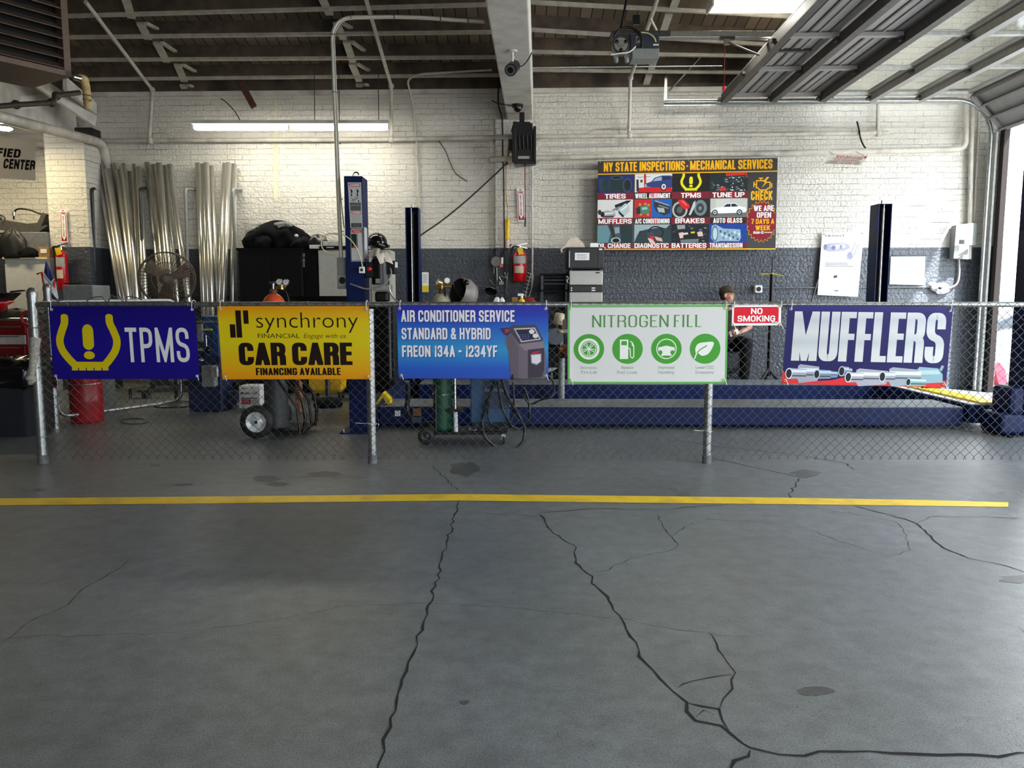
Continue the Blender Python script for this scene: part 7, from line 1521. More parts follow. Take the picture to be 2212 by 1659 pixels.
# a/c
pp(1, 1, [(190, 0), (414, 0), (414, 202), (190, 202)], (28, 92, 170), 2)
pp(1, 1, [(30, 80), (150, 60), (172, 110), (160, 160), (50, 170), (24, 130)], (70, 120, 104), 3); pp(1, 1, [(16, 90), (60, 80), (70, 160), (24, 162)], (44, 40, 44), 4); pp(1, 1, [(80, 90), (140, 84), (146, 110), (84, 118)], (150, 190, 170), 5)
for u, v in ((60, 56), (120, 50), (156, 62), (70, 168), (150, 170)): pe(1, 1, u, v, 14, 12, (190, 150, 60), 5)
pp(1, 1, [(220, 20), (400, 80), (400, 150), (330, 180), (240, 130), (214, 70)], (40, 48, 56), 3); pp(1, 1, [(230, 10), (390, 66), (386, 78), (226, 24)], (150, 158, 160), 4); pp(1, 1, [(250, 90), (330, 100), (340, 150), (270, 140)], (170, 178, 180), 4); pp(1, 1, [(270, 60), (380, 96), (380, 110), (270, 76)], (120, 126, 130), 5)
# brakes
pe(2, 1, 90, 120, 86, 92, (176, 178, 178), 2, 30); pe(2, 1, 90, 120, 66, 72, (40, 40, 44), 3, 26); pe(2, 1, 88, 120, 34, 36, (84, 90, 94), 4); pe(2, 1, 320, 100, 72, 86, (110, 128, 130), 2, 30); pe(2, 1, 316, 104, 44, 54, (50, 62, 66), 3); pe(2, 1, 316, 104, 18, 22, (120, 130, 134), 4)
pp(2, 1, [(66, 10), (130, 6), (200, 70), (196, 104), (140, 116), (90, 70)], (204, 32, 40), 5); pp(2, 1, [(96, 22), (130, 20), (176, 70), (160, 80)], (232, 90, 92), 6); pp(2, 1, [(240, 40), (262, 20), (262, 80), (210, 180), (190, 176)], (190, 200, 200), 5)
# white car
pp(3, 1, [(0, 150), (412, 140), (412, 200), (0, 200)], (106, 108, 104), 2); pp(3, 1, [(60, 10), (220, 4), (220, 90), (60, 100)], (204, 206, 200), 2); pp(3, 1, [(230, 6), (400, 4), (400, 100), (230, 100)], (196, 198, 192), 2)
pp(3, 1, [(10, 146), (16, 120), (60, 100), (130, 92), (176, 56), (270, 50), (330, 88), (392, 100), (404, 130), (396, 154), (330, 158), (40, 164)], (240, 240, 242), 3); pp(3, 1, [(142, 92), (182, 62), (226, 60), (226, 92)], (34, 44, 52), 4); pp(3, 1, [(234, 60), (272, 58), (316, 88), (234, 92)], (34, 44, 52), 4)
for cx in (52, 326): pe(3, 1, cx, 152, 32, 32, (24, 24, 26), 5); pe(3, 1, cx, 152, 21, 22, (180, 182, 184), 6); pe(3, 1, cx, 152, 8, 8, (60, 60, 62), 7)
# oil
pp(0, 2, [(0, 10), (110, 0), (150, 90), (120, 200), (0, 200)], (100, 140, 150), 2); pp(0, 2, [(250, 0), (394, 0), (394, 204), (270, 204)], (34, 52, 54), 2); pp(0, 2, [(130, 0), (170, 0), (210, 160), (180, 170)], (44, 46, 40), 4); pp(0, 2, [(190, 30), (246, 26), (250, 90), (200, 100)], (140, 156, 160), 3); pe(0, 2, 208, 174, 54, 32, (190, 196, 196), 4); pe(0, 2, 210, 176, 40, 24, (16, 16, 14), 5)
# dashboard
pp(1, 2, [(0, 0), (400, 0), (360, 40), (60, 70), (20, 150), (0, 200)], (150, 170, 176), 2); pp(1, 2, [(30, 120), (110, 60), (300, 30), (410, 60), (410, 204), (20, 204)], (40, 60, 64), 3)
T_ = pic(1, 2); x, y = T_(240, 90); sh.put(ringp(x, y, 74, 92, 30, ky=.8), (22, 30, 32), 4); pp(1, 2, [(140, 90), (216, 76), (226, 150), (160, 170)], (64, 66, 84), 5); pp(1, 2, [(170, 136), (216, 126), (226, 176), (186, 190)], (200, 44, 48), 6); pp(1, 2, [(150, 150), (196, 160), (240, 204), (180, 206)], (226, 190, 176), 7); pp(1, 2, [(226, 132), (306, 150), (320, 190), (250, 176)], (214, 176, 160), 7)
# battery
for k in range(20):
    u, v = g.uniform(10, 390), g.uniform(10, 190); pp(2, 2, [(u - 20, v), (u, v - 9), (u + 20, v + 2), (u, v + 9)], [(70, 80, 84), (120, 128, 130), (40, 50, 56)][k % 3], 2 + k % 2)
pp(2, 2, [(60, 10), (150, 6), (154, 50), (70, 56)], (150, 156, 158), 4); pp(2, 2, [(110, 100), (300, 80), (316, 130), (300, 170), (140, 186)], (20, 22, 24), 5); pp(2, 2, [(120, 98), (180, 90), (190, 110), (136, 118)], (210, 212, 210), 6); pp(2, 2, [(216, 84), (262, 80), (262, 98), (220, 102)], (220, 200, 40), 6)
pp(2, 2, [(80, 96), (130, 86), (134, 150), (96, 156)], (222, 190, 180), 7); pp(2, 2, [(286, 90), (344, 80), (356, 130), (300, 136)], (222, 190, 180), 7); pp(2, 2, [(100, 170), (310, 160), (300, 200), (110, 204)], (100, 120, 130), 5)
# transmission
pp(3, 2, [(20, 20), (60, 4), (150, 50), (340, 60), (350, 150), (330, 190), (120, 186), (50, 204), (14, 150)], (150, 180, 200), 2); pe(3, 2, 56, 106, 36, 92, (90, 124, 150), 3); pe(3, 2, 58, 106, 24, 66, (190, 212, 222), 4)
for k in range(14):
    u, v = 120 + 16 * k, 80 + (k * 37) % 90; pp(3, 2, [(u - 12, v - 14), (u + 12, v - 10), (u + 9, v + 16), (u - 10, v + 12)], [(60, 90, 120), (210, 226, 234), (110, 144, 170)][k % 3], 4 + k % 2)
# right hand panel
EG = GO; ox, oy = 1735, 195
for pl in ([(60, 20), (110, 20)], [(84, 20), (84, 40)], [(36, 46), (130, 46), (150, 64), (186, 64), (186, 128), (166, 128), (150, 146), (76, 146), (50, 122), (36, 122), (36, 46)], [(8, 56), (8, 116)], [(8, 86), (36, 86)], [(205, 74), (205, 122)]): sh.put(strokep([(ox + a, oy + b) for a, b in pl], 13), EG, 2)
sh.put([(ox + 150, oy + 6), (ox + 106, oy + 60), (ox + 134, oy + 64), (ox + 90, oy + 126), (ox + 160, oy + 62), (ox + 132, oy + 56), (ox + 180, oy + 10)], EG, 4)
sh.put(st('CHECK', 1712, 450, 100, 240, .2, cw=.52, gap=.09), GO, 2)
bc = (1838, 680); star = []
for k in range(48): a_ = R(7.5 * k); rr = 1 if k % 2 else .87; star.append((bc[0] + 176 * rr * math.cos(a_), bc[1] + 226 * rr * math.sin(a_)))
star = [(min(x, 1990), y) for x, y in star]
sh.put([(bc[0] + (x - bc[0]) * 1.04 if x < 1985 else x, bc[1] + (y - bc[1]) * 1.03) for x, y in star], GO, 1); sh.put(star, (134, 26, 40), 2)
for s, yb, h, x, w, col in (('WE ARE', 568, 60, 1745, 225, HW), ('OPEN', 640, 60, 1782, 160, HW), ('7 DAYS A', 706, 54, 1722, 255, GO), ('WEEK', 776, 54, 1770, 165, GO), ('8AM-12', 814, 30, 1748, 115, HW)): sh.put(st(s, x, yb, h, w, .25, cw=.72, gap=.09, thin=.19), col, 3)
sh.put(rectp(1872, 792, 1960, 806), HW, 3)
for k in range(8): sh.put(rectp(1878 + 10 * k, 790, 1882 + 10 * k, 808), (134, 26, 40), 4)
bd = tag(sh.mb.build('services_board'), 'large black printed services board with twelve pictures on the white wall', 'sign')
for u in (25, 680, 1010, 1390, 1980):
    m = MB(); c = sh.at(u, 12, .004); m.tube([c, c + V((0, .06, .06)), V((c.x, wall_y(c.x) - .16, c.z + .1))], .004, TIE, n=5); m.build('hanging_tie', bd)
# ------------------------------------------------------------------ fridge, microwave and bits
FRG = mat('fridge_grey', (150, 148, 142), .35, .4, var=.03)
a = P(1229, 583, 10.95); b = P(1303, 583, 10.95); ft = a.z; fw = b.x - a.x; fx = (a.x + b.x) / 2
t = thing('mini_fridge', 'grey two-door mini fridge beside the pilaster under the microwave', 'fridge', (fx, 11.2, 0))
m = MB(); m.box((fx, 11.24, ft / 2 + .02), (fw, .48, ft - .04), BLACK, bev=.01); m.build('body', t)
zs1, zs2 = P(0, 617, 10.95).z, P(0, 630, 10.95).z
m = MB(); m.box((fx, 10.97, (ft + zs1) / 2), (fw - .008, .06, ft - zs1 - .01), FRG, bev=.012); o = m.build('freezer_door', t); m = MB(); m.ell(P(1291, 589, 10.935), (.035, .004, .008), BLACK, 14, 6); m.build('badge', o)
m = MB(); m.box((fx, 10.97, (zs2 + .05) / 2), (fw - .008, .06, zs2 - .06), FRG, bev=.012); m.build('fridge_door', t)
m = MB(); m.box((fx, 10.98, (zs1 + zs2) / 2), (fw - .01, .06, zs1 - zs2), BLACK, bev=.004); o = m.build('handle_strip', t)
for px, py in ((1233, 621), (1233, 626), (1278, 621), (1278, 626)): m = MB(); bx(m, px, py, px + (3 if px < 1240 else 8), py + 2.4, 10.945, .01, WHT); m.build('print_mark', o)
MO = thing('microwave', 'black microwave oven with taped white note standing on the mini fridge', 'microwave', (P(1265, 582, 10.9).x, 11.1, ft))
a = P(1226, 534, 10.88); b = P(1305, 580, 10.88); zc = (a.z + ft + .012) / 2
m = MB(); m.box(((a.x + b.x) / 2, 11.1, zc), (b.x - a.x, .42, a.z - ft - .012), BLACK, bev=.008); m.build('case', MO)
m = MB(); bx(m, 1228, 536, 1291, 578, 10.872, .02, mat('dark_door_glass', (9, 9, 10), .3, spec=.25), .004); o = m.build('door', MO); m = MB(); bx(m, 1229, 542, 1231, 577, 10.86, .03, mat('grey_trim', (120, 120, 120), .3, .5)); m.build('handle', o)
m = MB(); bx(m, 1242, 546, 1273, 562, 10.868, .002, WHT); nt_ = m.build('paper_note', o)
for k in range(4): m = MB(); bx(m, 1246, 549 + 3 * k, 1269 - 3 * (k % 2), 550 + 3 * k, 10.866, .001, mat('note_ink', (120, 120, 128), .6)); m.build('note_line', nt_)
m = MB(); bx(m, 1292, 536, 1304, 578, 10.872, .02, BLACK, .003); o = m.build('control_panel', MO)
m = MB(); bx(m, 1294, 537, 1301, 540, 10.868, .006, WHT); m.build('display', o)
for k in range(6): m = MB(); bx(m, 1294 + 4 * (k % 2), 555 + 6 * (k // 2), 1296.5 + 4 * (k % 2), 557.5 + 6 * (k // 2), 10.868, .005, DSTEEL); m.build('button', o)
for sx in (-.2, .2):
    for sy in (10.95, 11.25): m = MB(); m.cyl(((a.x + b.x) / 2 + sx, sy, ft), ((a.x + b.x) / 2 + sx, sy, ft + .014), .02, BLACK, n=10); m.build('foot', MO)
mz = a.z; m = MB(); c = P(1240, 527, 11.0); m.prism([(-.14, -.04), (-.09, .05), (0, .095), (.05, .09), (.14, .0), (.15, -.04)], V((c.x, 10.98, mz + .045)), V((1, 0, 0)), V((0, 0, 1)), V((0, .14, 0)), CLOTH); m.tube(smooth_path([V((c.x - .12, 10.95, mz + .02)), V((c.x - .18, 10.93, mz - .03)), V((c.x - .17, 10.92, mz - .07))], 4), .015, CLOTH, n=6)
tag(m.build('cloth_bag'), 'cream cloth bag lying on the microwave', 'bag')
m = MB(); bx(m, 1275, 525, 1291, 534, 11.0, .15, WHT, .003); tag(m.build('carton'), 'white carton on the right half of the microwave', 'box')
# black shelf unit left of the fridge
SU = thing('shelf_unit', 'black shelf unit crowded with dark cases left of the mini fridge', 'shelf', (P(1197, 600, 11.2).x, 11.25, 0)); a = P(1168, 593, 11.05); b = P(1227, 593, 11.05)
for x in (a.x + .02, b.x - .02):
    for y in (11.07, 11.42): m = MB(); m.box((x, y, a.z / 2), (.035, .035, a.z), DSTEEL); m.build('leg', SU)
for py in (593, 628, 752): z = P(0, py, 11.05).z; m = MB(); m.box(((a.x + b.x) / 2, 11.25, z), (b.x - a.x, .4, .03), BLACKM); m.build('shelf_board', SU)
z = P(0, 628, 11.05).z + .016
m = MB(); m.box(((a.x + b.x) / 2 - .02, 11.25, z + .085), (b.x - a.x - .08, .3, .17), BLACKM, bev=.01); o = tag(m.build('tool_case'), 'black tool case with grey edge lines on the shelf unit', 'case')
for k in range(2): m = MB(); bx(m, 1175, 604 + 8 * k, 1219, 606 + 8 * k, 11.09, .01, DSTEEL); m.build('edge_line', o)
m = MB(); m.tube(smooth_path([P(x, y, 11.0) for x, y in ((1224, 596), (1228, 602), (1224, 608), (1229, 612))], 3), .012, STEEL, n=6); m.build('vise_screw', SU)
BG_ = thing('bench_grinder', 'bench grinder stand with grey disc between the blue and white banners', 'grinder', V((P(1213, 800, 9.7).x, 9.8, 0)))
m = MB(); c = P(1200, 727, 9.6); m.cyl(c, c + V((0, .05, 0)), .1, mat('disc_grey', (88, 94, 102), .45, .2), n=28); m.build('grey_disc', BG_)
m = MB(); bx(m, 1210, 722, 1217, 772, 9.66, .05, GREYP); m.cyl((P(1213, 800, 9.8).x, 9.8, .02), (P(1213, 800, 9.8).x, 9.8, P(0, 752, 9.8).z), .04, GREYP, n=14); m.cyl((P(1213, 800, 9.8).x, 9.8, 0), (P(1213, 800, 9.8).x, 9.8, .025), .18, DSTEEL, n=20); m.build('stand', BG_)
m = MB(); bx(m, 1187, 712, 1230, 720, 9.66, .2, GREYP, .01); m.cyl(P(1211, 714, 9.6), P(1211, 718, 9.6), .03, YELLOW, n=10); m.build('tool_rest', BG_)
m = MB(); bx(m, 1184, 769, 1228, 774, 9.6, .35, BLACKM, .005); m.build('shelf', BG_)
m = MB(); m.lathe([(.03, 0), (.07, .01), (.06, .14), (.045, .15), (.0, .15)], P(1206, 702, 9.75), mat('cream_tool', (176, 164, 136), .5), n=16, ax=(.15, 0, 1)); m.build('cream_cover', BG_)
m = MB(); bx(m, 1213, 690, 1224, 712, 9.7, .1, mat('brown_motor', (84, 66, 50), .5)); m.build('motor', BG_)
m = MB(); c = P(1221, 756, 9.65); m.lathe([(.06, -.05), (.07, 0), (.05, .08)], c, mat('copper_part', (170, 110, 80), .3, .8), n=16, ax=(.6, -.6, .3)); m.build('copper_guard', BG_)
m = MB(); m.prism([(-.11, 0), (-.02, .03), (.08, .03), (.03, .0), (-.05, -.03)], P(1192, 800, 10.75), V((1, 0, 0)), V((0, 0, 1)), V((0, .1, 0)), mat('pale_tray', (150, 154, 150), .4)); m.cyl(P(1190, 804, 10.8), V((P(1190, 804, 10.8).x, 10.8, 0)), .03, DSTEEL, n=10); tag(m.build('tray_stand'), 'pale tray on a short stand low between the blue and white banners', 'tray')

sh = Sheet([WP(911.5, 588, .03), WP(926, 588, .03), WP(926, 631, .03), WP(912, 631, .03)], (0, 0, 15, 43), WHT); sh.put(rectp(0.5, 29, 14.5, 42.5), (226, 196, 30)); text_lines(sh, 2, 5, 12, 6, 3.2, (150, 160, 160))
tag(sh.mb.build('wall_card'), 'white and yellow card on the dark wall beside the rear lift post', 'card')
# ------------------------------------------------------------------ right wall: tripod stand, poster, whiteboard, socket, panel, sign
ST_ = thing('tripod_stand', 'black tripod jack stand with yellow wing handle before the grey wall', 'stand', V((P(1664, 820, 10.9).x, 10.9, 0))); px_ = P(1664, 700, 10.9).x; ztop = P(0, 592, 10.9).z
m = MB(); m.cyl((px_, 10.9, .25), (px_, 10.9, ztop), .028, BLACK, n=14); m.build('pole', ST_); m = MB(); zt2 = P(0, 557, 10.9).z; m.cyl((px_, 10.9, ztop), (px_, 10.9, zt2), .012, DSTEEL, n=10); m.tube([(px_ - .04, 10.9, zt2 + .025), (px_ - .025, 10.9, zt2), (px_ + .025, 10.9, zt2), (px_ + .04, 10.9, zt2 + .025)], .008, DSTEEL, n=6); m.build('screw_fork', ST_)
m = MB(); m.tube([(px_ - .16, 10.9, ztop - .005), (px_, 10.9, ztop + .005), (px_ + .16, 10.9, ztop - .03)], .009, mat('wing_yellow', (170, 156, 40), .5), n=6); m.ell((px_, 10.9, ztop), (.03, .03, .02), mat('wing_yellow', (170, 156, 40), .5), 10, 6); m.build('wing_handle', ST_)
for k in range(3): a_ = R(90 + 120 * k); m = MB(); m.tube([(px_, 10.9, .34), (px_ + .3 * math.cos(a_), 10.9 + .28 * math.sin(a_), .02)], .022, BLACK, n=8); m.build('leg', ST_)
PO = [WP(1776, 503, .05), WP(1866, 501, .06), WP(1853, 641, .09), WP(1766, 637, .07)]
sh = Sheet(PO, (0, 0, 90, 138), mat('glossy_white_paper', (242, 242, 244), .3, var=.01)); LG = (166, 166, 184); DGk = (60, 60, 70)
sh.put(bt('A Bit Extra is 4', 6, 9, 5, 42, off=.02), DGk)
sh.put([(5, 30), (14, 24), (44, 22), (60, 26), (64, 34), (50, 40), (20, 42), (6, 38)], LG, 1); sh.put([(20, 28), (48, 25), (54, 32), (24, 38)], (226, 226, 236), 2); sh.put(ellp(27, 33, 5, 5), (120, 120, 150), 3); sh.put([(40, 27), (46, 27), (46, 36), (40, 36)], (140, 140, 160), 3); sh.put(ellp(9, 31, 4, 6), (130, 130, 150), 2)
sh.put(strokep([(74, 22), (66, 44), (58, 58)], 1.5) + strokep([(80, 24), (74, 46), (66, 60)], 1.5) + strokep([(84, 26), (80, 48)], 1.2), (130, 130, 150), 1); sh.put(ellp(64, 50, 6, 8), (150, 150, 176), 2)
text_lines(sh, 14, 48, 40, 3, 3, (190, 190, 196)); text_lines(sh, 12, 66, 78, 3, 3.4, (120, 120, 130)); text_lines(sh, 14, 78, 54, 2, 3, (190, 190, 196)); sh.put([(32, 94), (40, 93), (41, 98), (33, 100)], DGk); sh.put(rectp(36, 126, 46, 128), DGk); sh.put([(74, 94), (86, 102), (88, 108), (70, 104)], (200, 200, 206), 1)
pz = tag(sh.mb.build('poster'), 'curling white exhaust parts poster on the dark wall left of the rear lift post', 'poster')
for u, v in ((4, 3), (86, 3)): m = MB(); c = sh.at(u, v, .003); m.cyl(c, c + V((0, -.008, 0)), .008, DSTEEL, n=8); m.build('pin', pz)
m = MB(); m.tube(smooth_path([WP(x, y, .04) for x, y in ((1848, 500), (1842, 490), (1841, 478), (1850, 470))], 4), .004, WHT, n=5); m.build('hanging_string', pz)
m = MB(); m.cyl(WP(1768, 600, .1), WP(1752, 655, .3), .012, DSTEEL, n=8); m.cyl(WP(1752, 655, .3), V((WP(1738, 700, .4).x, WP(1738, 700, .4).y, .02)), .012, DSTEEL, n=8); tag(m.build('metal_rod'), 'thin dark rod leaning beside the white poster', 'rod')
WBD = thing('whiteboard', 'small white board on the dark wall right of the rear lift post', 'whiteboard', WP(1961, 616, .03))
sh = Sheet([WP(1924, 554, .035), WP(2000, 554, .035), WP(1998, 616, .035), WP(1921, 614, .035)], (0, 0, 76, 61), mat('whiteboard_face', (226, 228, 226), .25, var=.02), thick=.015); sh.put(rectp(12, 18, 62, 58), (244, 244, 244)); text_lines(sh, 28, 30, 50, 1, 2.4, (120, 120, 124)); text_lines(sh, 28, 40, 52, 1, 2.4, (140, 140, 144)); sh.mb.build('board_face', WBD)
m = MB(); ptc = [sh.at(x, y, .002) for x, y in ((0, 0), (76, 0), (76, 61), (0, 61))]; m.tube(ptc, .007, GREYP, n=6, closed=True); m.build('board_frame', WBD)
SO = thing('wall_socket', 'white square wall socket box on the dark wall above the seated man', 'socket', WP(1637, 632, .05)); m = MB(); c = WP(1637, 624.5, .05); m.box(c, (.11, .09, .11), WHT, bev=.015); m.build('socket_box', SO); m = MB(); m.cyl(c - V((0, .05, 0)), c - V((0, .04, 0)), .034, BLACK, n=18); m.build('socket_hole', SO)
EP = thing('fuse_box', 'grey electrical fuse box on the wall in the dark right corner', 'fuse box', WP(2080, 560, .15)); q = [WP(2066, 486, .17), WP(2096, 482, .17), WP(2092, 560, .17), WP(2060, 558, .17)]; q2 = [p + V((0.01, .15, 0)) for p in q]; m = MB(); m.add(q + q2, [(0, 3, 2, 1), (4, 5, 6, 7), (0, 1, 5, 4), (1, 2, 6, 5), (2, 3, 7, 6), (3, 0, 4, 7)], GREYP); m.build('panel_case', EP)
m = MB(); bx(m, 2074, 518, 2083, 527, 11.24, .02, BLACK); m.build('window', EP); m = MB(); m.prism([(0, 0), (.14, .02), (.14, .1)], P(2069, 553, 11.24), V((1, 0, 0)), V((0, 0, 1)), V((0, .02, 0)), DSTEEL); m.build('vent', EP); m = MB(); bx(m, 2094, 482, 2110, 530, 11.3, .1, GREYP, .004); m.build('side_box', EP)
m = MB(); m.tube(smooth_path([WP(x, y, .05) for x, y in ((2072, 560), (2072, 595), (2066, 614), (2050, 622), (2040, 624))], 4), .012, PIPEW, n=7); o = m.build('feed_cable', EP)
SL = thing('junction_fitting', 'tangled white cable fitting on the dark wall in the right corner', 'fitting', WP(2030, 625, .06)); m = MB(); lump(m, WP(2033, 623, .06), (.12, .05, .07), WHT, 44, .35, 18, 10, flat_bottom=False); m.build('white_fitting', SL); m = MB(); m.ell(WP(2014, 613, .06), (.06, .03, .03), WHT, 12, 8); m.build('cable_clamp', SL); m = MB(); m.ell(WP(2031, 622, .11), (.03, .02, .02), BLACK, 10, 6); m.build('dark_hole', SL)
cu = [P(x, y, Y) for x, y, Y in ((1796, 334, 11.2), (1876, 337, 11.05), (1857, 362, 10.75), (1778, 354, 10.9))]
cu[2] = cu[1] + cu[3] - cu[0]
sh = Sheet(cu, (0, 0, 80, 26), mat('sign_aged_white', (226, 218, 208), .4, var=.03)); sh.put(rectp(14, 1, 78, 7), (190, 60, 60)); sh.put(st('CUSTOMERS', 18, 6.4, 5, 56, .22, cw=.7), (232, 220, 214), 2)
for s, yb, x, w, c in (('PLEASE WAIT OUTSIDE', 11, 10, 62, (130, 96, 90)), ('OUR INSURANCE', 15.6, 14, 54, (180, 70, 70)), ('PROHIBITS ANYBODY FROM', 19.8, 6, 68, (120, 96, 92)), ('ENTERING THE WORK AREA', 24, 4, 70, (110, 86, 84))): sh.put(st(s, x, yb, 3, w, .22, cw=.7), c, 2)
cs_ = tag(sh.mb.build('customers_sign'), 'white customers notice tilted outward below the thick white pipe', 'sign')
for u in (6, 72): m = MB(); c = sh.at(u, 1, .001); m.tube([c, V((c.x, wall_y(c.x) - .19, P(0, 326, 11.3).z))], .003, DSTEEL, n=5); m.build('wire_tie', cs_)

# ------------------------------------------------------------------ seated person on milk crates
def remesh(mb, nm, par, vox, mt, sm=2):
    o = mb.build(nm, par); md = o.modifiers.new('r', 'REMESH'); md.mode = 'VOXEL'; md.voxel_size = vox; s_ = o.modifiers.new('s', 'SMOOTH'); s_.iterations = sm; s_.factor = .5
    dg = bpy.context.evaluated_depsgraph_get(); dg.update(); me = bpy.data.meshes.new_from_object(o.evaluated_get(dg)); o.modifiers.clear(); o.data = me
    me.materials.clear(); me.materials.append(mt)
    for p in me.polygons: p.use_smooth = True
    return o
SKIN = mat('skin', (196, 142, 118), .55, var=.06, scale=30); SHIRT = mat('brown_shirt', (66, 58, 54), .85, var=.15); TROU = mat('black_trousers', (16, 16, 18), .8, var=.25, spec=.2); CAPM = mat('olive_cap', (66, 58, 40), .85, var=.15); HAIR = mat('dark_hair', (44, 32, 26), .8); SHOE = mat('grey_sneaker', (196, 196, 192), .5, var=.1)
DPH = 11.33; p_ = lambda x, y, Y=DPH: P(x, y, Y)
PE = thing('person', 'man in brown cap and dark clothes seated against the grey wall holding a phone', 'person', (p_(1580, 800).x, 11.2, 0))
pel = p_(1578, 741, 11.28); che = p_(1577, 690, 11.32); nek = p_(1574, 661, 11.3); shl, shr = p_(1602, 675, 11.3), p_(1552, 675, 11.3)
ell_, elr = p_(1620, 707, 11.12), p_(1540, 707, 11.12); wrl, wrr = p_(1596, 719, 10.98), p_(1570, 722, 10.98)
hpl, hpr = p_(1591, 743, 11.24), p_(1566, 743, 11.24); knl, knr = p_(1614, 739, 10.86), p_(1548, 738, 10.84); anl, anr = p_(1606, 815, 11.0), p_(1552, 824, 10.9)
anl.z = .1; anr.z = .1; hd = p_(1571, 637, 11.27)
m = MB()
m.tube([pel, pel.lerp(che, .5), che, che.lerp(nek, .6), nek, nek.lerp(hd, .7)], .1, SKIN, n=14, radii=[.13, .125, .14, .12, .06, .055])
for s, e_, w_ in ((shl, ell_, wrl), (shr, elr, wrr)): m.tube([che.lerp(s, .4) + V((0, 0, .05)), s, s.lerp(e_, .5), e_, e_.lerp(w_, .4), w_], .05, SKIN, n=10, radii=[.07, .06, .046, .04, .037, .026])
for h_, k_, a_ in ((hpl, knl, anl), (hpr, knr, anr)): m.tube([pel.lerp(h_, .6), h_, h_.lerp(k_, .5), k_, k_.lerp(a_, .35), a_], .07, SKIN, n=12, radii=[.09, .09, .075, .058, .054, .036])
# head turned to the right: f forward, s side
f_ = V((.86, -.50, -.03)).normalized(); s_ = V((-f_.y, f_.x, 0)).normalized(); u_ = f_.cross(s_) * -1; u_ = V((0, 0, 1))
Mh_ = Matrix((f_, s_, u_)).transposed()
def H(a, b, c): return hd + f_ * a + s_ * b + u_ * c
m.ell(H(-.01, 0, .035), (.098, .074, .088), SKIN, 20, 14, Mh_); m.ell(H(.02, 0, -.035), (.07, .058, .085), SKIN, 18, 12, Mh_); m.ell(H(.05, 0, -.095), (.03, .032, .025), SKIN, 12, 8, Mh_)
m.ell(H(.092, 0, -.02), (.022, .013, .016), SKIN, 10, 8, Mh_); m.ell(H(.085, 0, .005), (.012, .01, .03), SKIN, 10, 8, Mh_); m.ell(H(.074, 0, .03), (.02, .055, .012), SKIN, 12, 8, Mh_); m.ell(H(.078, 0, -.058), (.012, .024, .008), SKIN, 10, 6, Mh_); m.ell(H(.076, 0, -.07), (.012, .02, .008), SKIN, 10, 6, Mh_)
for sd in (-1, 1): m.ell(H(-.012, sd * .074, -.012), (.02, .01, .034), SKIN, 10, 8, Mh_); m.ell(H(.05, sd * .04, -.03), (.025, .02, .02), SKIN, 10, 8, Mh_)
# hands: palm, four fingers, thumb
for w_, sx in ((wrl, -1), (wrr, 1)):
    d_ = V((sx * .8, -.45, .1)).normalized(); up = V((0, -.3, 1)).normalized(); sd_ = d_.cross(up).normalized()
    m.tube([w_, w_ + d_ * .04, w_ + d_ * .085], .03, SKIN, n=10, radii=[.025, .034, .034])
    for k in range(4):
        b_ = w_ + d_ * .08 + up * (.027 - .018 * k); L_ = (.065, .075, .07, .055)[k]
        m.tube([b_, b_ + d_ * L_ * .5 + sd_ * .012 * sx, b_ + d_ * L_ * .8 + sd_ * .04 * sx], .0095, SKIN, n=6)
    m.tube([w_ + d_ * .03 + up * .025, w_ + d_ * .06 + up * .055, w_ + d_ * .085 + up * .06], .011, SKIN, n=6)
bdy = remesh(m, 'body', PE, .0075, SKIN, 2)
for sd in (-1, 1):
    m = MB(); m.ell(H(.079, sd * .032, .012), (.012, .014, .008), mat('eye_white', (226, 220, 212), .2), 10, 8, Mh_); o = m.build('eye', PE); m = MB(); m.ell(H(.088, sd * .031, .012), (.005, .006, .006), HAIR, 8, 6, Mh_); m.build('iris', o)
    m = MB(); m.ell(H(.086, sd * .032, .032), (.008, .022, .005), HAIR, 10, 6, Mh_); m.build('eyebrow', PE)
m = MB(); m.ell(H(-.03, 0, .02), (.088, .079, .075), HAIR, 18, 12, Mh_); m.ell(H(-.045, 0, -.03), (.06, .068, .05), HAIR, 16, 10, Mh_); remesh(m, 'hair', PE, .008, HAIR, 1)
m = MB(); m.ell(H(-.012, 0, .062), (.108, .086, .07), CAPM, 20, 12, Mh_ @ Matrix.Rotation(R(-8), 3, 'Y')); m.build('cap', PE)
m = MB(); rim = [H(.06 + .1 * math.cos(R(t)), .075 * math.sin(R(t)), .055 - .01 * abs(math.sin(R(t))) * 2 - .012 * math.cos(R(t))) for t in range(-90, 91, 15)]; n_ = len(rim)
m.add(rim + [p + V((0, 0, .008)) for p in rim], [tuple(range(n_)), tuple(range(n_, 2 * n_))[::-1]] + [(i, (i + 1) % n_, n_ + (i + 1) % n_, n_ + i) for i in range(n_)], CAPM); m.build('cap_brim', PE)
m = MB(); m.tube([pel + V((0, 0, -.03)), pel.lerp(che, .5), che, che.lerp(nek, .55), nek + V((0, 0, -.035))], .1, SHIRT, n=16, radii=[.165, .155, .172, .15, .085])
for s, e_ in ((shl, ell_), (shr, elr)): m.tube([che.lerp(s, .4) + V((0, 0, .05)), s, s.lerp(e_, .5), s.lerp(e_, .85)], .07, SHIRT, n=12, radii=[.09, .08, .072, .07])
remesh(m, 'shirt', PE, .012, SHIRT, 3)
m = MB(); m.tube([pel + V((0, 0, .05)), pel, pel - V((0, 0, .06))], .16, TROU, n=14, radii=[.168, .172, .15])
for h_, k_, a_ in ((hpl, knl, anl), (hpr, knr, anr)): m.tube([pel.lerp(h_, .6), h_, h_.lerp(k_, .5), k_, k_.lerp(a_, .35), a_.lerp(k_, .08)], .09, TROU, n=14, radii=[.11, .112, .1, .086, .08, .062])
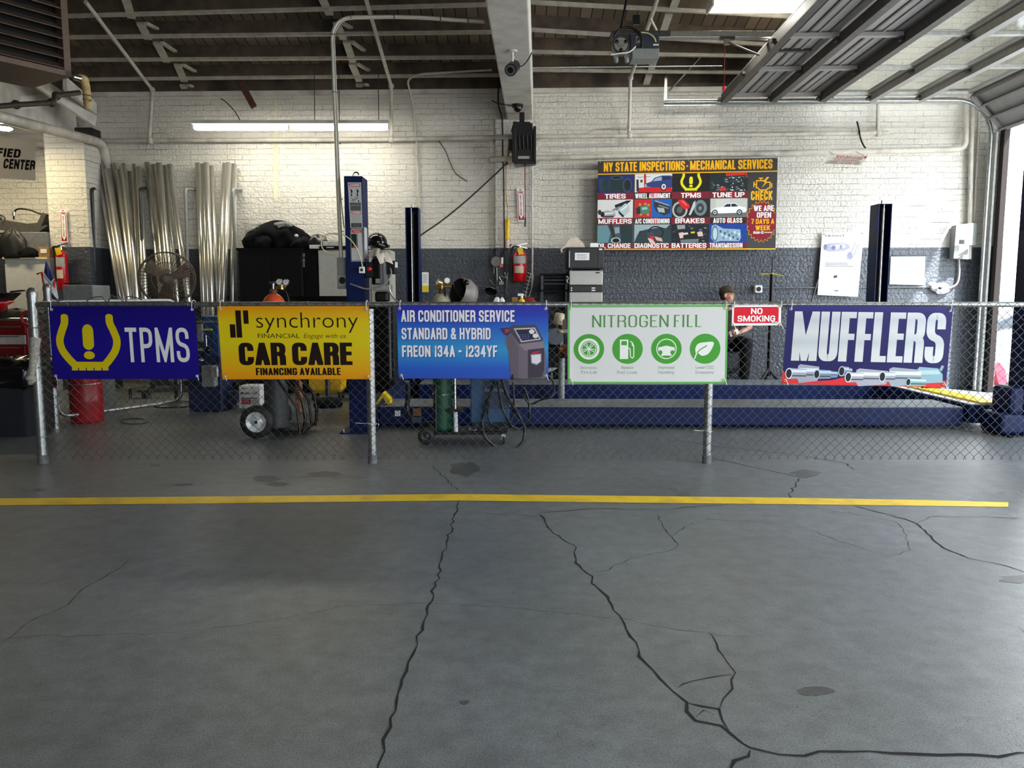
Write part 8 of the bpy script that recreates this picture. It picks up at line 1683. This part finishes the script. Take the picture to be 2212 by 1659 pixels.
remesh(m, 'trousers', PE, .012, TROU, 3)
for a_ in (anl, anr):
    m = MB(); c = V((a_.x, a_.y, 0)); rings = [[c + V((w * math.cos(2 * math.pi * i / 14), -.06 + l * math.sin(2 * math.pi * i / 14) + o_, z)) for i in range(14)] for w, l, z, o_ in ((.045, .13, 0, 0), (.05, .138, .015, 0), (.048, .135, .04, 0), (.042, .1, .075, .03), (.036, .055, .1, .065), (.034, .05, .12, .068))]
    poly_loft(m, rings, SHOE); m.build('sneaker', PE)
m = MB(); c = wrl.lerp(wrr, .5) + V((0, -.06, .012)); m.box(c, (.075, .012, .13), WHT, rot=Matrix.Rotation(R(20), 3, 'Z') @ Matrix.Rotation(R(68), 3, 'Y') @ Matrix.Rotation(R(20), 3, 'X'), bev=.004); tag(m.build('phone'), "white phone held in the seated man's hands", 'phone')
# crates under him
CRT = mat('crate_grey', (30, 32, 32), .6, var=.1)
def crate(c, s, h, mt):
    m = MB(); w = s / 2; t = .008
    for z in (.01, h - .012): m.tube([c + V((a * w, b * w, z)) for a, b in ((-1, -1), (1, -1), (1, 1), (-1, 1))], .011, mt, n=6, closed=True)
    for a, b in ((-1, -1), (1, -1), (1, 1), (-1, 1)): m.cyl(c + V((a * w, b * w, 0)), c + V((a * w, b * w, h)), .012, mt, n=6)
    for sd in range(4):
        ax = (V((1, 0, 0)), V((0, 1, 0)), V((1, 0, 0)), V((0, 1, 0)))[sd]; o = (V((0, -w, 0)), V((w, 0, 0)), V((0, w, 0)), V((-w, 0, 0)))[sd]
        for k in range(-7, 8):
            for sg in (-1, 1):
                p0 = (k * s / 7.0, .02); q0 = (k * s / 7.0 + sg * (h - .04), h - .02); q = clip([(p0[0] - .004, p0[1]), (p0[0] + .004, p0[1]), (q0[0] + .004, q0[1]), (q0[0] - .004, q0[1])], -w, w, .0, h)
                if q: vs = [c + o + ax * a_ + V((0, 0, b_)) for a_, b_ in q]; m.add(vs, [tuple(range(len(q)))], mt)
    m.box(c + V((0, 0, .012)), (s - .02, s - .02, .008), mt); m.box(c + V((0, 0, h - .004)), (s - .02, s - .02, .008), mt)
    return m
cb_ = V((pel.x, 11.26, 0)); tag(crate(cb_, .36, .285, CRT).build('milk_crate'), 'dark lattice milk crate standing on the floor under the seated man', 'crate', 'milk crates'); tag(crate(cb_ + V((0, 0, .285)), .36, .285, CRT).build('milk_crate'), 'upper lattice milk crate the seated man sits on', 'crate', 'milk crates')

# ------------------------------------------------------------------ outside: corner of a parked car seen through the door
CAR = thing('car', 'white car with red tail lamp parked outside the right garage door', 'car', V((8.9, 12.4, -.12))); CWH = mat('car_white', (236, 236, 236), .2, var=.01)
tl = P(2140, 792, 12.0); x0 = tl.x - .12
def sect(x, w, zb, zt, r=.2): 
    o = []
    for q in range(16): a_ = 2 * math.pi * q / 16; cx_, cz_ = math.cos(a_), math.sin(a_); o.append(V((x, 12.75 + w * (abs(cx_) ** .45) * (1 if cx_ > 0 else -1), (zb + zt) / 2 + (zt - zb) / 2 * (abs(cz_) ** .5) * (1 if cz_ > 0 else -1))))
    return o
m = MB(); poly_loft(m, [sect(x0, .55, .25, .62), sect(x0 + .06, .74, .15, .78), sect(x0 + .4, .84, .08, .86), sect(x0 + 2.6, .86, .06, .86), sect(x0 + 4.0, .78, .1, .78), sect(x0 + 4.3, .5, .2, .6)], CWH); m.build('car_body', CAR)
m = MB(); poly_loft(m, [sect(x0 + .3, .6, .8, .95), sect(x0 + .9, .66, .8, 1.3), sect(x0 + 2.2, .66, .8, 1.32), sect(x0 + 3.1, .6, .8, .9)], mat('car_glass', (40, 46, 52), .08)); m.build('cabin', CAR)
m = MB(); q = [P(x, y, 11.93) for x, y in ((2146, 790), (2160, 783), (2172, 800), (2176, 826), (2158, 832), (2152, 808))]; n_ = len(q); q2 = [p + V((.0, .12, 0)) for p in q]; m.add(q + q2, [tuple(range(n_)), tuple(range(n_, 2 * n_))[::-1]] + [(i, (i + 1) % n_, n_ + (i + 1) % n_, n_ + i) for i in range(n_)], mat('tail_red', (214, 40, 60), .15)); m.build('tail_lamp', CAR)
for xx in (x0 + .85, x0 + 3.4):
    for yy in (11.98, 13.5): wheel(CAR, V((xx, yy, .2)), .31, .2, GREYP)
